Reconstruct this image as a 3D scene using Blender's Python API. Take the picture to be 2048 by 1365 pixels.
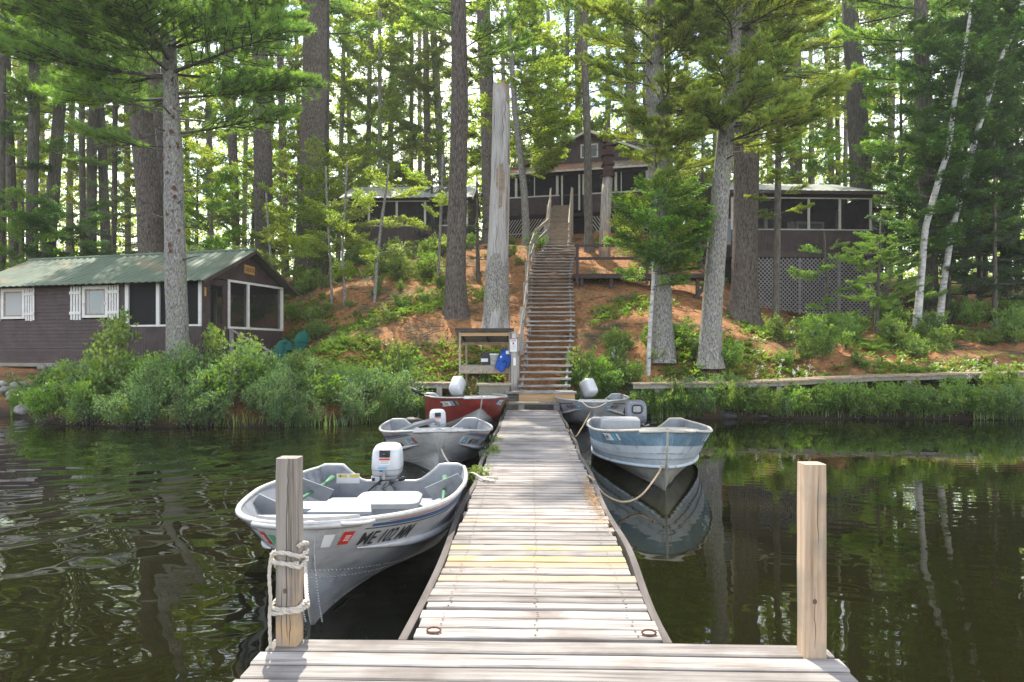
import bpy, math, random
import numpy as np
from mathutils import Vector, Matrix, Euler

sc = bpy.context.scene
for _o in list(bpy.data.objects):
    bpy.data.objects.remove(_o)
COL = sc.collection
R = math.radians

# ------------------------------------------------------------------ camera
F, CX, CY, CAMZ = 1365.0, 1024.0, 703.0, 1.75
YAW = math.atan(38 / 1365)
cam_data = bpy.data.cameras.new('camera')
cam_data.sensor_width = 36
cam_data.lens = 36 * F / 2048
cam_data.shift_y = (CY - 682.5) / 2048
cam_data.clip_start = 0.05
cam_data.clip_end = 2000
cam = bpy.data.objects.new('camera', cam_data)
COL.objects.link(cam)
cam.location = (0, 0, CAMZ)
cam.rotation_euler = (R(90), 0, YAW)
sc.camera = cam

# ------------------------------------------------------------------ world and sun
SUN_EL, SUN_AZ = R(57), R(-16)          # azimuth measured from +Y towards +X
world = bpy.data.worlds.new('World')
sc.world = world
world.use_nodes = True
wn = world.node_tree
bg = wn.nodes['Background']
sky = wn.nodes.new('ShaderNodeTexSky')
sky.sky_type = 'NISHITA'
sky.sun_disc = False
sky.sun_elevation = SUN_EL
sky.sun_rotation = SUN_AZ
sky.air_density = 1.0
sky.dust_density = 0.4
sky.ozone_density = 1.6
# thin broken cloud over the whole sky: the same light, whiter and a little brighter where the cloud is
tcw = wn.nodes.new('ShaderNodeTexCoord')
mpw = wn.nodes.new('ShaderNodeMapping'); mpw.inputs['Scale'].default_value = (1, 1, 2.2)
nzw = wn.nodes.new('ShaderNodeTexNoise'); nzw.inputs['Scale'].default_value = 3.2; nzw.inputs['Detail'].default_value = 7; nzw.inputs['Roughness'].default_value = .58
mrw = wn.nodes.new('ShaderNodeMapRange'); mrw.inputs[1].default_value = .36; mrw.inputs[2].default_value = .60; mrw.inputs[3].default_value = .18; mrw.inputs[4].default_value = .95
bww = wn.nodes.new('ShaderNodeRGBToBW')
clw = wn.nodes.new('ShaderNodeMix'); clw.data_type = 'RGBA'; clw.blend_type = 'MULTIPLY'; clw.inputs[0].default_value = 1
clw.inputs[7].default_value = (1.16, 1.10, 1.02, 1)
mxw = wn.nodes.new('ShaderNodeMix'); mxw.data_type = 'RGBA'
wn.links.new(tcw.outputs['Generated'], mpw.inputs[0]); wn.links.new(mpw.outputs[0], nzw.inputs['Vector']); wn.links.new(nzw.outputs[0], mrw.inputs[0])
wn.links.new(sky.outputs[0], bww.inputs[0]); wn.links.new(bww.outputs[0], clw.inputs[6])
wn.links.new(mrw.outputs[0], mxw.inputs[0]); wn.links.new(sky.outputs[0], mxw.inputs[6]); wn.links.new(clw.outputs[2], mxw.inputs[7])
wn.links.new(mxw.outputs[2], bg.inputs[0])
bg.inputs[1].default_value = 0.15
sun_data = bpy.data.lights.new('sun', 'SUN')
sun_data.energy = 2.0
sun_data.angle = R(0.6)
sun_data.color = (1.0, 0.93, 0.82)
sun = bpy.data.objects.new('sun', sun_data)
COL.objects.link(sun)
sdir = Vector((math.sin(SUN_AZ) * math.cos(SUN_EL), math.cos(SUN_AZ) * math.cos(SUN_EL), math.sin(SUN_EL)))
sun.rotation_euler = sdir.to_track_quat('Z', 'Y').to_euler()
sun.location = (0, 0, 60)
sc.view_settings.view_transform = 'Standard'
sc.view_settings.look = 'None'
sc.view_settings.gamma = 1.0
sc.view_settings.use_curve_mapping = False
sc.view_settings.exposure = 2.2
cy = sc.cycles
cy.max_bounces = 7
cy.diffuse_bounces = 3
cy.glossy_bounces = 3
cy.transmission_bounces = 4
cy.transparent_max_bounces = 8
cy.caustics_reflective = False
cy.caustics_refractive = False
cy.use_denoising = True
cy.sample_clamp_indirect = 6.0

# ------------------------------------------------------------------ picture <-> place
def at(px, py, Y):
    u = (px - CX) / F
    dx = -math.sin(YAW) + u * math.cos(YAW)
    dy = math.cos(YAW) + u * math.sin(YAW)
    t = Y / dy
    return Vector((dx * t, Y, CAMZ + (CY - py) / F * t))

def mpp(Y):
    return Y / F                              # metres per photo pixel at depth Y

# ------------------------------------------------------------------ object helpers
def link(o, parent=None):
    COL.objects.link(o)
    if parent is not None:
        o.parent = parent
    return o

def tag(o, label=None, cat=None, group=None, kind=None):
    if label: o['label'] = label
    if cat: o['category'] = cat
    if group: o['group'] = group
    if kind: o['kind'] = kind
    return o

def thing(name, label, cat, loc=(0, 0, 0), rz=0.0, group=None):
    o = bpy.data.objects.new(name, None)
    o.empty_display_size = 0.2
    link(o)
    o.location = loc
    o.rotation_euler = (0, 0, rz)
    return tag(o, label, cat, group)

def offset_of(o):
    v = Vector((0, 0, 0))
    while o is not None:
        v += o.location
        o = o.parent
    return v

def mesh_from(name, verts, faces, mats, midx=None, smooth=False):
    me = bpy.data.meshes.new(name)
    me.from_pydata([tuple(v) for v in verts], [], [tuple(f) for f in faces])
    for m in (mats if isinstance(mats, (list, tuple)) else [mats]):
        me.materials.append(m)
    if midx is not None:
        me.polygons.foreach_set('material_index', midx)
    if smooth:
        me.polygons.foreach_set('use_smooth', [True] * len(me.polygons))
    me.update()
    return me

class MB:
    """collects simple solids into one mesh"""
    def __init__(s):
        s.v, s.f, s.m = [], [], []
    def add(s, vs, fs, mi=0):
        n = len(s.v)
        s.v.extend([Vector(p) for p in vs])
        for f in fs:
            s.f.append(tuple(i + n for i in f)); s.m.append(mi)
        return s
    def box(s, x0, x1, y0, y1, z0, z1, mi=0):
        vs = [(x, y, z) for z in (z0, z1) for y in (y0, y1) for x in (x0, x1)]
        return s.add(vs, [(0, 2, 3, 1), (4, 5, 7, 6), (0, 1, 5, 4), (2, 6, 7, 3), (0, 4, 6, 2), (1, 3, 7, 5)], mi)
    def beam(s, p, q, w, h, up=(0, 0, 1), mi=0):
        p, q, up = Vector(p), Vector(q), Vector(up)
        d = (q - p).normalized()
        a = d.cross(up)
        if a.length < 1e-4: a = d.cross(Vector((0, 1, 0)))
        a.normalize(); b = a.cross(d).normalized()
        vs = []
        for e in (p, q):
            for (i, j) in ((-1, -1), (1, -1), (1, 1), (-1, 1)):
                vs.append(e + a * (w / 2 * i) + b * (h / 2 * j))
        return s.add(vs, [(0, 1, 2, 3), (7, 6, 5, 4), (0, 4, 5, 1), (1, 5, 6, 2), (2, 6, 7, 3), (3, 7, 4, 0)], mi)
    def tube(s, pts, rad, seg=6, mi=0, cap=True):
        pts = [Vector(p) for p in pts]
        n = len(pts)
        rr = rad if isinstance(rad, (list, tuple)) else [rad] * n
        vs, fs = [], []
        ref = None
        for i in range(n):
            d = (pts[min(i + 1, n - 1)] - pts[max(i - 1, 0)])
            d = d.normalized() if d.length > 1e-9 else Vector((0, 0, 1))
            if ref is None:
                ref = Vector((0, 0, 1)) if abs(d.z) < .9 else Vector((1, 0, 0))
            a = (ref - d * ref.dot(d))
            a = a.normalized() if a.length > 1e-6 else d.orthogonal().normalized()
            ref = a
            b = d.cross(a)
            for k in range(seg):
                t = 2 * math.pi * k / seg
                vs.append(pts[i] + (a * math.cos(t) + b * math.sin(t)) * rr[i])
        for i in range(n - 1):
            for k in range(seg):
                k2 = (k + 1) % seg
                fs.append((i * seg + k, i * seg + k2, (i + 1) * seg + k2, (i + 1) * seg + k))
        if cap:
            fs.append(tuple(range(seg - 1, -1, -1)))
            fs.append(tuple(range((n - 1) * seg, n * seg)))
        return s.add(vs, fs, mi)
    def loft(s, rings, mi=0, cap=True):
        n = len(rings[0]); vs = [p for r in rings for p in r]; fs = []
        for i in range(len(rings) - 1):
            for k in range(n):
                k2 = (k + 1) % n
                fs.append((i * n + k, i * n + k2, (i + 1) * n + k2, (i + 1) * n + k))
        if cap:
            fs.append(tuple(range(n - 1, -1, -1)))
            fs.append(tuple(range((len(rings) - 1) * n, len(rings) * n)))
        return s.add(vs, fs, mi)
    def prism(s, poly, ext, mi=0):
        """closed polygon (3-D points) pushed along ext"""
        n = len(poly); e = Vector(ext)
        vs = [Vector(p) for p in poly] + [Vector(p) + e for p in poly]
        fs = [tuple(range(n - 1, -1, -1)), tuple(range(n, 2 * n))]
        for k in range(n):
            k2 = (k + 1) % n
            fs.append((k, k2, n + k2, n + k))
        return s.add(vs, fs, mi)
    def build(s, name, mat, parent=None, world=False, smooth=False, loc=None):
        off = offset_of(parent) if (world and parent is not None) else Vector((0, 0, 0))
        if loc is not None: off = Vector(loc)
        me = mesh_from(name, [v - off for v in s.v], s.f, mat, s.m, smooth)
        o = bpy.data.objects.new(name, me)
        if loc is not None: o.location = loc
        return link(o, parent)

def obj_from(name, me, parent=None, loc=(0, 0, 0), rot=(0, 0, 0), scale=(1, 1, 1)):
    o = bpy.data.objects.new(name, me)
    o.location = loc; o.rotation_euler = rot; o.scale = scale
    return link(o, parent)

def superring(cx, cy, z, hx, hy, n=16, p=3.2):
    r = []
    for k in range(n):
        t = 2 * math.pi * k / n
        c, s_ = math.cos(t), math.sin(t)
        r.append((cx + hx * math.copysign(abs(c) ** (2 / p), c), cy + hy * math.copysign(abs(s_) ** (2 / p), s_), z))
    return r

def spline(pts, n=8):
    pts = [Vector(p) for p in pts]
    out = []
    for i in range(len(pts) - 1):
        p0, p1, p2, p3 = pts[max(i - 1, 0)], pts[i], pts[i + 1], pts[min(i + 2, len(pts) - 1)]
        for k in range(n):
            t = k / n
            out.append(0.5 * ((2 * p1) + (-p0 + p2) * t + (2 * p0 - 5 * p1 + 4 * p2 - p3) * t * t + (-p0 + 3 * p1 - 3 * p2 + p3) * t ** 3))
    out.append(pts[-1])
    return out

# text outlines, made once and kept as plain vertex lists
_txt = {}
def text_mesh(body):
    if body in _txt: return _txt[body]
    cu = bpy.data.curves.new('lettering', 'FONT')
    cu.body = body; cu.size = 1.0; cu.resolution_u = 3; cu.offset = 0.012
    ob = bpy.data.objects.new('lettering', cu)
    COL.objects.link(ob)
    bpy.context.view_layer.update()
    dg = bpy.context.evaluated_depsgraph_get()
    me = ob.evaluated_get(dg).to_mesh()
    vs = [Vector(v.co) for v in me.vertices]; fs = [tuple(p.vertices) for p in me.polygons]
    ob.evaluated_get(dg).to_mesh_clear()
    bpy.data.objects.remove(ob); bpy.data.curves.remove(cu)
    xs = [v.x for v in vs]; ys = [v.y for v in vs]
    cx, cyy, h = (min(xs) + max(xs)) / 2, (min(ys) + max(ys)) / 2, max(ys) - min(ys)
    vs = [((v.x - cx) / h, (v.y - cyy) / h) for v in vs]
    _txt[body] = (vs, fs)
    return _txt[body]
for _b in ('ME 102 MM', '102 MM', 'ME 101 M', '101 MM', 'ME 110 A', 'ME 5830 V', 'ME 649', 'DOCK', '17'):
    text_mesh(_b)

# ------------------------------------------------------------------ materials
def nodes(name):
    m = bpy.data.materials.new(name); m.use_nodes = True
    nt = m.node_tree
    return m, nt, nt.nodes['Principled BSDF']

def N(nt, t, **kw):
    n = nt.nodes.new('ShaderNode' + t)
    for k, v in kw.items(): setattr(n, k, v)
    return n

def vec_in(nt, stretch, rnd=9.0, coord='pos'):
    if coord == 'pos':
        src = N(nt, 'NewGeometry').outputs['Position']
    else:
        src = N(nt, 'TexCoord').outputs['Object']
    mul = N(nt, 'VectorMath', operation='MULTIPLY')
    mul.inputs[1].default_value = stretch
    nt.links.new(src, mul.inputs[0])
    out = mul.outputs[0]
    info = N(nt, 'ObjectInfo')
    if rnd:
        ad = N(nt, 'VectorMath', operation='ADD')
        sc_ = N(nt, 'Math', operation='MULTIPLY'); sc_.inputs[1].default_value = rnd
        nt.links.new(info.outputs['Random'], sc_.inputs[0])
        nt.links.new(out, ad.inputs[0]); nt.links.new(sc_.outputs[0], ad.inputs[1])
        out = ad.outputs[0]
    return out, info

def ramp(nt, fac, cols):
    r = N(nt, 'ValToRGB')
    el = r.color_ramp.elements
    while len(el) < len(cols): el.new(0.5)
    for e, (p, c) in zip(el, cols):
        e.position = p; e.color = (*c, 1)
    nt.links.new(fac, r.inputs[0])
    return r.outputs[0]

def M(name, cols, scale=4.0, stretch=(1, 1, 1), rough=0.8, bump=0.3, bdist=0.01, var=0.15, metal=0.0, spec=0.3,
      coord='pos', detail=6.0, rnd=9.0, cols2=None, scale2=0.6, mix2=(0.45, 0.65), col2=None, dist=0.0):
    m, nt, b = nodes(name)
    v, info = vec_in(nt, stretch, rnd, coord)
    no = N(nt, 'TexNoise'); no.inputs['Scale'].default_value = scale; no.inputs['Detail'].default_value = detail
    no.inputs['Roughness'].default_value = 0.62; no.inputs['Distortion'].default_value = dist
    nt.links.new(v, no.inputs['Vector'])
    c = ramp(nt, no.outputs[0], cols)
    if col2 is not None:                                   # stains / moss / rust patches with their own shape
        v2, _ = vec_in(nt, (1, 1, 1), rnd, coord)
        n2 = N(nt, 'TexNoise'); n2.inputs['Scale'].default_value = scale2; n2.inputs['Detail'].default_value = 5
        nt.links.new(v2, n2.inputs['Vector'])
        mr = N(nt, 'MapRange'); mr.inputs[1].default_value = mix2[0]; mr.inputs[2].default_value = mix2[1]
        nt.links.new(n2.outputs[0], mr.inputs[0])
        mx = N(nt, 'Mix', data_type='RGBA')
        nt.links.new(mr.outputs[0], mx.inputs[0]); nt.links.new(c, mx.inputs[6])
        mx.inputs[7].default_value = (*col2, 1)
        c = mx.outputs[2]
    if var:
        h = N(nt, 'HueSaturation')
        mr = N(nt, 'MapRange'); mr.inputs[3].default_value = 1 - var; mr.inputs[4].default_value = 1 + var
        nt.links.new(info.outputs['Random'], mr.inputs[0])
        nt.links.new(mr.outputs[0], h.inputs['Value']); nt.links.new(c, h.inputs['Color'])
        c = h.outputs[0]
    nt.links.new(c, b.inputs['Base Color'])
    b.inputs['Roughness'].default_value = rough
    b.inputs['Metallic'].default_value = metal
    b.inputs['Specular IOR Level'].default_value = spec
    if bump:
        bp = N(nt, 'Bump'); bp.inputs['Strength'].default_value = bump; bp.inputs['Distance'].default_value = bdist
        nt.links.new(no.outputs[0], bp.inputs['Height']); nt.links.new(bp.outputs[0], b.inputs['Normal'])
    return m

def leaf_mat(name, c1, c2, tr, fac=0.45, var=0.25, scale=0.9, brown=None):
    m, nt, b = nodes(name)
    nt.nodes.remove(b)
    v, info = vec_in(nt, (1, 1, 1), 5.0)
    no = N(nt, 'TexNoise'); no.inputs['Scale'].default_value = scale; no.inputs['Detail'].default_value = 5
    no.inputs['Roughness'].default_value = 0.75
    nt.links.new(v, no.inputs['Vector'])
    cols = [(0.36, c1), (0.62, c2)]
    if brown: cols.append((0.74, brown))
    c = ramp(nt, no.outputs[0], cols)
    h = N(nt, 'HueSaturation')
    mr = N(nt, 'MapRange'); mr.inputs[3].default_value = 1 - var; mr.inputs[4].default_value = 1 + var
    nt.links.new(info.outputs['Random'], mr.inputs[0]); nt.links.new(mr.outputs[0], h.inputs['Value'])
    nt.links.new(c, h.inputs['Color'])
    d = N(nt, 'BsdfDiffuse'); nt.links.new(h.outputs[0], d.inputs[0])
    t = N(nt, 'BsdfTranslucent')
    mx = N(nt, 'Mix', data_type='RGBA', blend_type='MULTIPLY'); mx.inputs[0].default_value = 1.0
    nt.links.new(h.outputs[0], mx.inputs[6]); mx.inputs[7].default_value = (*tr, 1)
    nt.links.new(mx.outputs[2], t.inputs[0])
    ms = N(nt, 'MixShader'); ms.inputs[0].default_value = fac
    nt.links.new(d.outputs[0], ms.inputs[1]); nt.links.new(t.outputs[0], ms.inputs[2])
    g = N(nt, 'BsdfGlossy'); g.inputs['Roughness'].default_value = 0.45
    ms2 = N(nt, 'MixShader'); ms2.inputs[0].default_value = 0.05
    nt.links.new(ms.outputs[0], ms2.inputs[1]); nt.links.new(g.outputs[0], ms2.inputs[2])
    nt.links.new(ms2.outputs[0], nt.nodes['Material Output'].inputs[0])
    return m

def plain(name, c, rough=0.6, metal=0.0, spec=0.4):
    m, nt, b = nodes(name)
    b.inputs['Base Color'].default_value = (*c, 1); b.inputs['Roughness'].default_value = rough
    b.inputs['Metallic'].default_value = metal; b.inputs['Specular IOR Level'].default_value = spec
    return m

# weathered deck boards: grain runs along X
deck_m = M('weathered_deck_wood', [(0.28, (0.105, 0.088, 0.074)), (0.43, (0.245, 0.222, 0.20)), (0.6, (0.34, 0.315, 0.285)), (0.8, (0.43, 0.405, 0.37))],
           scale=1.0, stretch=(1.6, 34, 34), rough=0.85, bump=0.7, bdist=0.006, var=0.26, rnd=60, col2=(0.16, 0.135, 0.115), scale2=2.6, mix2=(0.50, 0.72))
deck_new_m = M('yellow_new_board', [(0.3, (0.38, 0.29, 0.13)), (0.7, (0.47, 0.38, 0.19))], scale=1.0, stretch=(1.2, 30, 30), rough=0.75, bump=0.3, bdist=0.004, var=0.08, rnd=60, col2=(0.46, 0.42, 0.36), scale2=2.5, mix2=(0.5, 0.72))
deck_tan_m = M('tan_board', [(0.3, (0.29, 0.21, 0.145)), (0.7, (0.40, 0.32, 0.235))], scale=1.0, stretch=(1.2, 30, 30), rough=0.8, bump=0.3, bdist=0.004, var=0.1, rnd=60)
greywood_y = M('grey_wood_long', [(0.3, (0.13, 0.12, 0.11)), (0.5, (0.24, 0.22, 0.20)), (0.75, (0.36, 0.34, 0.31))], scale=1.0, stretch=(20, 1.5, 20), bump=0.4, bdist=0.006, rnd=40, col2=(0.22, 0.20, 0.13), scale2=1.3)
greywood_z = M('grey_wood_upright', [(0.3, (0.20, 0.18, 0.16)), (0.5, (0.34, 0.31, 0.28)), (0.75, (0.48, 0.45, 0.41))], scale=1.0, stretch=(26, 26, 1.4), bump=0.5, bdist=0.006, rnd=40)
post_m = M('weathered_post_wood', [(0.30, (0.095, 0.075, 0.060)), (0.42, (0.22, 0.185, 0.155)), (0.55, (0.33, 0.29, 0.25)), (0.7, (0.40, 0.365, 0.325))], scale=1.0, stretch=(30, 30, 1.1), bump=0.6, bdist=0.006, rnd=0, dist=0.8, col2=(0.55, 0.37, 0.20), scale2=3.0, mix2=(0.56, 0.72))
post_new_m = M('fresh_post_wood', [(0.32, (0.25, 0.165, 0.10)), (0.46, (0.40, 0.285, 0.19)), (0.58, (0.50, 0.375, 0.265)), (0.75, (0.56, 0.44, 0.32))], scale=1.0, stretch=(26, 26, 0.9), bump=0.4, bdist=0.004, rnd=0, dist=0.6, col2=(0.25, 0.225, 0.18), scale2=3.2, mix2=(0.5, 0.68))
tread_m = M('stair_tread_wood', [(0.3, (0.14, 0.125, 0.11)), (0.5, (0.29, 0.265, 0.24)), (0.75, (0.44, 0.41, 0.38))], scale=1.0, stretch=(3, 24, 24), bump=0.5, bdist=0.008, var=0.25, rnd=60, col2=(0.17, 0.12, 0.085), scale2=1.7, mix2=(0.56, 0.76))
tan_m = M('tan_stair_wood', [(0.3, (0.22, 0.16, 0.11)), (0.7, (0.38, 0.30, 0.22))], scale=1.0, stretch=(4, 14, 14), bump=0.3, var=0.15, rnd=60)
rail_m = M('pale_rail_wood', [(0.3, (0.28, 0.22, 0.16)), (0.7, (0.48, 0.41, 0.32))], scale=2.0, stretch=(8, 3, 8), bump=0.3, var=0.12, rnd=60)
fresh_m = M('fresh_orange_wood', [(0.3, (0.42, 0.26, 0.13)), (0.7, (0.56, 0.38, 0.21))], scale=1.0, stretch=(2, 20, 20), bump=0.3, var=0.1, rnd=60)
brown_m = M('brown_paint', [(0.3, (0.052, 0.035, 0.032)), (0.5, (0.072, 0.050, 0.046)), (0.7, (0.090, 0.066, 0.060))], scale=3.0, rough=0.7, bump=0.15, var=0.08)
brownrail_m = M('dark_brown_rail', [(0.3, (0.050, 0.035, 0.030)), (0.7, (0.085, 0.065, 0.056))], scale=5.0, rough=0.8, bump=0.2, var=0.1)
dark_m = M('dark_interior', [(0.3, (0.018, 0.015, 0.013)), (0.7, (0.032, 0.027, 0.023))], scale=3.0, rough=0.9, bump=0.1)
white_m = M('white_trim_paint', [(0.3, (0.60, 0.58, 0.54)), (0.7, (0.76, 0.74, 0.70))], scale=6.0, rough=0.6, bump=0.1, var=0.05)
cream_m = M('cream_trim_paint', [(0.3, (0.42, 0.39, 0.32)), (0.7, (0.58, 0.55, 0.47))], scale=6.0, rough=0.65, bump=0.1, var=0.06)
lattice_m = M('grey_lattice_paint', [(0.3, (0.22, 0.20, 0.20)), (0.7, (0.34, 0.315, 0.315))], scale=5.0, rough=0.8, bump=0.1, var=0.1)
lattice_w = M('pale_lattice_paint', [(0.3, (0.36, 0.33, 0.27)), (0.7, (0.50, 0.47, 0.40))], scale=5.0, rough=0.8, bump=0.1, var=0.1)
roofg_m = M('green_metal_roof', [(0.3, (0.075, 0.110, 0.068)), (0.7, (0.125, 0.165, 0.105))], scale=2.0, rough=0.6, bump=0.08, var=0.05, spec=0.35, rnd=0, col2=(0.22, 0.17, 0.10), scale2=0.9, mix2=(0.55, 0.70))
roofp_m = M('pale_metal_roof', [(0.3, (0.22, 0.23, 0.19)), (0.7, (0.33, 0.34, 0.28))], scale=2.0, rough=0.42, bump=0.05, var=0.05, spec=0.5, rnd=0, col2=(0.20, 0.17, 0.11), scale2=1.2, mix2=(0.58, 0.75))
roofr_m = M('rusty_metal_roof', [(0.36, (0.085, 0.14, 0.09)), (0.46, (0.17, 0.13, 0.08)), (0.55, (0.26, 0.115, 0.06)), (0.7, (0.34, 0.15, 0.075))], scale=0.8, rough=0.6, bump=0.1, var=0.05, rnd=0)
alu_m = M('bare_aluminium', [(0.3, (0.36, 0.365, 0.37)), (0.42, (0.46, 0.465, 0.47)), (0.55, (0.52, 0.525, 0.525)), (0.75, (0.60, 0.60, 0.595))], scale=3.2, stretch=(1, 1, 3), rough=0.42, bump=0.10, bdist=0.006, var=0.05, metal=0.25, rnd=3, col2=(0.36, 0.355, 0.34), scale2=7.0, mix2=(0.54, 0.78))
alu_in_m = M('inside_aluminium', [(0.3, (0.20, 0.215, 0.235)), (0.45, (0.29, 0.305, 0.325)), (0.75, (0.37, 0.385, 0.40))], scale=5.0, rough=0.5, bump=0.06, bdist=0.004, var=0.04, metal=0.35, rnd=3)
alu_trim_m = M('bright_gunwale', [(0.3, (0.42, 0.41, 0.39)), (0.7, (0.58, 0.57, 0.55))], scale=9.0, rough=0.45, bump=0.08, bdist=0.003, var=0.05, metal=0.35, rnd=3)
hull_stain_m = M('stained_bottom', [(0.3, (0.22, 0.20, 0.14)), (0.5, (0.36, 0.34, 0.28)), (0.75, (0.48, 0.47, 0.43))], scale=4.0, rough=0.45, bump=0.05, var=0.05, metal=0.15, rnd=3)
blue_m = M('worn_blue_paint', [(0.3, (0.085, 0.165, 0.235)), (0.5, (0.155, 0.245, 0.315)), (0.7, (0.30, 0.375, 0.42))], scale=5.0, rough=0.5, bump=0.05, var=0.04, rnd=3)
paleblue_m = M('worn_pale_blue_paint', [(0.31, (0.27, 0.28, 0.28)), (0.42, (0.52, 0.57, 0.60)), (0.6, (0.60, 0.65, 0.68)), (0.75, (0.66, 0.71, 0.74))], scale=4.0, rough=0.5, bump=0.05, var=0.04, rnd=3)
red_m = M('worn_red_paint', [(0.28, (0.24, 0.12, 0.10)), (0.42, (0.20, 0.030, 0.026)), (0.75, (0.28, 0.042, 0.034))], scale=3.0, rough=0.4, bump=0.04, var=0.04, rnd=3)
motor_w = M('white_motor_paint', [(0.3, (0.50, 0.51, 0.52)), (0.7, (0.60, 0.61, 0.61))], scale=8.0, rough=0.35, bump=0.03, var=0.03, spec=0.5)
motor_g = M('grey_motor_paint', [(0.3, (0.14, 0.15, 0.17)), (0.7, (0.19, 0.205, 0.23))], scale=8.0, rough=0.3, bump=0.03, var=0.03, spec=0.5)
metal_m = M('dull_grey_metal', [(0.3, (0.26, 0.265, 0.27)), (0.7, (0.42, 0.42, 0.42))], scale=12.0, rough=0.45, bump=0.1, var=0.1, metal=0.6)
black_m = plain('black_plastic', (0.02, 0.02, 0.021), 0.5)
vinyl_m = M('white_vinyl', [(0.3, (0.33, 0.335, 0.335)), (0.7, (0.43, 0.435, 0.43))], scale=7.0, rough=0.5, bump=0.1, var=0.05)
letter_m = plain('black_lettering', (0.035, 0.035, 0.037), 0.6)
dec_blue = plain('blue_decal', (0.04, 0.10, 0.24), 0.45)
dec_lblue = plain('light_blue_decal', (0.12, 0.42, 0.68), 0.5)
dec_red = plain('red_decal', (0.55, 0.04, 0.035), 0.5)
dec_white = plain('white_decal', (0.72, 0.72, 0.70), 0.5)
oar_m = plain('faded_green_paint', (0.06, 0.17, 0.09), 0.6)
dec_green = plain('green_decal', (0.07, 0.32, 0.15), 0.5)
dec_black = plain('dark_decal', (0.05, 0.05, 0.055), 0.5)
dec_yel = plain('yellow_decal', (0.68, 0.52, 0.08), 0.5)
rope_m = M('white_rope', [(0.3, (0.42, 0.37, 0.30)), (0.7, (0.66, 0.61, 0.53))], scale=40, rough=0.9, bump=0.3, var=0.08)
rope_tan = M('tan_rope', [(0.3, (0.30, 0.22, 0.13)), (0.7, (0.48, 0.38, 0.26))], scale=40, rough=0.9, bump=0.3, var=0.08)
rubber_m = M('dock_side_board', [(0.3, (0.060, 0.052, 0.047)), (0.7, (0.15, 0.13, 0.115))], scale=1.0, stretch=(10, 1.5, 20), rough=0.85, bump=0.4, var=0.1, rnd=40)
rust_m = M('rusty_iron', [(0.3, (0.06, 0.03, 0.02)), (0.7, (0.17, 0.075, 0.04))], scale=30, rough=0.9, bump=0.4)
greenchair_m = M('green_plastic', [(0.3, (0.010, 0.095, 0.070)), (0.7, (0.018, 0.135, 0.100))], scale=6, rough=0.5, bump=0.05)
sign_m = M('orange_sign_wood', [(0.3, (0.46, 0.24, 0.06)), (0.7, (0.60, 0.34, 0.10))], scale=1.0, stretch=(3, 3, 30), rough=0.6, bump=0.2, rnd=0)
bluecloth_m = M('blue_nylon', [(0.3, (0.008, 0.045, 0.25)), (0.7, (0.018, 0.10, 0.42))], scale=6, rough=0.7, bump=0.3, bdist=0.02)
terra_m = M('brown_carving', [(0.3, (0.16, 0.06, 0.03)), (0.7, (0.32, 0.14, 0.07))], scale=20, rough=0.8, bump=0.3)
birdhouse_m = M('red_brown_wood', [(0.3, (0.050, 0.026, 0.020)), (0.7, (0.095, 0.050, 0.038))], scale=12, rough=0.85, bump=0.3, var=0.15)
crack_m = plain('wood_crack', (0.085, 0.065, 0.05), .9)
rock_m = M('grey_rock', [(0.3, (0.14, 0.135, 0.13)), (0.5, (0.29, 0.28, 0.265)), (0.75, (0.45, 0.43, 0.40))], scale=6.0, rough=0.9, bump=0.5, bdist=0.02, var=0.2)
rockd_m = M('dark_wet_rock', [(0.3, (0.025, 0.025, 0.024)), (0.7, (0.06, 0.058, 0.054))], scale=6.0, rough=0.55, bump=0.5, bdist=0.02, var=0.1)
bark_pine = M('pine_bark', [(0.30, (0.030, 0.023, 0.018)), (0.43, (0.105, 0.084, 0.068)), (0.60, (0.20, 0.170, 0.145)), (0.8, (0.30, 0.27, 0.24))], scale=1.0, stretch=(26, 26, 7), rough=0.95, bump=1.0, bdist=0.10, var=0.2, detail=5)
bark_grey = M('grey_lichen_bark', [(0.32, (0.07, 0.060, 0.050)), (0.45, (0.19, 0.175, 0.155)), (0.60, (0.34, 0.325, 0.30)), (0.8, (0.48, 0.475, 0.44))], scale=1.0, stretch=(28, 28, 12), rough=0.95, bump=0.8, bdist=0.03, var=0.08, detail=6, col2=(0.25, 0.26, 0.17), scale2=5.0, mix2=(0.56, 0.7))
bark_dark = M('dark_bark', [(0.30, (0.045, 0.038, 0.030)), (0.55, (0.125, 0.110, 0.088)), (0.8, (0.21, 0.195, 0.16))], scale=1.0, stretch=(20, 20, 4), rough=0.95, bump=0.8, bdist=0.04, var=0.25, detail=5)
bark_far = M('hazed_far_bark', [(0.30, (0.075, 0.068, 0.050)), (0.55, (0.19, 0.175, 0.135)), (0.8, (0.29, 0.275, 0.22))], scale=1.0, stretch=(20, 20, 4), rough=0.95, bump=0.6, bdist=0.04, var=0.3, detail=5)  # haze over the distant trunks is put into this paler bark colour
bark_birch = M('white_birch_bark', [(0.32, (0.05, 0.045, 0.04)), (0.40, (0.42, 0.40, 0.37)), (0.6, (0.62, 0.60, 0.57)), (0.8, (0.70, 0.68, 0.65))], scale=1.0, stretch=(4, 4, 11), rough=0.7, bump=0.3, bdist=0.01, var=0.06, detail=4)
snag_m = M('silver_dead_wood', [(0.30, (0.15, 0.125, 0.11)), (0.43, (0.36, 0.335, 0.31)), (0.65, (0.49, 0.465, 0.44)), (0.85, (0.56, 0.54, 0.515))], scale=1.0, stretch=(16, 16, 1.2), rough=0.85, bump=0.7, bdist=0.03, rnd=0, col2=(0.33, 0.20, 0.14), scale2=1.1, mix2=(0.60, 0.68))
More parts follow.
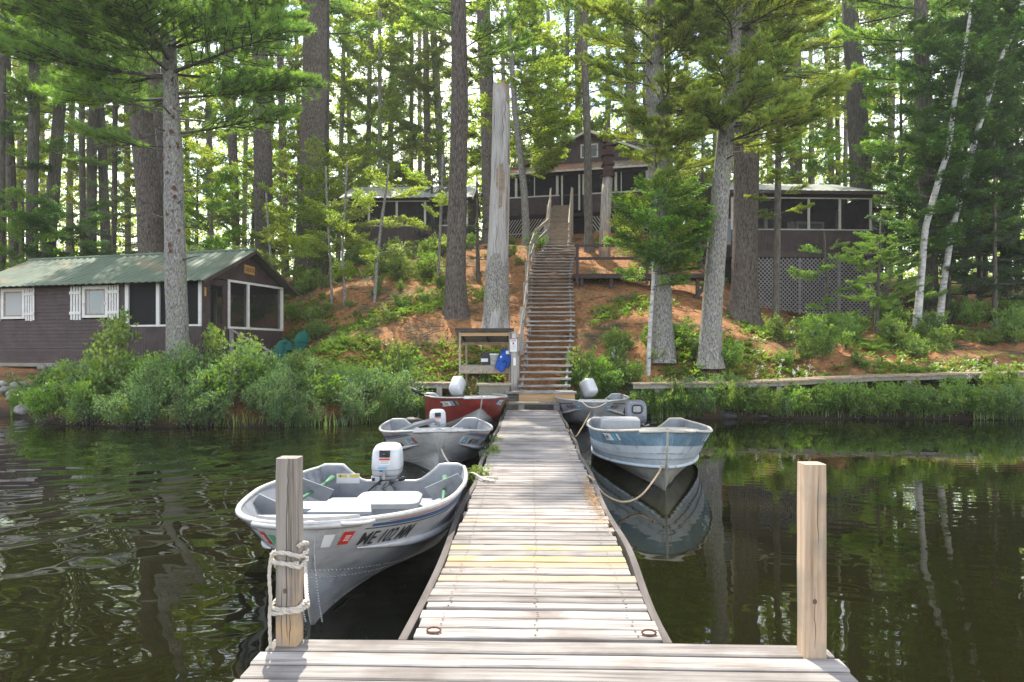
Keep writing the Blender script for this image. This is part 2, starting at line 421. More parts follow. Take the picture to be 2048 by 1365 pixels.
branch_m = M('branch_bark', [(0.3, (0.05, 0.042, 0.036)), (0.7, (0.15, 0.135, 0.12))], scale=14, rough=0.95, bump=0.3, var=0.2)
needle_m = leaf_mat('pine_needles', (0.105, 0.215, 0.046), (0.200, 0.325, 0.068), (2.0, 1.9, 0.9), fac=0.6, var=0.25, scale=0.7)
needle_y = leaf_mat('yellowing_pine_needles', (0.165, 0.275, 0.048), (0.310, 0.385, 0.072), (1.9, 1.7, 0.8), fac=0.58, var=0.2, scale=0.9, brown=(0.36, 0.32, 0.08))
needle_d = leaf_mat('hemlock_needles', (0.035, 0.080, 0.026), (0.080, 0.142, 0.043), (1.5, 1.7, 0.9), fac=0.35, var=0.25, scale=0.7)
leaf_g = leaf_mat('green_leaves', (0.090, 0.190, 0.033), (0.165, 0.285, 0.048), (1.9, 1.9, 0.8), fac=0.58, var=0.3)
leaf_y = leaf_mat('yellow_green_leaves', (0.135, 0.225, 0.036), (0.250, 0.310, 0.050), (2.0, 1.9, 0.8), fac=0.66, var=0.25)
leaf_d = leaf_mat('dark_green_leaves', (0.050, 0.125, 0.026), (0.100, 0.195, 0.040), (1.8, 1.9, 0.8), fac=0.52, var=0.3)
shrub_g = leaf_mat('shrub_leaves', (0.095, 0.185, 0.032), (0.190, 0.295, 0.052), (1.7, 1.8, 0.8), fac=0.42, var=0.25, scale=2.0)
shrub_b = leaf_mat('blue_green_shrub_leaves', (0.100, 0.185, 0.060), (0.190, 0.285, 0.090), (1.5, 1.7, 0.9), fac=0.35, var=0.2, scale=2.0)
shrub_y = leaf_mat('bright_shrub_leaves', (0.114, 0.204, 0.036), (0.228, 0.300, 0.060), (1.7, 1.7, 0.8), fac=0.42, var=0.25, scale=2.0)
grass_m = leaf_mat('grass_blades', (0.090, 0.168, 0.034), (0.180, 0.252, 0.060), (1.6, 1.7, 0.8), fac=0.4, var=0.1, scale=2.0, brown=(0.22, 0.17, 0.08))
flower_m = plain('white_petals', (0.72, 0.72, 0.66), 0.7)

# dark screening: a real half-open mesh seen as a thin veil
def screen_material():
    m, nt, b = nodes('insect_screen')
    b.inputs['Base Color'].default_value = (0.020, 0.020, 0.020, 1); b.inputs['Roughness'].default_value = 0.6
    b.inputs['Specular IOR Level'].default_value = 0.2
    t = N(nt, 'BsdfTransparent')
    ms = N(nt, 'MixShader'); ms.inputs[0].default_value = 0.5
    nt.links.new(t.outputs[0], ms.inputs[1]); nt.links.new(b.outputs[0], ms.inputs[2])
    nt.links.new(ms.outputs[0], nt.nodes['Material Output'].inputs[0])
    return m
screen_m = screen_material()
glass_m = plain('window_glass', (0.10, 0.115, 0.13), 0.08, 0.0, 0.8)
curtain_m = plain('pale_curtain', (0.42, 0.43, 0.42), 0.9)
# ------------------------------------------------------------------ terrain height
SX = [-90, -30, -18, -13.5, -12.3, -11.2, -8, -5.0, -3.6, -2.2, 2.8, 4.5, 9, 15, 20, 40, 90]
SY = [19, 19, 18.6, 18.2, 16.8, 15.9, 15.6, 15.9, 17.2, 17.7, 18.0, 18.0, 17.9, 17.7, 17.9, 19, 19]
def shore(x): return np.interp(x, SX, SY)
def P3(px, py, Y, dz=0.0):
    p = at(px, py, Y); return (p.x, p.y, p.z + dz)
ctrl = [
    (0.3, 18.6, 0.75), (0.4, 20, 1.6), (0.6, 22, 2.45), (0.75, 24, 3.3), (0.8, 26.5, 4.4), (1.0, 28.6, 5.4), (1.35, 30.8, 6.35),
    (1.2, 33, 6.9), (1.5, 36, 7.8), (-1.6, 36, 7.6), (5.5, 35.5, 7.9), (2, 42, 8.4), (2, 52, 8.0),
    P3(912, 632, 22.6), P3(993, 658, 21.6), P3(950, 500, 30), P3(860, 560, 27), P3(760, 640, 22), P3(690, 690, 19.5),
    P3(820, 520, 32, .1), P3(700, 520, 33, -.1), P3(640, 600, 25), P3(590, 672, 23.7), (-7.9, 21.5, 1.1), (-9.8, 20, 1.05), (-13, 21, 1.15),
    (-17, 22, 1.2), (-22, 23, 1.2), (-8.9, 24.2, 2.2), (-12, 26, 2.0), (-18, 28, 2.2), (-25, 28, 2.0), (-12, 30, 3.6), (-20, 34, 3.4),
    (-8, 30, 5.5), (-12, 38, 6.3), (-24, 40, 4.2), (-8, 44, 7.5), (-20, 55, 6), (-40, 40, 3.5), (-40, 25, 1.4), (-60, 60, 5),
    P3(1325, 714, 19.7), P3(1420, 724, 19.4), P3(1485, 642, 25), P3(1552, 668, 24), P3(1740, 642, 29), P3(1515, 617, 29), P3(1250, 610, 24), P3(1400, 590, 26.2),
    P3(1170, 575, 25.4), P3(1800, 590, 32), P3(1835, 657, 25), P3(1660, 690, 22), P3(1900, 690, 23), P3(2040, 640, 27), P3(2048, 720, 20.6),
    P3(1340, 560, 28), P3(1210, 520, 30), P3(1420, 540, 30), (8, 36, 6.9), (14, 37, 5.6), (22, 36, 5.2), (30, 30, 3.6), (40, 25, 1.6), (20, 50, 7), (40, 50, 6), (60, 60, 6),
    (-30, 75, 6), (0, 75, 7.2), (30, 75, 7), (-60, 110, 6), (0, 110, 7), (60, 110, 7), (-100, 80, 5), (100, 80, 6), (90, 25, 1.5), (-90, 25, 1.5),
    (-3.5, 18.8, .72), (3, 18.9, .66), (6, 19.2, .85), (10, 19.4, .9), (14, 19.6, .95), (20, 20.0, 1.0), (-6, 17.6, .75), (-10, 17.6, .75), (-13.5, 19.3, .75), (-18, 20, .8),
]
for _x in np.linspace(-24, 26, 26):
    _s = float(shore(_x)); ctrl.append((_x, _s, 0.06)); ctrl.append((_x, _s - 1.2, -0.45))
CT = np.array(ctrl, dtype=float)
def _U(r2): return np.where(r2 > 1e-9, r2 * np.log(np.maximum(r2, 1e-9)), 0.0)
_A = CT[:, :2]; _n = len(_A)
_K = _U(((_A[:, None, :] - _A[None, :, :]) ** 2).sum(-1)) + np.eye(_n) * 0.6
_P = np.hstack([np.ones((_n, 1)), _A])
_L = np.block([[_K, _P], [_P.T, np.zeros((3, 3))]])
_W = np.linalg.solve(_L, np.concatenate([CT[:, 2], np.zeros(3)]))
def ground(X, Y):
    X = np.atleast_1d(np.asarray(X, float)); Y = np.atleast_1d(np.asarray(Y, float))
    out = np.empty(len(X))
    for i in range(0, len(X), 4000):
        q = np.stack([X[i:i + 4000], Y[i:i + 4000]], 1)
        k = _U(((q[:, None, :] - _A[None]) ** 2).sum(-1))
        out[i:i + 4000] = k @ _W[:_n] + _W[_n] + q @ _W[_n + 1:]
    out = np.clip(out, -1.3, 9.5)
    s = shore(X)
    out = np.where(Y < s - 1.2, np.minimum(out, -0.45 - 0.3 * (s - 1.2 - Y)), out)
    return np.maximum(out, -1.5)
def gz(x, y): return float(ground([x], [y])[0])

def axis(parts):
    a = []
    for lo, hi, n in parts: a += list(np.linspace(lo, hi, n, endpoint=False))
    a.append(parts[-1][1]); return np.array(a)
gx = axis([(-110, -30, 20), (-30, 26, 190), (26, 110, 20)])
gy = axis([(-40, 12, 6), (12, 40, 130), (40, 140, 40)])
GX, GY = np.meshgrid(gx, gy)
GZ = ground(GX.ravel(), GY.ravel()).reshape(GX.shape)
_rng = np.random.default_rng(5)
bumps = 0.035 * np.sin(GX * 2.1 + 1.3 * np.sin(GY * 1.7)) + 0.03 * np.sin(GY * 3.3 + GX * 0.9) + _rng.normal(0, 0.018, GX.shape)
GZ = np.where(GY > 15, GZ + bumps, GZ)
gv = np.stack([GX.ravel(), GY.ravel(), GZ.ravel()], 1)
ny, nx = GX.shape
gf = [(j * nx + i, j * nx + i + 1, (j + 1) * nx + i + 1, (j + 1) * nx + i) for j in range(ny - 1) for i in range(nx - 1)]

def ground_material():
    m, nt, b = nodes('forest_floor')
    v, _ = vec_in(nt, (1, 1, 1), 0)
    n1 = N(nt, 'TexNoise'); n1.inputs['Scale'].default_value = 9; n1.inputs['Detail'].default_value = 8; n1.inputs['Roughness'].default_value = .75
    n2 = N(nt, 'TexNoise'); n2.inputs['Scale'].default_value = 0.7; n2.inputs['Detail'].default_value = 6; n2.inputs['Roughness'].default_value = .65
    for n in (n1, n2): nt.links.new(v, n.inputs['Vector'])
    needles = ramp(nt, n1.outputs[0], [(0.28, (0.12, 0.055, 0.024)), (0.45, (0.27, 0.125, 0.050)), (0.6, (0.38, 0.195, 0.085)), (0.78, (0.48, 0.30, 0.155))])
    soil = ramp(nt, n1.outputs[0], [(0.3, (0.045, 0.036, 0.022)), (0.55, (0.095, 0.080, 0.040)), (0.75, (0.16, 0.14, 0.065))])
    mr = N(nt, 'MapRange'); mr.inputs[1].default_value = .50; mr.inputs[2].default_value = .64
    nt.links.new(n2.outputs[0], mr.inputs[0])
    mx = N(nt, 'Mix', data_type='RGBA')
    nt.links.new(mr.outputs[0], mx.inputs[0]); nt.links.new(needles, mx.inputs[6]); nt.links.new(soil, mx.inputs[7])
    # wet dark mud at and below the waterline
    sep = N(nt, 'SeparateXYZ'); nt.links.new(v, sep.inputs[0])
    wet = N(nt, 'MapRange'); wet.inputs[1].default_value = 0.42; wet.inputs[2].default_value = 0.05
    nt.links.new(sep.outputs[2], wet.inputs[0])
    mx2 = N(nt, 'Mix', data_type='RGBA')
    nt.links.new(wet.outputs[0], mx2.inputs[0]); nt.links.new(mx.outputs[2], mx2.inputs[6]); mx2.inputs[7].default_value = (0.035, 0.026, 0.016, 1)
    nt.links.new(mx2.outputs[2], b.inputs['Base Color'])
    b.inputs['Roughness'].default_value = 0.95; b.inputs['Specular IOR Level'].default_value = 0.15
    bp = N(nt, 'Bump'); bp.inputs['Strength'].default_value = .8; bp.inputs['Distance'].default_value = .03
    nt.links.new(n1.outputs[0], bp.inputs['Height']); nt.links.new(bp.outputs[0], b.inputs['Normal'])
    return m
floor_m = ground_material()
go = obj_from('ground', mesh_from('ground', gv.tolist(), gf, floor_m, smooth=True))
tag(go, 'wooded slope of rust brown pine needles rising from the lake', kind='structure')

# ------------------------------------------------------------------ lake
def water_material():
    m, nt, b = nodes('lake_water')
    b.inputs['Base Color'].default_value = (0.0085, 0.0085, 0.0028, 1)
    b.inputs['Roughness'].default_value = 0.015
    b.inputs['IOR'].default_value = 1.333
    b.inputs['Specular IOR Level'].default_value = 0.5
    return m
water_m = water_material()
def water_height(X, Y):
    wx, wy = X + 0.35 * np.sin(Y * 1.3 + 0.4 * X), Y + 0.3 * np.sin(X * 1.1 - 0.5 * Y)
    breeze = 1 / (1 + np.exp((X + 0.55) * 2.2))           # the left of the dock is open to the breeze
    calm = 0.03 + 0.84 * breeze * (.7 + .3 * np.sin(.9 * X + 1.3 * np.sin(.6 * Y)))
    far = np.clip((24 - Y) / 18, 0.22, 1.0)
    h = 0.0105 * np.sin(3.1 * wx + 4.9 * wy + 1.0) + 0.0085 * np.sin(-4.3 * wx + 5.7 * wy) + 0.0065 * np.sin(8.3 * wx + 6.1 * wy + 2.0)
    h += 0.0036 * np.sin(-9.1 * wx + 11.7 * wy + 0.6 * np.sin(2 * wx)) + 0.0011 * np.sin(17.0 * wx + 13.0 * wy) + 0.0008 * np.sin(4 * wx - 25.0 * wy)
    fine = 0.0005 * np.sin(31 * wy + 6 * wx) + 0.0004 * np.sin(-13 * wx + 37 * wy)
    return h * calm * far * 0.85 + fine * (0.35 + .65 * breeze)
wx = axis([(-300, -20, 12), (-20, -7, 90), (-7, 6, 240), (6, 22, 120), (22, 300, 12)])
wy = axis([(-600, -2, 12), (-2, 1.5, 10), (1.5, 11, 260), (11, 20, 150)])
WX, WY = np.meshgrid(wx, wy)
WZ = water_height(WX, WY) * ((WY > 0) & (WX > -22) & (WX < 24))
wv = np.stack([WX.ravel(), WY.ravel(), WZ.ravel()], 1)
ny, nx = WX.shape
wf = [(j * nx + i, j * nx + i + 1, (j + 1) * nx + i + 1, (j + 1) * nx + i) for j in range(ny - 1) for i in range(nx - 1)]
wo = obj_from('lake_water', mesh_from('lake_water', wv.tolist(), wf, water_m, smooth=True))
tag(wo, 'dark brown lake water rippled on the left and calm on the right', kind='structure')
# ------------------------------------------------------------------ dock
rnd = random.Random(11)
DZ = 0.36
rust_nail = plain('nail_heads', (0.06, 0.04, 0.032), .8)
def plank_mesh(name, mat, seed):
    """a unit board with worn, slightly uneven edges: x -.5...5, y -.5...5, z -1..0 (scaled per plank)"""
    r = random.Random(seed); n = 9; vs = []; fs = []
    for i in range(n + 1):
        x = -0.5 + i / n
        j0, j1 = -0.5 + r.uniform(0, .05), 0.5 - r.uniform(0, .05)
        zz = r.uniform(-.10, 0)
        vs += [(x, j0, -1), (x, j0, -.22), (x, j0 + .06, zz), (x, j1 - .06, zz + r.uniform(-.05, .0)), (x, j1, -.22), (x, j1, -1)]
    for i in range(n):
        for k in range(6):
            k2 = (k + 1) % 6
            fs.append((i * 6 + k, (i + 1) * 6 + k, (i + 1) * 6 + k2, i * 6 + k2))
    fs.append(tuple(range(6))); fs.append(tuple(range(n * 6 + 5, n * 6 - 1, -1)))
    return mesh_from(name, vs, fs, mat)
plank_a = [plank_mesh('plank', deck_m, s) for s in range(5)]
plank_y = plank_mesh('plank', deck_new_m, 9)
plank_t = plank_mesh('plank', deck_tan_m, 10)
XL, XR, Y0, Y1 = -0.57, 0.632, 3.30, 16.2
dock = thing('dock_walkway', 'long grey plank dock walkway running from the platform to the shore', 'dock', (0.03, Y0, DZ))
y = Y0; k = 0; nails = []
while y < Y1 - .05:
    w = rnd.uniform(.118, .138)
    if rnd.random() < .12: w *= .8
    me = rnd.choice(plank_a)
    if k in (10, 12): me = plank_y
    if k in (9, 7, 18): me = plank_t
    ex = rnd.uniform(-.012, .012)
    o = obj_from('plank', me, dock, ((XL + XR) / 2 - .03 + ex, y + w / 2 - Y0, rnd.uniform(-.004, .004)), (rnd.uniform(-.008, .008), 0, rnd.uniform(-.005, .005)), (XR - XL + rnd.uniform(-.015, .02), w - rnd.uniform(.009, .018), .03))
    for nx_ in (XL + .12, .03, XR - .12):
        for q_ in (.28, .72): nails.append((nx_ + rnd.uniform(-.012, .012), y + w * q_, DZ + .001))
    if me is plank_y: o['label'] = 'newer yellow plank'
    y += w; k += 1
nb = MB()
for n_ in nails:
    nb.add([Vector(n_) + Vector((.0065 * math.cos(t), .0065 * math.sin(t), .004)) for t in np.linspace(0, 2 * math.pi, 6, endpoint=False)], [tuple(range(6))])
tag(nb.build('nails', rust_nail, dock, world=True), kind='stuff')
for sx in (XL - .035, XR + .035):
    mb = MB(); pts = []
    for i in range(60):
        yy = Y0 - .02 + (Y1 - Y0) * i / 59
        pts.append((sx + .018 * math.sin(yy * 2.3 + sx * 4) , yy, DZ - .045 + .012 * math.sin(yy * 3.1)))
    for a, b in zip(pts[:-1], pts[1:]): mb.beam(a, b, .042, .10)
    mb.build('side_board', rubber_m, dock, world=True)
for sx in (XL + .12, .03, XR - .12):
    MB().beam((sx, Y0, DZ - .10), (sx, Y1, DZ - .10), .045, .13).build('stringer', rubber_m, dock, world=True)
for yy in (4.6, 7.4, 10.4, 13.3):
    for sx in (XL - .0, XR + .0):
        MB().tube([(sx - math.copysign(.09, sx), yy, -1.2), (sx - math.copysign(.09, sx), yy, DZ - .05)], .04, 8).build('leg', rubber_m, dock, world=True)

plat = thing('dock_platform', 'sun bleached crosswise plank platform at the near end of the dock', 'dock', (0.07, 2.0, DZ))
PX0, PX1 = -1.245, 1.39
y = 3.285
k = 0
while y > -1.0:
    w = rnd.uniform(.125, .142)
    me = rnd.choice(plank_a)
    obj_from('plank', me, plat, ((PX0 + PX1) / 2 - .07 + rnd.uniform(-.008, .008), y - w / 2 - 2.0, rnd.uniform(-.003, .003)), (rnd.uniform(-.006, .006), 0, rnd.uniform(-.003, .003)), (PX1 - PX0 + rnd.uniform(-.01, .02), w - .009, .034))
    y -= w; k += 1
mb = MB()
for sx in (PX0 + .05, PX1 - .05): mb.beam((sx, -1, DZ - .11), (sx, 3.25, DZ - .11), .045, .14)
mb.beam((PX0 + .08, 3.235, DZ - .11), (PX1 - .08, 3.235, DZ - .11), .045, .14)
mb.build('frame', rubber_m, plat, world=True)

def iron_ring(x, yy, label):
    pts = [(x + .034 * math.cos(t), yy + .020 * math.sin(t), DZ + .012 + .006 * math.sin(t)) for t in np.linspace(0, 2 * math.pi, 18)]
    o = MB().tube(pts, .005, 6, cap=False).build('iron_ring', rust_m, loc=(x, yy, DZ))
    tag(o, label, 'ring', 'iron rings on the dock')
p = at(1300, 1279, 3.33); iron_ring(p.x, 3.36, 'rusty iron ring lying on the right corner of the dock walkway')
p = at(866, 1277, 3.33); iron_ring(p.x, 3.36, 'rusty iron ring at the left corner of the dock walkway')

def square_post(name, label, x0, x1, y0, y1, z0, z1, mat, seed):
    r = random.Random(seed); mb = MB(); rings = []
    for i in range(15):
        z = z0 + (z1 - z0) * i / 14
        dx, dy = r.uniform(-.0015, .0015), r.uniform(-.0015, .0015); c = .004 if i < 14 else .008
        rings.append([(x0 + c + dx, y0 + dy, z), (x1 - c + dx, y0 + dy, z), (x1 + dx, y0 + c + dy, z), (x1 + dx, y1 - c + dy, z), (x1 - c + dx, y1 + dy, z), (x0 + c + dx, y1 + dy, z), (x0 + dx, y1 - c + dy, z), (x0 + dx, y0 + c + dy, z)])
    mb.loft(rings)
    cx_, cy_ = (x0 + x1) / 2, (y0 + y1) / 2
    o = mb.build(name, mat, loc=(cx_, cy_, z0))
    tag(o, label, 'post', 'square posts on the dock platform')
    kb = MB()                                             # knots: slightly sunken dark discs on the front face
    for (fx, fz, s) in ((.45, .62, .010), (.55, .31, .012), (.22, .29, .009)):
        c = Vector((x0 + (x1 - x0) * fx, y0 - .0015, z0 + (z1 - z0) * fz))
        kb.add([c + Vector((s * math.cos(t), 0, s * 1.3 * math.sin(t))) for t in np.linspace(0, 2 * math.pi, 10, endpoint=False)], [tuple(range(9, -1, -1))])
    kb.build('knot', terra_knot, o, world=True)
    return o
terra_knot = plain('wood_knot', (0.13, 0.085, 0.055), 0.9)
def crack(o, pts, r):
    mb = MB(); q = spline(pts, 6); n = len(q)
    mb.tube(q, [r * (.25 + .75 * math.sin(math.pi * i / (n - 1))) for i in range(n)], 5); mb.build('crack', crack_m, o, world=True)
postL = square_post('mooring_post', 'weathered brown square post wrapped in white rope beside the aluminium boat', -1.206, -1.104, 3.19, 3.285, -.4, 1.243, post_m, 1)
postR = square_post('mooring_post', 'fresh pale square post standing bare over the open water', 1.243, 1.342, 3.135, 3.23, -.4, 1.235, post_new_m, 2)

for fx, za, zb_, r_ in ((.52, .40, 1.05, .0026), (.56, .98, 1.22, .0018), (.30, .36, .66, .0016), (.74, .62, .98, .0014), (.66, .36, .52, .0018)):
    x_ = -1.206 + .102 * fx; crack(postL, [(x_ + rnd.uniform(-.004, .004), 3.1895, za + (zb_ - za) * i / 6) for i in range(7)], r_)
for fx, za, zb_, r_ in ((.60, .85, 1.2, .0014), (.45, .40, .7, .0012)):
    x_ = 1.243 + .099 * fx; crack(postR, [(x_ + rnd.uniform(-.003, .003), 3.1345, za + (zb_ - za) * i / 6) for i in range(7)], r_)
# ------------------------------------------------------------------ ropes
def strand_rope(mb, pts, r, turns_per_m=28, seg=5, steps=6):
    pts = spline(pts, steps)
    L = [0.0]
    for a, b in zip(pts[:-1], pts[1:]): L.append(L[-1] + (b - a).length)
    for s in range(3):
        q = []
        ref = Vector((0.3, 0.5, 0.81)).normalized()
        for i, p in enumerate(pts):
            d = (pts[min(i + 1, len(pts) - 1)] - pts[max(i - 1, 0)]).normalized()
            a = (ref - d * ref.dot(d))
            a = a.normalized() if a.length > 1e-5 else d.orthogonal().normalized()
            ref = a; b = d.cross(a)
            t = L[i] * turns_per_m * 2 + s * 2.094
            q.append(p + (a * math.cos(t) + b * math.sin(t)) * r * .52)
        mb.tube(q, r * .62, seg)
def around_post(z0, z1, turns, ph=0.0, g=.012):
    x0, x1, y0, y1 = -1.206 - g, -1.104 + g, 3.19 - g, 3.285 + g
    cor = [(x0, y0), ((x0 + x1) / 2, y0 - .002), (x1, y0), (x1 + .002, (y0 + y1) / 2), (x1, y1), ((x0 + x1) / 2, y1), (x0, y1), (x0 - .003, (y0 + y1) / 2)]
    n = int(turns * 8); out = []
    for i in range(n + 1):
        c = cor[(i + int(ph)) % 8]
        out.append((c[0], c[1], z0 + (z1 - z0) * i / max(n, 1) + .008 * math.sin(i * 1.7)))
    return out
rp = thing('mooring_rope', 'white twisted rope coiled round the left post and tied to the boat bow', 'rope', (-1.155, 3.2, .55))
mb = MB()
strand_rope(mb, around_post(.835, .745, 1.1, 2), .0105)
strand_rope(mb, around_post(.80, .715, 1.9, 0), .0105)
strand_rope(mb, around_post(.55, .515, 1.9, 6), .0105)
strand_rope(mb, [(-1.218, 3.175, .80), (-1.228, 3.17, .70), (-1.222, 3.172, .58), (-1.226, 3.17, .50), (-1.222, 3.172, .35), (-1.214, 3.175, .2), (-1.22, 3.18, .02)], .0085)
mb.build('coil', rope_m, rp, world=True, smooth=True)
ropes_todo = []
def hang_rope(label, pts, r=.010, mat=rope_m, group=None, twist=True, name='mooring_rope'):
    mb = MB()
    if twist: strand_rope(mb, pts, r, steps=14)
    else: mb.tube(spline(pts, 8), r, 6)
    o = mb.build(name, mat, loc=pts[0], smooth=True)
    tag(o, label, 'rope', group)
    return o
# ------------------------------------------------------------------ boats
class Hull:
    def __init__(h, L, B, zb, zm, zs, zc0=.43, rake=.34, cw=.80, zk=-.12, bfx=.62, bp=2.1, bq=.6, zca=-.03, kx=1.0):
        h.kx = kx
        h.zca = zca
        h.L, h.B, h.zb, h.zm, h.zs, h.zc0, h.rake, h.cw, h.zk = L, B, zb, zm, zs, zc0, rake, cw, zk
        h.bfx, h.bp, h.bq = bfx, bp, bq
        h.tc = .42
    def P(h, s, t, side=1, off=0.0):
        s = min(max(s, 0), 1)
        q = max(0.0, 1 - s / h.bfx)
        b = h.B / 2 * (1 - q ** h.bp) ** h.bq * (1 - .08 * max(0, (s - .6) / .4) ** 2) + .012
        q2 = max(0.0, 1 - s / .72)
        c = h.B / 2 * h.cw * (1 - q2 ** 1.55) ** 1.1 * (1 - .05 * max(0, (s - .6) / .4) ** 2) + .010
        zg = h.zs + (h.zm - h.zs) * min(1, (1 - s) / .5) + (h.zb - h.zm) * max(0, (.5 - s) / .5) ** 1.7
        zc = h.zc0 * (1 - min(1, s / .75)) ** 1.9 + h.zca
        zk = h.zk + .10 * (1 - s) ** 5
        if t < h.tc:
            a = t / h.tc; x = .012 + (c - .010) * a ** h.kx; z = zk + (zc - zk) * a ** 1.1
        else:
            a = (t - h.tc) / (1 - h.tc); x = c + (b - c) * a ** .9; z = zc + (zg - zc) * a
        y = s * h.L + h.rake * max(0, 1 - t) ** 1.7 * (1 - s) ** 4
        p = Vector((x * side, y, z))
        if off:
            p += h.nrm(s, t, side) * off
        return p
    def nrm(h, s, t, side):
        e = .012
        ds = h.P(min(s + e, 1), t, side) - h.P(max(s - e, 0), t, side)
        dt = h.P(s, min(t + e, 1), side) - h.P(s, max(t - e, 0), side)
        n = ds.cross(dt) * -side
        n.normalize()
        if n.x * side < 0: n = -n
        return n
    def dl(h, s, t, side):
        e = .02
        return (h.P(s + e, t, side) - h.P(max(s - e, 0), t, side)).length / (s + e - max(s - e, 0)), (h.P(s, min(t + e, 1), side) - h.P(s, t - e, side)).length / (min(t + e, 1) - t + e)
    def inner_x(h, s, z):
        for i in range(100):
            t = i / 100
            if h.P(s, t).z >= z: return h.P(s, t).x - .02
        return h.P(s, 1).x - .03

def hull_patch(h, mb, side, s0, t0, w, ht, off=.003, slant=0.0, n=4, mi=0):
    ls, lt = h.dl(s0, t0, side); vs = []
    for j in range(n + 1):
        for i in range(n + 1):
            u = (i / n - .5) * w; v = (j / n - .5) * ht
            vs.append(h.P(s0 + (u + slant * v) * side / ls, t0 + v / lt, side, off))
    fs = []
    for j in range(n):
        for i in range(n):
            a = j * (n + 1) + i
            q = (a, a + 1, a + n + 2, a + n + 1)
            fs.append(q if side > 0 else q[::-1])
    mb.add(vs, fs, mi)

def hull_text(h, mb, body, side, s0, t0, ht, off=.004, xs=1.0, slant=0.0, mi=0):
    vs, fs = text_mesh(body); ls, lt = h.dl(s0, t0, side)
    out = [h.P(s0 + (x * xs + slant * y) * ht * side / ls, t0 + y * ht / lt, side, off) for x, y in vs]
    mb.add(out, fs if side > 0 else [f[::-1] for f in fs], mi)

def hull_band(h, mb, side, s0, s1, ta, tb, off=.003, n=22, mi=0):
    """strip between t = ta(s) and tb(s)"""
    vs = []; fs = []
    for i in range(n + 1):
        s = s0 + (s1 - s0) * i / n
        vs += [h.P(s, ta(s), side, off), h.P(s, tb(s), side, off)]
    for i in range(n):
        q = (2 * i, 2 * i + 2, 2 * i + 3, 2 * i + 1)
        fs.append(q if side > 0 else q[::-1])
    mb.add(vs, fs, mi)

def octa(mb, p, r):
    x, y, z = p
    mb.add([(x + r, y, z), (x, y + r, z), (x - r, y, z), (x, y - r, z), (x, y, z + r), (x, y, z - r)],
           [(0, 1, 4), (1, 2, 4), (2, 3, 4), (3, 0, 4), (1, 0, 5), (2, 1, 5), (3, 2, 5), (0, 3, 5)])

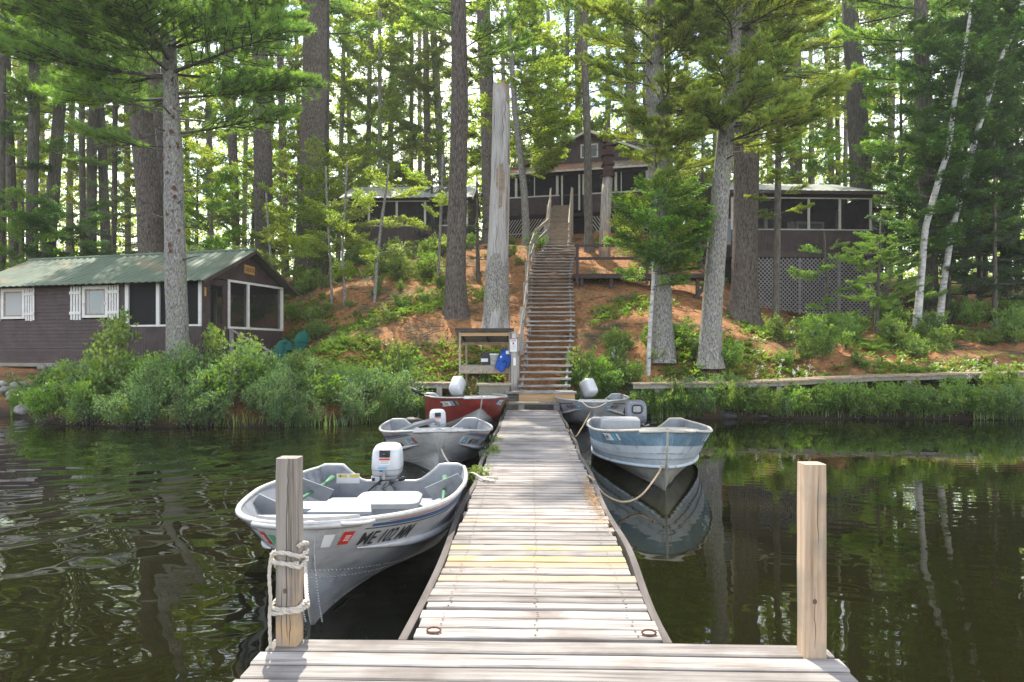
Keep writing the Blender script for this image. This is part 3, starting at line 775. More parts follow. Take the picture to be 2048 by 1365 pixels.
def make_motor(boat, pos, cowl_mat, tilt=0.0, k=1.0, front='window', rz=0.0):
    pw = 4 if front != 'plain' else 7
    e = bpy.data.objects.new('outboard_motor', None); link(e, boat)
    e.location = pos; e.rotation_euler = (tilt, 0, rz); e.scale = (k, k, k)
    mb = MB()
    rings = [superring(0, .10, .165, .140, .185, 20, pw), superring(0, .10, .18, .160, .21, 20, pw), superring(0, .11, .27, .168, .228, 20, pw), superring(0, .115, .37, .165, .225, 20, pw), superring(0, .12, .45, .155, .212, 20, pw), superring(0, .13, .490, .132, .185, 20, pw), superring(0, .135, .505, .09, .14, 20, pw)]
    mb.loft(rings); mb.build('cowling', cowl_mat, e, smooth=True)
    mb = MB().loft([superring(0, .10, .10, .13, .17), superring(0, .10, .168, .135, .185)])
    mb.build('lower_pan', motor_g if cowl_mat is motor_g else metal_m, e, smooth=True)
    mb = MB(); mb.loft([superring(0, .105, .232, .1685, .2255, 20, pw), superring(0, .105, .240, .1690, .2265, 20, pw)], cap=False); mb.build('cowl_seam', metal_m, e)
    if front == 'window':
        MB().box(-.058, .058, -.128, -.085, .385, .462).build('starter_recess', black_m, e)
        MB().tube([(-.03, -.13, .425), (.0, -.150, .415), (.025, -.135, .405)], .014, 6).build('starter_handle', black_m, e, smooth=True)
        mb = MB(); mb.box(-.058, .058, -.1265, -.110, .30, .375, 0); mb.box(-.058, .058, -.129, -.1262, .352, .372, 1)
        mb.box(-.045, .045, -.129, -.1262, .318, .324, 2); mb.box(-.045, .045, -.129, -.1262, .334, .340, 2)
        mb.build('warning_label', [dec_white, dec_red, metal_m], e)
        mb = MB(); mb.box(-.075, .02, -.1195, -.10, .255, .275, 0); mb.box(-.06, -.01, -.122, -.10, .225, .237, 1)
        mb.build('maker_lettering_bar', [dec_lblue, letter_m], e)
        mb = MB(); mb.box(-.155, -.06, -.10, -.02, .105, .165); mb.box(-.145, -.115, -.106, -.10, .118, .15); mb.build('control_panel', motor_w, e)
        MB().box(-.142, -.112, -.110, -.1, .118, .152).build('panel_port', black_m, e)
        MB().box(-.02, .012, -.15, -.10, .14, .235).build('shift_lever', metal_m, e)
    elif front == 'handle':
        mb = MB(); loop = [(.075 * math.copysign(abs(math.cos(t)) ** .6, math.cos(t)), -.128, .385 + .062 * math.copysign(abs(math.sin(t)) ** .6, math.sin(t))) for t in np.linspace(0, 2 * math.pi, 24)]
        mb.tube(loop, .011, 6, cap=False); mb.build('carry_handle', black_m, e, smooth=True)
        MB().box(-.06, .06, -.121, -.10, .345, .43).build('recess', metal_m, e)
        MB().box(-.015, .02, -.15, -.10, .16, .23).build('shift_lever', metal_m, e)
    else:
        MB().box(-.07, .04, .18, .345, .30, .41).build('side_grille', black_m, e)
    mb = MB().box(-.085, .085, -.10, .06, -.02, .07); mb.box(-.10, -.06, -.09, -.02, -.16, .03); mb.box(.06, .10, -.09, -.02, -.16, .03)
    mb.box(-.05, .05, -.085, .12, -.06, .11)
    mb.build('clamp_bracket', metal_m, e)
    mb = MB()
    for sx in (-.05, .05): mb.tube([(sx, -.09, -.10), (sx, -.16, -.10)], .010, 6); mb.tube([(sx - .03, -.16, -.10), (sx + .03, -.16, -.10)], .007, 5)
    mb.build('clamp_screw', black_m, e, smooth=True)
    mb = MB().tube([(.06, -.06, .11), (.14, -.17, .13), (.19, -.26, .16)], .016, 8); mb.build('tiller_arm', metal_m, e, smooth=True)
    MB().tube([(.19, -.26, .16), (.245, -.36, .195)], [.022, .026], 8).build('tiller_grip', black_m, e, smooth=True)
    mb = MB().loft([superring(0, .12, .10, .06, .09), superring(0, .12, -.25, .05, .075), superring(0, .13, -.55, .035, .09), superring(0, .13, -.78, .03, .10)])
    mb.build('leg', metal_m, e, smooth=True)
    mb = MB()
    for w_ in range(3): mb.tube([(rnd.uniform(-.06, .1), -.1, .1), (rnd.uniform(-.1, .12), -.14, .04), (rnd.uniform(-.05, .1), -.11, -.05)], .005, 5)
    mb.build('cable', black_m, e)
    return e

def make_boat(name, label, loc, rz, h, mats, bands=(), low=.16, seats=(.30, .56, .86), riv=True, spray=True, rail_m=alu_trim_m, inside=alu_in_m, crease=()):
    """mats: function t -> material slot; local y runs from the bow (0) to the stern"""
    b = thing(name, label, 'boat', loc, rz)
    ns, nt_ = 30, 16
    ss = [(i / ns) ** 1.7 for i in range(ns + 1)]
    tt = [h.tc * j / 6 for j in range(6)] + [h.tc + (1 - h.tc) * j / 12 for j in range(13)]
    mb = MB()
    for side in (-1, 1):
        vs = [h.P(s, t, side) for s in ss for t in tt]; n = len(tt); fs = []; mi = []
        base = len(mb.v)
        mb.v.extend(vs)
        for i in range(ns):
            for j in range(n - 1):
                q = (base + i * n + j, base + (i + 1) * n + j, base + (i + 1) * n + j + 1, base + i * n + j + 1)
                mb.f.append(q if side > 0 else q[::-1]); mb.m.append(mats[1](.5 * (tt[j] + tt[j + 1])))
    hull = mb.build('hull', mats[0], b, smooth=True)
    # inner skin so that the inside has its own lining
    mb = MB()
    for side in (-1, 1):
        vs = [h.P(s, t, side, -.012) for s in ss[1:] for t in tt[3:]]; n = len(tt) - 3; base = len(mb.v); mb.v.extend(vs)
        for i in range(ns - 1):
            for j in range(n - 1):
                q = (base + i * n + j, base + (i + 1) * n + j, base + (i + 1) * n + j + 1, base + i * n + j + 1)
                mb.f.append(q[::-1] if side > 0 else q); mb.m.append(0)
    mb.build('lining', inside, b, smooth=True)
    # transom with its dip for the motor
    bt = h.P(1, 1).x; zt = h.P(1, 1).z
    sec = [h.P(1, t, 1) for t in tt]
    prof = []
    for i in range(25):
        x = bt * (1 - 2 * i / 24); a = abs(x) / bt
        e = min(1, max(0, (a - .34) / .36)); e = e * e * (3 - 2 * e)
        prof.append((x, zt - low * (1 - e) + (.03 if a > .6 and a < .98 else 0)))
    poly = [(-p.x, h.L, p.z) for p in sec[::-1]][:-1] + [(p.x, h.L, p.z) for p in sec] + [(x, h.L, z) for x, z in prof[1:-1]]
    MB().prism(poly, (0, -.035, 0)).build('transom', inside, b)
    MB().tube([(x, h.L - .017, z + .004) for x, z in prof], .021, 6).build('transom_rail', rail_m, b, smooth=True)
    # gunwale rail
    for side in (-1, 1):
        pts = [h.P(s, 1, side) + Vector((0, 0, .006)) for s in ss]
        mb = MB(); rings = []
        for i, p in enumerate(pts):
            d = (pts[min(i + 1, ns)] - pts[max(i - 1, 0)]).normalized(); a = d.cross(Vector((0, 0, 1))).normalized()
            rings.append([p + a * (.021 * math.cos(t)) + Vector((0, 0, .018 * math.sin(t))) for t in np.linspace(0, 2 * math.pi, 8, endpoint=False)])
        mb.loft(rings); mb.build('gunwale', rail_m, b, smooth=True)
    # bow cap
    z0 = h.zb + .022
    def cap(s1, dz, nm, mat, th=.03, inset=0.0):
        L_ = [h.P(s1 * i / 8, 1, -1) for i in range(8, -1, -1)]; R_ = [h.P(s1 * i / 8, 1, 1) for i in range(1, 9)]
        poly = [(p.x * (1 - inset), p.y + .01 * inset, p.z + dz) for p in L_ + R_]
        MB().prism(poly, (0, 0, th)).build(nm, mat, b)
    cap(.055, .010, 'bow_plate', rail_m, .030)
    # cap front lip
    lip = [h.P(.055 * (1 - i / 6), 1, -1) + Vector((0, 0, -.012)) for i in range(7)] + [h.P(.055 * i / 6, 1, 1) + Vector((0, 0, -.012)) for i in range(1, 7)]
    MB().tube([p + Vector((p.x * .03, -.012, 0)) for p in lip], .020, 6).build('bow_lip', rail_m, b, smooth=True)
    hp = [h.P(.03, 1, 1) + Vector((.0, -.035, 0)), h.P(.045, 1, 1) + Vector((0, -.06, 0)), h.P(.062, 1, 1) + Vector((.02, -.055, 0)), h.P(.075, 1, 1) + Vector((.02, -.03, 0))]
    MB().tube(spline(hp, 4), .012, 6).build('bow_handle', rail_m, b, smooth=True)
    # floor and seats
    zf = .03
    mb = MB(); poly = []
    for side, rng in ((-1, range(10, -1, -1)), (1, range(0, 11))):
        for i in rng:
            s = .16 + .83 * i / 10; poly.append((h.inner_x(s, zf) * side, s * h.L, zf))
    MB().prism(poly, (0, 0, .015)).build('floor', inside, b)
    for s0 in seats:
        dep = .30 / h.L; zs_ = h.P(s0, 1).z - (.17 if s0 < .5 else .20 if s0 < .8 else .34)
        def sx(s): return h.inner_x(s, zs_ - .04)
        a, c = sx(s0), sx(s0 + dep)
        y0_, y1_ = s0 * h.L, (s0 + dep) * h.L
        a2, c2 = min(a * .8, h.inner_x(s0, zf) - .04), min(c * .8, h.inner_x(s0 + dep, zf) - .04)
        mb = MB()
        mb.add([(-a, y0_, zs_), (a, y0_, zs_), (c, y1_, zs_), (-c, y1_, zs_), (-a, y0_ - .012, zs_ - .03), (a, y0_ - .012, zs_ - .03), (c, y1_ + .012, zs_ - .03), (-c, y1_ + .012, zs_ - .03),
                (-a2, y0_ + .02, zf), (a2, y0_ + .02, zf), (c2, y1_ - .02, zf), (-c2, y1_ - .02, zf)],
               [(0, 1, 2, 3), (4, 5, 1, 0), (6, 7, 3, 2), (5, 6, 2, 1), (7, 4, 0, 3), (8, 9, 5, 4), (10, 11, 7, 6), (9, 10, 6, 5), (11, 8, 4, 7)])
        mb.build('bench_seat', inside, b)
    # stem bar
    st = [h.P(0, t) for t in tt]
    MB().tube([Vector((0, p.y - .004, p.z)) for p in st], .016, 6).build('stem', rail_m if rail_m is not cream_m else hull_stain_m, b, smooth=True)
    if riv:
        mb = MB()
        for side in (-1, 1):
            n = 46
            for i in range(n):
                t = .02 + .93 * i / n; octa(mb, h.P(.0016, t, side, .0) + Vector((side * .040, .022, 0)), .0082)
            for i in range(60):
                s = .012 + .75 * i / 60; octa(mb, h.P(s, h.tc + .01, side, .002), .0070)
                octa(mb, h.P(s, h.tc - .045, side, .002), .0070)
            r = random.Random(4)
            for i in range(46): octa(mb, h.P(r.uniform(.02, .3), r.uniform(.1, .36), side, .001), .0052)
        tag(mb.build('rivets', alu_trim_m, b), kind='stuff')
    for (tc_, m_) in crease:
        mb = MB()
        for side in (-1, 1):
            hull_band(h, mb, side, .0, .99, lambda s: tc_ - .012, lambda s: tc_ + .012, .008, 30)
            hull_band(h, mb, side, .0, .99, lambda s: tc_ - .024, lambda s: tc_ - .012, .004, 30)
        mb.build('hull_rib', m_, b, smooth=True)
    if spray:
        for side in (-1, 1):
            mb = MB(); pts = []; rad = []
            for i in range(24):
                u = i / 23; s = .085 + .70 * u; t = .70 - .12 * u
                pts.append(h.P(s, t, side, .010)); rad.append(.004 + .030 * min(1, u * 4) * min(1, (1 - u) * 6))
            mb.tube(pts, rad, 8); mb.build('spray_rail', mats[0][0], b, smooth=True)
    return b

def boat_prop(boat, name, label, cat, mb, mat, group=None, smooth=False):
    """a loose thing lying in a boat, built in the boat's own axes and placed in the world"""
    M_ = Matrix.Translation(boat.location) @ Matrix.Rotation(boat.rotation_euler.z, 4, 'Z')
    mb.v = [M_ @ v for v in mb.v]
    c = sum(mb.v, Vector()) / len(mb.v); c.z = min(v.z for v in mb.v)
    return tag(mb.build(name, mat, loc=c, smooth=smooth), label, cat, group)

# --- near aluminium boat
hA = Hull(3.75, 1.76, .72, .55, .42)
A = make_boat('aluminium_boat', 'big bare aluminium boat lettered ME 102 MM tied to the near left post', (-1.38, 4.02, 0), R(3.2), hA, ([alu_m], lambda t: 0))
mb = MB(); hull_text(hA, mb, 'ME 102 MM', 1, .158, .790, .132, slant=-.06, xs=.73); hull_text(hA, mb, 'ME 102 MM', -1, .20, .79, .132, slant=.0, xs=.73)
mb.build('registration_letters', letter_m, A)['kind'] = 'stuff'
for side in (1, -1):
    mb = MB()
    hull_band(hA, mb, side, .085, .93, lambda s: .93 - .05 * min(1, s * 2.2), lambda s: .955 - .02 * min(1, s * 3), .003, mi=0)
    hull_band(hA, mb, side, .075, .95, lambda s: .905 - .05 * min(1, s * 2.2), lambda s: .917 - .05 * min(1, s * 2.2), .003, mi=1)
    hull_band(hA, mb, side, .12, .9, lambda s: .956, lambda s: .962, .003, mi=2)
    mb.build('stripe', [dec_blue, dec_black, dec_red], A)
    mb = MB(); s0 = .048 if side > 0 else .062
    hull_patch(hA, mb, side, s0 + .001, .82, .085, .105, .004, mi=0)
    hull_patch(hA, mb, side, s0 - .026, .80, .075, .095, .003, mi=1 if side > 0 else 2)
    for q in (-.025, -.008, .012, .028): hull_patch(hA, mb, side, s0 + .002, .82 + q, .045, .006, .006, n=1, mi=1)
    mb.build('sticker', [dec_red, dec_white, dec_green], A)
make_motor(A, (-.06, 3.72, .175), motor_w, rz=0.0, k=1.0)
mb = MB().box(-.62, -.36, 3.705, 3.711, .25, .36, 0); mb.box(-.60, -.50, 3.700, 3.704, .32, .352, 1); mb.box(-.47, -.37, 3.700, 3.704, .32, .352, 1)
mb.box(-.60, -.50, 3.700, 3.704, .265, .305, 0); mb.box(-.58, -.565, 3.696, 3.699, .326, .345, 2)
mb.build('capacity_label', [dec_white, dec_yel, letter_m], A)
# triangular forward deck, cushion box and knee plates
MB().prism([(-.12, .62, .63), (.32, .62, .63), (.22, 1.12, .62), (-.06, 1.12, .62)], (0, 0, .02)).build('fore_deck', alu_in_m, A)
zz = .50
mb = MB().loft([superring(.22, 2.05, .30, .26, .22, 20, 6), superring(.22, 2.05, .385, .27, .23, 20, 6)]); mb.build('seat_box', inside_ := alu_in_m, A)
mb = MB().loft([superring(.22, 2.05, .39, .285, .245, 20, 6), superring(.22, 2.05, .435, .29, .25, 20, 6), superring(.22, 2.05, .45, .27, .23, 20, 6)]); mb.build('seat_cushion', vinyl_m, A)
for side, s0 in ((-1, .40), (-1, .72), (1, .74)):
    p = hA.P(s0, .97, side) - Vector((side * .03, 0, 0)); q = Vector((hA.inner_x(s0, .28) * side * .62, s0 * hA.L + .18, .28))
    MB().beam(p, q, .16, .012, up=(0, 1, .2)).build('knee_plate', alu_in_m, A)
for side in (-1, 1):
    mb = MB().tube([(side * .70, 2.0, .34), (side * .64, 3.2, .34)], .018, 8); mb.tube([(side * .635, 3.2, .34), (side * .62, 3.5, .35)], [.018, .035], 6)
    boat_prop(A, 'oar', ('green oar stowed along the %s side of the near aluminium boat' % ('left' if side < 0 else 'right')), 'oar', mb, oar_m, 'green oars in the near boat', True)

# --- second aluminium boat on the left
hB = Hull(3.85, 1.80, .70, .51, .44, zc0=.42)
Bt = make_boat('aluminium_boat', 'second aluminium boat on the left with a blue and red side stripe', (-1.22, 9.05, 0), R(9), hB, ([alu_m], lambda t: 0))
mb = MB(); hull_text(hB, mb, 'ME 101 M', 1, .20, .78, .10, slant=-.1, xs=.8); hull_text(hB, mb, '101 MM', -1, .25, .74, .10, xs=.8)
mb.build('registration_letters', letter_m, Bt)['kind'] = 'stuff'
for side in (1, -1):
    mb = MB()
    hull_band(hB, mb, side, .10, .93, lambda s: .93 - .16 * min(1, s * 1.6) + .03, lambda s: .965 - .07 * min(1, s * 2), .003, mi=0)
    hull_band(hB, mb, side, .09, .95, lambda s: .925 - .16 * min(1, s * 1.6) + .012, lambda s: .935 - .16 * min(1, s * 1.6) + .015, .003, mi=1)
    hull_band(hB, mb, side, .15, .9, lambda s: .975 - .07 * min(1, s * 2), lambda s: .985 - .07 * min(1, s * 2), .003, mi=2)
    mb.build('stripe', [dec_blue, dec_black, dec_red], Bt)
    mb = MB()
    s0 = .105 if side > 0 else .115
    hull_patch(hB, mb, side, s0, .79, .085, .11, .004, mi=0, slant=.2 * side); hull_patch(hB, mb, side, s0 - .024, .80, .05, .11, .004, mi=2 if side < 0 else 1)
    hull_patch(hB, mb, side, s0 + .035, .77, .06, .09, .004, mi=1)
    hull_patch(hB, mb, side, s0, .77, .04, .03, .006, n=1, mi=1)
    mb.build('sticker', [dec_lblue, dec_white, dec_red], Bt)
make_motor(Bt, (.06, 3.82, .16), motor_w, k=.95)
mb = MB(); rings = []
for i in range(9):
    u = i / 8; rings.append(superring(-.42 + .45 * u, 1.9 + .25 * u, .60 + .10 * math.sin(u * 2.6), .05, .22 * (1 - .2 * u), 10))
mb = MB().loft([[(-.75, 1.6 + .0, .40), (-.75, 2.0, .40), (-.75, 2.0, .43), (-.75, 1.6, .43)], [(-.35, 1.65, .55), (-.35, 2.05, .55), (-.35, 2.05, .60), (-.35, 1.65, .60)], [(-.05, 1.7, .62), (-.05, 2.05, .62), (-.05, 2.05, .665), (-.05, 1.7, .665)], [(.06, 1.72, .56), (.06, 2.05, .56), (.06, 2.05, .59), (.06, 1.72, .59)]])
boat_prop(Bt, 'folding_seat', 'grey folded boat seat propped in the second left boat', 'seat', mb, motor_g, None, False)

# --- red boat at the shore end
hC = Hull(3.75, 1.74, .83, .74, .66, zc0=.62, cw=.90, zk=-.05)
C = make_boat('red_boat', 'red topped aluminium boat nosed in beside the dock near the shore', (-.98, 13.55, 0), R(14), hC,
              ([alu_m, red_m, alu_trim_m], lambda t: 0 if t < .40 else (2 if t < .47 else 1)), riv=False, spray=False)
for side in (1, -1):
    mb = MB(); s0 = .16 if side > 0 else .22
    hull_patch(hC, mb, side, s0 + .02, .86, .44 if side < 0 else .34, .115, .003, mi=0)
    hull_patch(hC, mb, side, s0 + (-.055 if side < 0 else -.035), .86, .10, .115, .005, mi=1)
    if side < 0: hull_patch(hC, mb, side, s0 - .095, .855, .07, .10, .004, mi=2)
    mb.build('number_plate', [dec_white, dec_lblue, dec_green], C)
    mb = MB(); hull_text(hC, mb, 'ME 110 A', side, s0 + .035, .86, .085, .006, xs=.75); mb.build('registration_letters', letter_m, C)['kind'] = 'stuff'
make_motor(C, (.10, 3.72, .60), motor_w, tilt=R(50), k=.95, front='plain', rz=R(-35))
mb = MB().tube([(-.98, 2.9, .73), (-.80, 2.75, .72)], .03, 8); mb.tube([(-1.16, 2.95, .85), (-.98, 2.85, .76)], .045, 8)
boat_prop(C, 'trolling_handle', 'black tiller handle sticking out over the left side of the red boat', 'handle', mb, black_m, None, True)

# --- far right grey boat
hD = Hull(3.5, 1.76, .66, .63, .58, zc0=.42)
D = make_boat('aluminium_boat', 'small grey aluminium boat on the right of the dock nearest the shore', (1.36, 14.85, 0), R(-4), hD, ([alu_m], lambda t: 0), riv=False)
for side in (1, -1):
    mb = MB(); s0 = .085
    hull_patch(hD, mb, side, s0, .80, .12, .13, .004, mi=0); hull_patch(hD, mb, side, s0, .80, .06, .04, .006, n=1, mi=1); mb.build('sticker', [dec_lblue, dec_white], D)
    mb = MB(); hull_text(hD, mb, 'ME 5830 V', side, s0 + .105, .80, .10, .004, xs=.8, slant=-.1 * side); mb.build('registration_letters', letter_m, D)['kind'] = 'stuff'
    mb = MB(); hull_band(hD, mb, side, .12, .9, lambda s: .90 - .1 * s, lambda s: .93 - .1 * s, .003, mi=0); mb.build('stripe', [dec_black], D)
make_motor(D, (-.18, 3.42, .50), motor_w, tilt=R(55), k=1.0, front='plain', rz=R(38))

crease_shade = plain('crease_shade', (.20, .22, .23), .7)  # dark line colour standing in for the shadow along the hull creases
# --- blue boat
hE = Hull(3.9, 1.80, .79, .60, .52, zc0=.20, cw=.90, rake=.30, bp=1.9, bq=.62, zca=.12, kx=.62)
E = make_boat('blue_boat', 'pale blue boat with a darker blue top band and stained bottom', (1.66, 8.35, 0), R(-3.5), hE,
              ([hull_stain_m, paleblue_m, blue_m, alu_trim_m], lambda t: 0 if t < .40 else (1 if t < .75 else 2)), riv=False, spray=False, rail_m=cream_m,
              crease=((.56, paleblue_m), (.65, paleblue_m)))
for side in (1, -1):
    MB().tube([hE.P(.995 * (i / 40) ** 1.4, .425, side, .012) for i in range(41)], .022, 8).build('chine_rail', paleblue_m, E, smooth=True)
    mb = MB(); [mb.tube([hE.P(.995 * (i / 40) ** 1.4, q, side, .003) for i in range(41)], .0055, 4) for q in (.545, .64)]; mb.build('crease_shade_line', crease_shade, E)
for side in (1, -1):
    mb = MB(); s0 = .30 if side > 0 else .27
    hull_patch(hE, mb, side, s0, .90, .30, .11, .003, mi=0); hull_patch(hE, mb, side, s0 + (-.055 if side < 0 else -.05), .90, .09, .11, .005, mi=1)
    hull_patch(hE, mb, side, s0 - .085, .905, .06, .10, .004, mi=0)
    mb.build('number_plate', [dec_white, dec_lblue], E)
    mb = MB(); hull_text(hE, mb, 'ME 649' if side < 0 else '17', side, s0 + .02, .90, .075, .006, xs=.7); mb.build('registration_letters', letter_m, E)['kind'] = 'stuff'
mb = MB()
for i in range(34): octa(mb, hE.P(.0016, .45 + .53 * i / 34, -1) + Vector((-.025, .015, 0)), .006); octa(mb, hE.P(.0016, .45 + .53 * i / 34, 1) + Vector((.025, .015, 0)), .006)
tag(mb.build('rivets', alu_trim_m, E), kind='stuff')
make_motor(E, (-.02, 3.86, .30), motor_g, k=1.12, front='handle')
mb = MB().loft([superring(-.42, 2.25, .38, .30, .24, 20, 6), superring(-.42, 2.25, .70, .30, .24, 20, 6), superring(-.42, 2.25, .72, .28, .22, 20, 6)])
boat_prop(E, 'cushion_box', 'white cushioned seat box standing in the blue boat', 'seat box', mb, vinyl_m)
mb = MB(); mb.box(.22, .66, 1.3, 1.75, .42, .62); mb.box(.24, .44, 1.15, 1.35, .56, .68)
mb.build('side_console', inside_, E)

# fuel hoses
for bt_, q in ((A, [(-.10, 3.62, .30), (-.35, 3.4, .10), (-.30, 2.9, .07), (.05, 2.6, .07), (.30, 2.5, .10)]), (E, [(.05, 3.75, .45), (.4, 3.4, .2), (.5, 2.9, .12), (.3, 2.6, .12)])):
    boat_prop(bt_, 'fuel_hose', 'thin black fuel hose lying on the floor of the %s' % ('near aluminium boat' if bt_ is A else 'pale blue boat'), 'hose', MB().tube(spline(q, 6), .011, 5), black_m, None, True)
# boat lines
hang_rope('rope from the bow eye of the second boat down to the left dock edge', [(-1.21, 9.16, .44), (-1.13, 9.0, .34), (-.98, 8.6, .28), (-.80, 8.1, .30), (-.64, 7.55, .40), (-.50, 7.25, .385), (-.38, 7.20, .38), (-.52, 7.34, .385), (-.36, 7.4, .38)], .011, rope_m)
hang_rope('tan rope sagging from the right dock edge to the blue boat bow', [(.60, 7.55, .39), (.66, 7.42, .37), (.78, 7.35, .22), (1.0, 7.5, .10), (1.25, 7.8, .11), (1.5, 8.15, .28), (1.61, 8.42, .37)], .012, rope_tan)
hang_rope('tangled tan rope between the right dock edge and the far grey boat', [(.58, 12.1, .38), (.66, 11.9, .36), (.60, 11.7, .32), (.74, 11.6, .22), (.68, 11.8, .40), (.8, 12.4, .20), (1.0, 13.4, .26), (1.3, 14.95, .42)], .014, rope_tan, twist=False)
hang_rope('white line looped from the bow plate of the far grey boat', [(1.1, 14.9, .66), (1.25, 14.7, .55), (1.45, 14.7, .56), (1.7, 15.0, .66)], .012, rope_m, twist=False)
o = hang_rope('short white rope with a clip linking the left post to the boat bow eye', [(-1.095, 3.24, .535), (-1.105, 3.34, .49), (-1.155, 3.5, .455), (-1.20, 3.62, .455), (-1.27, 3.82, .47), (-1.375, 4.12, .50)], .011, rope_m)
# ------------------------------------------------------------------ unit box pieces, shared between alike pieces
_unit = {}
def unit_box(name, mat):
    k = (name, mat.name)
    if k not in _unit:
        _unit[k] = mesh_from(name, [(x, y, z) for z in (-.5, .5) for y in (-.5, .5) for x in (-.5, .5)],
                             [(0, 2, 3, 1), (4, 5, 7, 6), (0, 1, 5, 4), (2, 6, 7, 3), (0, 4, 6, 2), (1, 3, 7, 5)], mat)
    return _unit[k]
def piece(name, mat, parent, p, q, w, h, up=(0, 0, 1)):
    """a straight board from p to q (parent-local), its own object on a shared unit box"""
    p, q, up = Vector(p), Vector(q), Vector(up)
    d = q - p; L = d.length; d = d / L
    a = d.cross(up)
    a = a.normalized() if a.length > 1e-4 else d.orthogonal().normalized()
    b = a.cross(d)
    o = bpy.data.objects.new(name, unit_box(name, mat)); link(o, parent)
    m = Matrix((d, a, b)).transposed()
    o.location = (p + q) / 2; o.rotation_euler = m.to_euler(); o.scale = (L, w, h)
    return o
def block(name, mat, parent, x0, x1, y0, y1, z0, z1):
    o = bpy.data.objects.new(name, unit_box(name, mat)); link(o, parent)
    o.location = ((x0 + x1) / 2, (y0 + y1) / 2, (z0 + z1) / 2); o.scale = (x1 - x0, y1 - y0, z1 - z0)
    return o

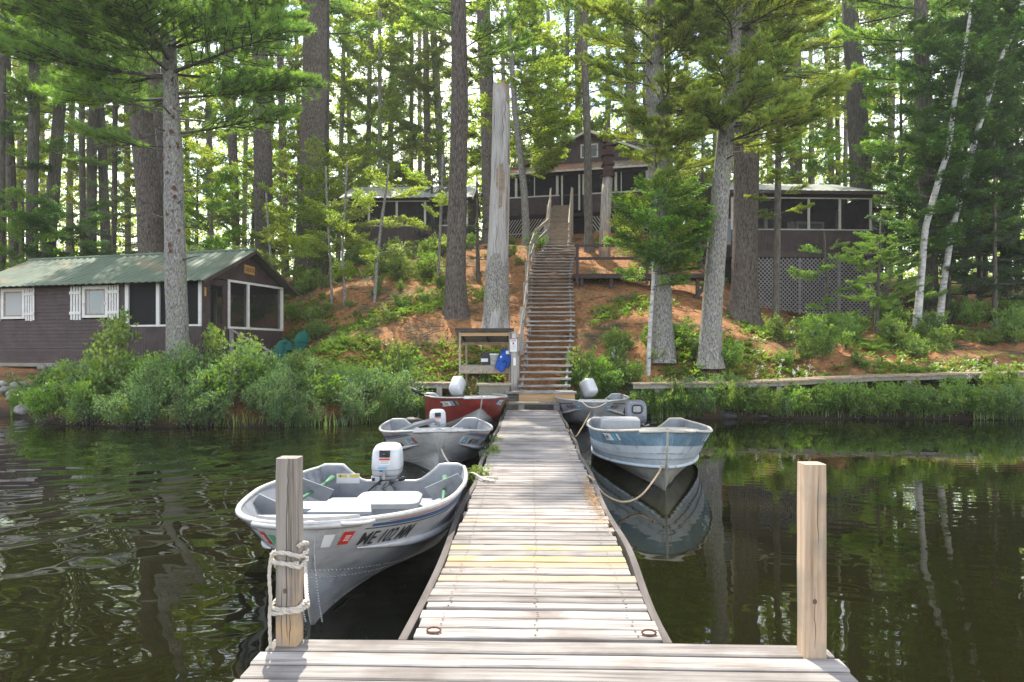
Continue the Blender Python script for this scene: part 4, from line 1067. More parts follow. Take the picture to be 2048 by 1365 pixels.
# walls are described by an origin, a direction along the wall and an outward normal (all parent-local)
class Wall:
    def __init__(w, parent, o, d, n):
        w.p, w.o, w.d, w.n = parent, Vector(o), Vector(d).normalized(), Vector(n).normalized()
    def pt(w, s, z, out=0.0): return w.o + w.d * s + w.n * out + Vector((0, 0, z))
    def bar(w, name, mat, s0, z0, s1, z1, wid, th=.03, out=.015, parent=None):
        return piece(name, mat, parent or w.p, w.pt(s0, z0, out), w.pt(s1, z1, out), th, wid, up=w.d if abs(s1 - s0) < 1e-6 else (0, 0, 1)) if abs(s1 - s0) > 1e-6 else piece(name, mat, parent or w.p, w.pt(s0, z0, out), w.pt(s1, z1, out), wid, th, up=w.n)
    def panel(w, name, mat, s0, s1, z0, z1, out=0.0, th=.04, parent=None):
        mb = MB().prism([w.pt(s0, z0, out), w.pt(s1, z0, out), w.pt(s1, z1, out), w.pt(s0, z1, out)], w.n * -th)
        return mb.build(name, mat, parent or w.p)
    def quad(w, name, mat, s0, s1, z0, z1, out=0.0, parent=None):
        return MB().add([w.pt(s0, z0, out), w.pt(s1, z0, out), w.pt(s1, z1, out), w.pt(s0, z1, out)], [(0, 1, 2, 3)]).build(name, mat, parent or w.p)
    def clap(w, name, mat, s0, s1, z0, z1, course=.115, holes=(), th=.02, vertical=False, top=None):
        """lapped boards joined in one part; holes = (s0, s1, z0, z1); top(s) clips upright boards"""
        mb = MB(); r = random.Random(int(s0 * 100 + z1 * 37))
        if not vertical:
            z = z0
            while z < z1 - .01:
                zt = min(z + course, z1); segs = [(s0, s1)]
                for h in holes:
                    if zt > h[2] + .002 and z < h[3] - .002:
                        ns = []
                        for a, b in segs:
                            if h[1] <= a or h[0] >= b: ns.append((a, b)); continue
                            if h[0] > a: ns.append((a, h[0]))
                            if h[1] < b: ns.append((h[1], b))
                        segs = ns
                for a, b in segs:
                    dz = r.uniform(-.003, .003)
                    mb.add([w.pt(a, z + dz, th), w.pt(b, z + dz, th), w.pt(b, zt, .004), w.pt(a, zt, .004), w.pt(a, z + dz, -.02), w.pt(b, z + dz, -.02), w.pt(b, zt, -.02), w.pt(a, zt, -.02)],
                           [(0, 1, 2, 3), (4, 5, 1, 0), (0, 3, 7, 4), (1, 5, 6, 2), (7, 6, 5, 4), (3, 2, 6, 7)])
                z = zt
        else:
            s = s0
            while s < s1 - .01:
                st = min(s + course, s1); g = .008
                segs = [(z0, z1 if top is None else None)]
                za, zb = (z1, z1) if top is None else (top(s), top(st))
                spans = [(z0, None)]
                for h in holes:
                    if st > h[0] + .01 and s < h[1] - .01:
                        spans = [(z0, h[2]), (h[3], None)]
                for a, b in spans:
                    ta, tb = (za, zb) if b is None else (b, b)
                    if min(ta, tb) <= a + .01: continue
                    dn = r.uniform(0, .004)
                    vs = [w.pt(s + g / 2, a, th + dn), w.pt(st - g / 2, a, th + dn), w.pt(st - g / 2, tb, th + dn), w.pt(s + g / 2, ta, th + dn),
                          w.pt(s, a, 0), w.pt(st, a, 0), w.pt(st, tb, 0), w.pt(s, ta, 0)]
                    mb.add(vs, [(0, 1, 2, 3), (4, 0, 3, 7), (1, 5, 6, 2), (3, 2, 6, 7), (4, 5, 1, 0), (7, 6, 5, 4)])
                s = st
        return mb.build(name, mat, w.p)
    def screen_bay(w, s0, s1, z0, z1, name='screen'):
        return w.quad(name, screen_m, s0, s1, z0, z1, -.03)
    def window(w, s0, s1, z0, z1, trim, t=.09, sash=None, glass=glass_m, curtain=False):
        f = MB()
        for a, b, c, d in ((s0, s1, z1 - t, z1), (s0, s1, z0, z0 + t * .7), (s0, s0 + t, z0 + t * .7, z1 - t), (s1 - t, s1, z0 + t * .7, z1 - t)):
            f.prism([w.pt(a, c, .045), w.pt(b, c, .045), w.pt(b, d, .045), w.pt(a, d, .045)], w.n * -.05)
        win = f.build('window', trim, w.p)
        q = .045
        if sash:
            f = MB(); a0, a1, c0, c1 = s0 + t, s1 - t, z0 + t * .7, z1 - t
            for a, b, c, d in ((a0, a1, c1 - q, c1), (a0, a1, c0, c0 + q), (a0, a0 + q, c0 + q, c1 - q), (a1 - q, a1, c0 + q, c1 - q)):
                f.prism([w.pt(a, c, .03), w.pt(b, c, .03), w.pt(b, d, .03), w.pt(a, d, .03)], w.n * -.03)
            f.build('sash', sash, win)
        w.quad('pane', glass, s0 + t, s1 - t, z0 + t * .7, z1 - t, .012, win)
        if curtain:
            for a, b in ((s0 + t + .04, s0 + t + .15), (s1 - t - .15, s1 - t - .04)): w.quad('curtain', curtain_m, a, b, z0 + t, z1 - t - .03, .016, win)
        return win
    def shutter(w, s0, s1, z0, z1, mat):
        e = bpy.data.objects.new('shutter', None); link(e, w.p)
        n = 4; g = (s1 - s0) / n
        r = random.Random(int(s0 * 50))
        for i in range(n):
            a = s0 + i * g + g * .16; b = s0 + (i + 1) * g - g * .16; dz = r.uniform(-.02, .02)
            w.panel('slat', mat, a, b, z0 + dz, z1 + dz, .045, .022, e)
        for zc in (z0 + (z1 - z0) * .2, z0 + (z1 - z0) * .8): w.panel('crossbar', mat, s0, s1, zc - .045, zc + .045, .068, .022, e)
        return e

def metal_roof(parent, name, mat, e0, e1, r0, r1, panel=.76, ribs=3, th=.02):
    """corrugated sheets between an eave line e0-e1 and a ridge line r0-r1; each sheet is a part"""
    e0, e1, r0, r1 = map(Vector, (e0, e1, r0, r1))
    n = max(1, round((e1 - e0).length / panel))
    nrm = (e1 - e0).cross(r0 - e0).normalized()
    if nrm.z < 0: nrm = -nrm
    for i in range(n):
        u0, u1 = i / n, (i + 1) / n; mb = MB()
        k = ribs * 4; prof = [0, 0, .022, .022]
        vs = []
        for j in range(k + 1):
            u = u0 + (u1 - u0) * (j / k) * .998
            hgt = prof[j % 4] + .0015 * (i % 2)
            for a, b in ((e0, e1), (r0, r1)):
                vs.append(a.lerp(b, u) + nrm * hgt)
        nn = len(vs)
        vs += [v - nrm * th for v in vs]
        fs = []
        for j in range(k):
            a = 2 * j; fs.append((a, a + 2, a + 3, a + 1)); fs.append((nn + a, nn + a + 1, nn + a + 3, nn + a + 2)); fs.append((a, nn + a, nn + a + 2, a + 2)); fs.append((a + 1, a + 3, nn + a + 3, nn + a + 1))
        mb.add(vs, fs); mb.build(name, mat, parent)

# ------------------------------------------------------------------ cabin at the left shore
cab = thing('lakeside_cabin', 'dark brown lakeside cabin with green metal roof and a DOCK sign on its gable', 'cabin', (-9.77, 20.0, 0), R(76))
W_, LN = 4.0, 8.7
zb, ze, zr = 1.38, 4.02, 5.02
front = Wall(cab, (0, 0, 0), (0, 1, 0), (-1, 0, 0))        # long wall facing the lake, s runs left
gable = Wall(cab, (0, 0, 0), (1, 0, 0), (0, -1, 0))        # gable end, s runs right
backw = Wall(cab, (W_, 0, 0), (0, 1, 0), (1, 0, 0)); farw = Wall(cab, (0, LN, 0), (1, 0, 0), (0, 1, 0))
PE = 2.78
zs0, zs1 = 2.50, 3.86
front.clap('siding', brown_m, PE, LN, zb, ze, .115, holes=((3.43, 4.44, 2.80, 3.78), (6.78, 7.78, 2.80, 3.78)))
front.clap('porch_boards', brown_m, 0, PE, zb, zs0, .105, vertical=True)
front.clap('porch_header', brown_m, 0, PE, zs1, ze, .16)
front.panel('sill_board', greywood_y, 0, LN, zb - .12, zb - .005, .03, .05)
for a, b in ((0, .10), (1.50, 1.62), (PE - .13, PE)): front.panel('corner_trim' if a != 1.5 else 'mullion', white_m, a, b, zs0 - .005, zs1 + .04, .04, .05)
front.panel('sill_trim', white_m, .1, PE - .13, zs0, zs0 + .055, .035, .045)
front.quad('screen', screen_m, .10, 1.50, zs0, zs1, -.02); front.quad('screen', screen_m, 1.62, PE - .13, zs0, zs1, -.02)
front.window(3.43, 4.44, 2.80, 3.80, white_m, .11, tan_m, curtain=True); front.window(6.78, 7.78, 2.80, 3.80, white_m, .11, tan_m, curtain_m)
for a, b in ((3.0, 3.40), (4.47, 4.92), (6.36, 6.76), (7.80, 8.2)): front.shutter(a, b, 2.74, 3.80, white_m)
for s_ in (3.52, 4.36): front.panel('hook', white_m, s_ - .02, s_ + .02, 3.2, 3.26, .08, .04)
top = lambda s: ze + .02 + (zr - ze) * (1 - abs(s - W_ / 2) / (W_ / 2)) - .03
gable.clap('gable_boards', brown_m, 0, W_, 3.98, 4.0, .105, vertical=True, top=top)
gable.clap('porch_boards', brown_m, 1.14, W_, zb, zs0, .105, vertical=True)
gable.panel('wall_post', brown_m, 0, .19, zb, 3.98, .018, .06); gable.panel('door_post', brown_m, 1.08, 1.14, zb, 3.98, .018, .06)
for a, b, c, d, nm in ((1.12, W_ + .03, 3.93, 4.0, 'head_trim'), (1.12, W_ + .03, zs0 - .04, zs0 + .03, 'sill_trim')): gable.panel(nm, white_m, a, b, c, d, .045, .05)
for a in (1.12, 2.07, W_ - .07): gable.panel('mullion', white_m, a, a + .10, zs0 + .03, 3.93, .042, .05)
gable.quad('screen', screen_m, 1.22, 2.07, zs0, 3.94, -.02); gable.quad('screen', screen_m, 2.17, W_ - .07, zs0, 3.94, -.02)
door = MB()
for a, b, c, d in ((.19, .36, zb, 3.95), (.91, 1.08, zb, 3.95), (.36, .91, 3.76, 3.95), (.36, .91, zb, 2.60)):
    door.prism([gable.pt(a, c, .012), gable.pt(b, c, .012), gable.pt(b, d, .012), gable.pt(a, d, .012)], gable.n * -.04)
dr = door.build('door', brown_m, cab)
gable.quad('door_screen', screen_m, .36, .91, 2.60, 3.76, -.005, dr)
for a, c, b, d in ((.36, 2.58, .62, 1.9), (.90, 2.58, .64, 2.0), (.62, 1.9, .9, 1.5)): gable.bar('door_brace', brownrail_m, a, c, b, d, .03, .02, .03, dr)
gable.panel('handle', metal_m, .96, .99, 2.38, 2.5, .05, .04, dr)
gable.panel('house_tag', sign_m, .08, .15, 3.40, 3.66, .035, .02)
farw.panel('end_wall', brown_m, 0, W_, zb, ze, 0, .06); backw.panel('back_wall', brown_m, PE, LN, zb, ze, 0, .06)
backw.panel('back_knee_wall', brown_m, 0, PE, zb, zs0, 0, .06)
for a in (0, 1.4, PE - .1): backw.panel('back_post', cream_m, a, a + .1, zs0, ze, .0, .08)
backw.quad('back_screen', screen_m, .1, PE - .1, zs0, ze, -.02)
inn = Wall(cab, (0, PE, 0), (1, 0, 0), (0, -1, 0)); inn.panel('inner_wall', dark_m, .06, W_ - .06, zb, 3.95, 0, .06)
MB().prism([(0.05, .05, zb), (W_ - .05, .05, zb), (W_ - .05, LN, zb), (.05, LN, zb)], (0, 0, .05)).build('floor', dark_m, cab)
ov = .42
zo = ze - (zr - ze) / (W_ / 2) * ov
metal_roof(cab, 'roof_sheet', roofg_m, (-ov, -.40, zo), (-ov, LN + .4, zo), (W_ / 2, -.40, zr), (W_ / 2, LN + .4, zr))
metal_roof(cab, 'roof_sheet', roofg_m, (W_ + ov, -.40, zo), (W_ + ov, LN + .4, zo), (W_ / 2, -.40, zr), (W_ / 2, LN + .4, zr))
for sgn in (-1, 1):
    x_e = -ov if sgn < 0 else W_ + ov
    piece('bargeboard', brownrail_m, cab, (x_e, -.42, zo - .055), (W_ / 2, -.42, zr - .055), .03, .10)
MB().tube([(W_ / 2, -.41, zr + .02), (W_ / 2, LN + .41, zr + .02)], .05, 6).build('ridge_cap', roofg_m, cab)
for s_ in (1.4, 3.4, 5.6, 7.9):
    for x_ in (.15, W_ - .15): MB().box(x_ - .14, x_ + .14, s_ - .14, s_ + .14, .4, zb - .1).build('pier', rock_m, cab)
sg = MB(); sb = Wall(cab, (0, 0, 0), (1, 0, 0), (0, -1, 0))
MB().prism([sb.pt(1.88, 4.28, .06), sb.pt(2.40, 4.25, .06), sb.pt(2.42, 4.53, .06), sb.pt(1.90, 4.56, .06)], sb.n * -.03).build('name_sign', sign_m, cab)
vs, fs = text_mesh('DOCK')
sg.add([sb.pt(2.17 + x * .13 * .9, 4.405 + y * .13 - x * .004, .068) for x, y in vs], fs)
sg.build('sign_lettering', letter_m, bpy.data.objects['name_sign'])
# entry steps and hand rail
for i in range(4):
    block('entry_step', greywood_y, cab, .15, 1.15, -.32 - .28 * i, -.04 - .28 * i, zb - .06 - .2 * i, zb - .02 - .2 * i)
rl = lambda a, b, z0, z1, w=.05: piece('hand_rail', greywood_z, cab, (1.2, a, z0), (1.2, b, z1), .04, w)
piece('rail_post', greywood_z, cab, (1.2, -.10, .9), (1.2, -.10, 2.42), .10, .09, up=(0, 1, 0))
piece('rail_post', greywood_z, cab, (1.2, -1.35, .5), (1.2, -1.35, 1.75), .09, .09, up=(0, 1, 0))
rl(-.02, -1.55, 2.46, 1.72, .05); rl(-.1, -1.4, 2.05, 1.36, .09)
# a teal figure behind the porch screen
mb = MB().loft([superring(.62, .5, 2.52, .08, .05), superring(.62, .5, 2.68, .12, .06), superring(.62, .5, 2.8, .05, .05)]); mb.tube([(.62, .44, 2.75), (.62, .36, 2.84), (.62, .30, 2.80)], [.03, .035, .015], 6)
o = mb.build('porch_figure', plain('teal_paint', (.08, .33, .36), .6)); o.matrix_world = Matrix.Translation((-9.77, 20, 0)) @ Matrix.Rotation(R(76), 4, 'Z')
tag(o, 'small teal bird figure on the sill behind the lakeside cabin porch screen', 'figure')

# ------------------------------------------------------------------ green lawn chairs
def shell_chair(label, x, y, rz):
    z = gz(x, y); t = thing('lawn_chair', label, 'chair', (x, y, z), rz, 'green lawn chairs beside the cabin')
    mb = MB(); n = 12; vs = []; fs = []
    def rim(u, v):                                        # u across -1..1, v up 0..1: rounded shell back
        wdt = .30 * math.sqrt(max(0, 1 - (max(0, v - .45) / .55) ** 2)) * (.78 + .22 * min(1, v * 2.2))
        return Vector((u * wdt, -.05 - .24 * v + .05 * u * u, .40 + .62 * v))
    for j in range(n + 1):
        for i in range(n + 1): vs.append(rim(i / n * 2 - 1, j / n * .995))
    for j in range(n):
        for i in range(n): a = j * (n + 1) + i; fs.append((a, a + 1, a + n + 2, a + n + 1))
    m2 = len(vs); vs += [v + Vector((0, -.02, 0)) for v in vs]; fs += [tuple(m2 + i for i in f[::-1]) for f in fs]
    mb.add(vs, fs); mb.build('backrest', greenchair_m, t, smooth=True)
    mb = MB()
    for k in range(5): mb.beam(rim(-.72 + .36 * k, .06) + Vector((0, -.028, 0)), rim((-.72 + .36 * k) * .95, .84) + Vector((0, -.028, 0)), .018, .012)
    mb.build('back_ribs', greenchair_m, t)
    MB().loft([superring(0, .20, .37, .27, .27, 16, 4), superring(0, .20, .41, .28, .28, 16, 4)]).build('seat', greenchair_m, t, smooth=True)
    for s in (-1, 1):
        MB().tube([(s * .28, .42, .0), (s * .30, .38, .60), (s * .30, -.10, .62), (s * .27, -.20, .0)], .022, 6).build('leg_frame', greenchair_m, t, smooth=True)
        MB().beam((s * .30, .42, .635), (s * .30, -.14, .645), .07, .02).build('armrest', greenchair_m, t)
p = at(562, 700, 21.2); q = at(597, 700, 21.5)
shell_chair('left green shell backed lawn chair next to the brown cabin corner', p.x, p.y, R(170))
shell_chair('right green shell backed lawn chair half hidden by the bank shrubs', q.x, q.y, R(155))
p = at(279, 745, 18.6); z = 1.0
t = thing('garden_figure', 'little brown carved figure standing among shrubs below the porch', 'figure', (p.x, p.y, z))
MB().loft([superring(0, 0, -.15, .09, .09), superring(0, 0, .05, .10, .10), superring(0, 0, .28, .11, .10), superring(0, 0, .36, .05, .05)]).build('body', terra_m, t, smooth=True)
MB().loft([superring(0, 0, .35, .04, .04), superring(0, -.01, .42, .075, .075), superring(0, 0, .50, .05, .05), superring(0, 0, .54, .02, .02)]).build('head', rust_m, t, smooth=True)

# ------------------------------------------------------------------ lattice panels: every slat is a piece
def lattice(w, s0, s1, z0f, z1, pitch, wid, mat, dirs=(1, -1), parent=None, name='lattice', out=0.0, slope=1.0):
    e = bpy.data.objects.new(name, None); link(e, parent or w.p)
    for k, dr_ in enumerate(dirs):
        hmax = z1 - min(z0f(s0), z0f(s1)); run = hmax / slope
        c = s0 - run
        while c < s1 + run:
            # line: s = c + dr*(z - zlow)/slope
            zlow = min(z0f(s0), z0f(s1)); pts = []
            for i in range(61):
                z = zlow + hmax * i / 60; s = (c + (z - zlow) / slope) if dr_ > 0 else (c + run - (z - zlow) / slope)
                if s0 <= s <= s1 and z >= z0f(s): pts.append((s, z))
            if len(pts) > 2:
                (a, b), (c2, d) = pts[0], pts[-1]
                piece('slat', mat, e, w.pt(a, b, out + .012 * k), w.pt(c2, d, out + .012 * k), .010, wid, up=w.n.cross(Vector((c2 - a, 0, 0)) + Vector((0, 0, d - b))) if False else (w.d * -(d - b) + Vector((0, 0, c2 - a))).normalized() * 1.0)
            c += pitch
    return e

# ------------------------------------------------------------------ right cabin on lattice
rc = thing('screened_cabin', 'brown screened porch cabin standing on tall grey lattice at right', 'cabin', at(1462, 515, 29), R(4))
rc.location.z = 0
w = Wall(rc, (0, 0, 0), (1, 0, 0), (0, -1, 0)); RWd = 6.1
zf, zw, zt, ztop = 5.72, 6.87, 8.22, 8.45
w.clap('porch_boards', brown_m, 0, RWd, zf + .28, zw, .13, vertical=True); w.panel('rim_board', brown_m, 0, RWd, zf, zf + .275, .03, .06)
w.panel('header', brown_m, 0, RWd, zt + .03, ztop, .0, .08)
w.panel('sill_trim', cream_m, 0, RWd, zw, zw + .05, .04, .06); w.panel('head_trim', cream_m, 0, RWd, zt - .02, zt + .03, .04, .06)
ms = [0, 1.32, 2.62, 3.0 - .02 + .6, 4.82 - .02, RWd - .12]
ms = [0, 1.9, 3.28, 4.62, RWd - .14]
for a in ms: w.panel('mullion', cream_m, a, a + .10, zw + .05, zt - .02, .038, .06)
for a, b in zip(ms[:-1], ms[1:]): w.quad('screen', screen_m, a + .1, b, zw + .05, zt - .02, -.02)
iw = Wall(rc, (0, 2.0, 0), (1, 0, 0), (0, -1, 0)); iw.panel('inner_wall', brown_m, 0, RWd, zf, ztop + .4, 0, .06)
iw.window(.2, 1.5, zw - .3, zw + .85, cream_m, .12); iw.window(3.7, 5.0, zw - .3, zw + .75, cream_m, .13)
iw.shutter(3.3, 3.65, zw - .3, zw + .75, cream_m); iw.panel('door_trim', cream_m, 2.25, 2.40, zf, zt, .04, .05); iw.panel('door_trim', cream_m, 5.55, 5.70, zf, zt, .04, .05)
iw.panel('wall_plate', cream_m, 2.95, 3.05, zw + .9, zw + .97, .03, .02)
Wall(rc, (RWd, 0, 0), (0, 1, 0), (1, 0, 0)).panel('side_wall', brown_m, 0, 5.5, zf, ztop, 0, .06)
Wall(rc, (0, 0, 0), (0, 1, 0), (-1, 0, 0)).panel('side_wall', brown_m, 2.0, 5.5, zf, ztop, 0, .06)
Wall(rc, (0, 5.5, 0), (1, 0, 0), (0, 1, 0)).panel('back_wall', brown_m, 0, RWd, zf, ztop, 0, .06)
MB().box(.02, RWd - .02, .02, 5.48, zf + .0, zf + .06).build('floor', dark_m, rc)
metal_roof(rc, 'roof_sheet', roofp_m, (-.3, -.35, ztop + .02), (RWd + .15, -.35, ztop + .02), (-.3, 2.6, ztop + 1.0), (RWd - .3, 2.6, ztop + 1.0), .9)
metal_roof(rc, 'roof_sheet', roofp_m, (-.3, 5.9, ztop + .02), (RWd + .15, 5.9, ztop + .02), (-.3, 2.6, ztop + 1.0), (RWd - .3, 2.6, ztop + 1.0), .9)
piece('fascia', brownrail_m, rc, (-.3, -.37, ztop - .05), (RWd + .4, -.37, ztop - .05), .03, .14)
lattice(w, .02, RWd - .02, lambda s: 3.72 - .12 * s, zf - .02, .175, .042, lattice_m, out=-.03)
for a in (0.9, 2.9, 4.6, RWd - .1): w.panel('lattice_post', lattice_m, a, a + .11, 3.6 - .1 * a, zf - .02, .012, .03)
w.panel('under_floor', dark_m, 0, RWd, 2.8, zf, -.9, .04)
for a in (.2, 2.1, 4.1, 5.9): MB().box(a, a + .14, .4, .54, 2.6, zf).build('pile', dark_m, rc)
# lower wing to the right
ww = Wall(rc, (RWd, 1.1, 0), (1, 0, 0), (0, -1, 0))
ww.clap('siding', brown_m, 0.02, 1.55, zf + .1, zt - .15, .12, holes=((.30, 1.25, 6.95, 7.75),)); ww.window(.30, 1.25, 6.95, 7.75, cream_m, .09); ww.panel('corner_trim', cream_m, 1.47, 1.57, zf - .7, zt - .15, .04, .06)
ww.panel('wing_wall', brown_m, .02, 1.55, zf - .1, zf + .1, .02, .06)
metal_roof(rc, 'wing_roof_sheet', roofp_m, (RWd - .05, .75, zt - .15), (RWd + 1.75, .75, zt - .15), (RWd - .05, 2.4, zt + .35), (RWd + 1.75, 2.4, zt + .35), .9)
lattice(ww, .05, 1.5, lambda s: 4.05, zf - .1, .175, .042, lattice_m, out=-.03); ww.panel('lattice_rail', lattice_m, .05, 1.5, 3.95, 4.05, .01, .03)
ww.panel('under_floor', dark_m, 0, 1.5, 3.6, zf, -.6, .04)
# side stair of the right cabin
for i in range(9): block('side_step', brownrail_m, rc, -.95, -.08, .2 + .26 * i, .48 + .26 * i, 4.2 + .17 * i, 4.25 + .17 * i)
for x_ in (-.98, -.05): piece('stair_stringer', brownrail_m, rc, (x_, .05, 4.05), (x_, 2.6, 5.75), .05, .24)
piece('stair_rail', brownrail_m, rc, (-.98, .05, 5.0), (-.98, 2.6, 6.7), .05, .10)
for q in (.1, 1.3, 2.5): piece('stair_post', brownrail_m, rc, (-.98, q, 3.6), (-.98, q, 5.05 + q * .66), .08, .08, up=(0, 1, 0))

# ------------------------------------------------------------------ low cabin on the left slope
lc = thing('porch_cabin', 'long low brown porch cabin with pale metal roof left of the dead trunk', 'cabin', (-9.05, 33.0, 0), R(0))
w = Wall(lc, (0, 0, 0), (1, 0, 0), (0, -1, 0)); LW = 6.0
zf, zw, zt, ztop = 6.75, 7.82, 9.02, 9.18
w.clap('porch_boards', brown_m, 0, LW, zf + .2, zw, .13, vertical=True); w.panel('rim_board', brown_m, 0, LW, zf, zf + .195, .03, .06); w.panel('header', brown_m, 0, LW, zt + .04, ztop, 0, .08)
w.panel('sill_trim', cream_m, 0, LW, zw, zw + .05, .04, .06); w.panel('head_trim', cream_m, 0, LW, zt - .01, zt + .04, .04, .06)
ms = [0, 1.12, 2.48, 3.86, 5.2, LW - .1]
for a in ms: w.panel('mullion', cream_m, a, a + .10, zw + .05, zt - .01, .038, .06)
for a, b in zip(ms[:-1], ms[1:]): w.quad('screen', screen_m, a + .1, b, zw + .05, zt - .01, -.02)
iw = Wall(lc, (0, 1.9, 0), (1, 0, 0), (0, -1, 0)); iw.panel('inner_wall', brown_m, 0, LW, zf, ztop + .5, 0, .06)
iw.window(1.3, 2.1, zw - .2, zw + .85, cream_m, .08); iw.shutter(.85, 1.2, zw - .2, zw + .85, cream_m); iw.shutter(2.2, 2.6, zw - .2, zw + .85, cream_m); iw.panel('door_trim', cream_m, 4.0, 4.12, zf, zt, .04, .05); iw.shutter(4.6, 5.0, zw - .2, zw + .85, cream_m)
rs = Wall(lc, (LW, 0, 0), (0, 1, 0), (1, 0, 0)); rs.clap('side_boards', brown_m, 0, 4.4, zf, ztop, .13, vertical=True, top=lambda s: ztop + (1.0 * (1 - abs(s - 2.2) / 2.2)))
Wall(lc, (0, 0, 0), (0, 1, 0), (-1, 0, 0)).panel('side_wall', brown_m, 0, 4.4, zf, ztop, 0, .06); Wall(lc, (0, 4.4, 0), (1, 0, 0), (0, 1, 0)).panel('back_wall', brown_m, 0, LW, zf, ztop, 0, .06)
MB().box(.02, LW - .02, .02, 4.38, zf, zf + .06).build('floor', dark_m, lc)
metal_roof(lc, 'roof_sheet', roofp_m, (-.2, -.4, ztop - .05), (LW + .25, -.4, ztop - .05), (-.2, 2.2, ztop + 1.08), (LW + .25, 2.2, ztop + 1.08), .9)
metal_roof(lc, 'roof_sheet', roofp_m, (-.2, 4.8, ztop - .05), (LW + .25, 4.8, ztop - .05), (-.2, 2.2, ztop + 1.08), (LW + .25, 2.2, ztop + 1.08), .9)
for y_e in (-.4, 4.8): piece('bargeboard', cream_m, lc, (LW + .27, y_e, ztop - .10), (LW + .27, 2.2, ztop + 1.03), .03, .12)
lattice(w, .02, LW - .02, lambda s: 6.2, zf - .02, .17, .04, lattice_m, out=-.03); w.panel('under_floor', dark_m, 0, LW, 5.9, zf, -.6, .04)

# ------------------------------------------------------------------ main cabin at the top of the stairs
mc = thing('main_cabin', 'gabled brown main cabin with a rusty porch roof at the top of the stairs', 'cabin', (2.12, 36.3, 0), R(-12))
w = Wall(mc, (0, 0, 0), (1, 0, 0), (0, -1, 0)); A0, A1 = -4.3, 4.0
zf, zw, zt, ztop = 9.30, 10.02, 11.10, 11.28
for a, b in ((A0, -.62), (.62, A1)): w.clap('siding', brown_m, a, b, zf - .2, zw, .11); w.panel('sill_trim', cream_m, a, b, zw, zw + .07, .04, .06)
w.panel('header', brown_m, A0, A1, zt, ztop, .0, .08); w.panel('rim_board', dark_m, A0, A1, zf - .42, zf - .21, .0, .06)
ms = [A0, -3.0, -1.9, -.72, .60, .80, 2.35, 3.35, A1 - .1]
for a in (A0, -3.05, -.80, .62, 2.3, A1 - .1): w.panel('mullion', cream_m, a, a + .13, zw + .07, zt, .04, .06)
for a in (-2.0, 2.62): w.panel('thin_mullion', cream_m, a, a + .05, zw + .07, zt, .02, .03)
for a, b in ((A0 + .13, -3.05), (-2.92, -.80), (.75, 2.3), (2.43, A1 - .1)): w.quad('screen', screen_m, a, b, zw + .07, zt, -.02)
for a in (-.52, .40): w.panel('door_jamb', cream_m, a, a + .09, zf - .1, zt, .04, .06)
w.quad('door_screen', screen_m, -.43, .40, zf, zt, -.02); w.quad('side_screen', screen_m, -.67, -.52, zf, zt, -.02); w.quad('side_screen', screen_m, .49, .62, zf, zt, -.02)
w.bar('door_rail', brownrail_m, -.43, zf + .75, .40, zf + .75, .08, .03, .0)
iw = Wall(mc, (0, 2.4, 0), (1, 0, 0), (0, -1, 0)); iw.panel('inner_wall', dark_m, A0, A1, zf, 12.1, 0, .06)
for a in (-2.6, 1.3): iw.window(a, a + 1.0, zw - .1, zw + .85, brown_m, .08)
for x_ in (A0, A1): Wall(mc, (x_, 0, 0), (0, 1, 0), (math.copysign(1, x_), 0, 0)).panel('side_wall', brown_m, 0, 9, zf - .4, ztop, 0, .06)
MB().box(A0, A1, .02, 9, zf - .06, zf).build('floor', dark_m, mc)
metal_roof(mc, 'porch_roof_sheet', roofr_m, (A0 - .2, -.45, ztop + .02), (A1 + .2, -.45, ztop + .02), (A0 - .2, 2.6, ztop + 1.15), (A1 + .2, 2.6, ztop + 1.15), .9)
piece('fascia', cream_m, mc, (A0 - .2, -.47, ztop - .04), (A1 + .2, -.47, ztop - .04), .03, .10)
gx0, gx1, gp = -3.3, 4.6, .62
zg0, zg1 = 12.5, 14.18
gw = Wall(mc, (0, 2.7, 0), (1, 0, 0), (0, -1, 0))
def gtop(s): return zg1 - .05 - (zg1 - zg0) * abs(s - gp) / 3.9
r_ = MB()
gw.clap('gable_siding', brown_m, gx0 + .2, gx1 - .2, 12.2, 12.5, .11)
mbg = MB(); z = 12.5
while z < zg1 - .15:
    zt_ = z + .11; hw = (zg1 - .05 - zt_) / (zg1 - zg0) * 3.9
    if hw > .1:
        for a, b in (((gp - hw), .20), (1.08, gp + hw)) if 12.75 < z < 13.45 else (((gp - hw), gp + hw),):
            if b > a: mbg.add([gw.pt(a, z, .02), gw.pt(b, z, .02), gw.pt(b, zt_, .004), gw.pt(a, zt_, .004), gw.pt(a, z, -.02), gw.pt(b, z, -.02)], [(0, 1, 2, 3), (4, 5, 1, 0)])
    z = zt_
mbg.build('gable_siding', brown_m, mc)
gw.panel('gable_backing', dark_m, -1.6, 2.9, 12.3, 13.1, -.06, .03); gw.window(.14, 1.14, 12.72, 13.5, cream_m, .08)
for sgn in (-1, 1):
    e = (gp + sgn * 4.25, zg1 - (zg1 - zg0) * 4.25 / 3.9)
    metal_roof(mc, 'roof_sheet', roofg_m, (e[0], 2.2, e[1]), (e[0], 9.2, e[1]), (gp, 2.2, zg1), (gp, 9.2, zg1), .9)
    piece('bargeboard', cream_m, mc, (e[0], 2.18, e[1] - .07), (gp, 2.18, zg1 - .07), .03, .13)
zl = lambda s: 7.85 + .05 * s
lattice(w, A0, -.75, zl, zf - .43, .16, .05, lattice_w, dirs=(1,), out=-.02, slope=1.45); lattice(w, .75, A1, zl, zf - .43, .16, .05, lattice_w, dirs=(-1,), out=-.02, slope=1.45)
for a, b in ((A0, -.75), (.75, A1)): w.bar('lattice_rail', lattice_w, a, 8.05, b, 8.15, .06, .02, .01)
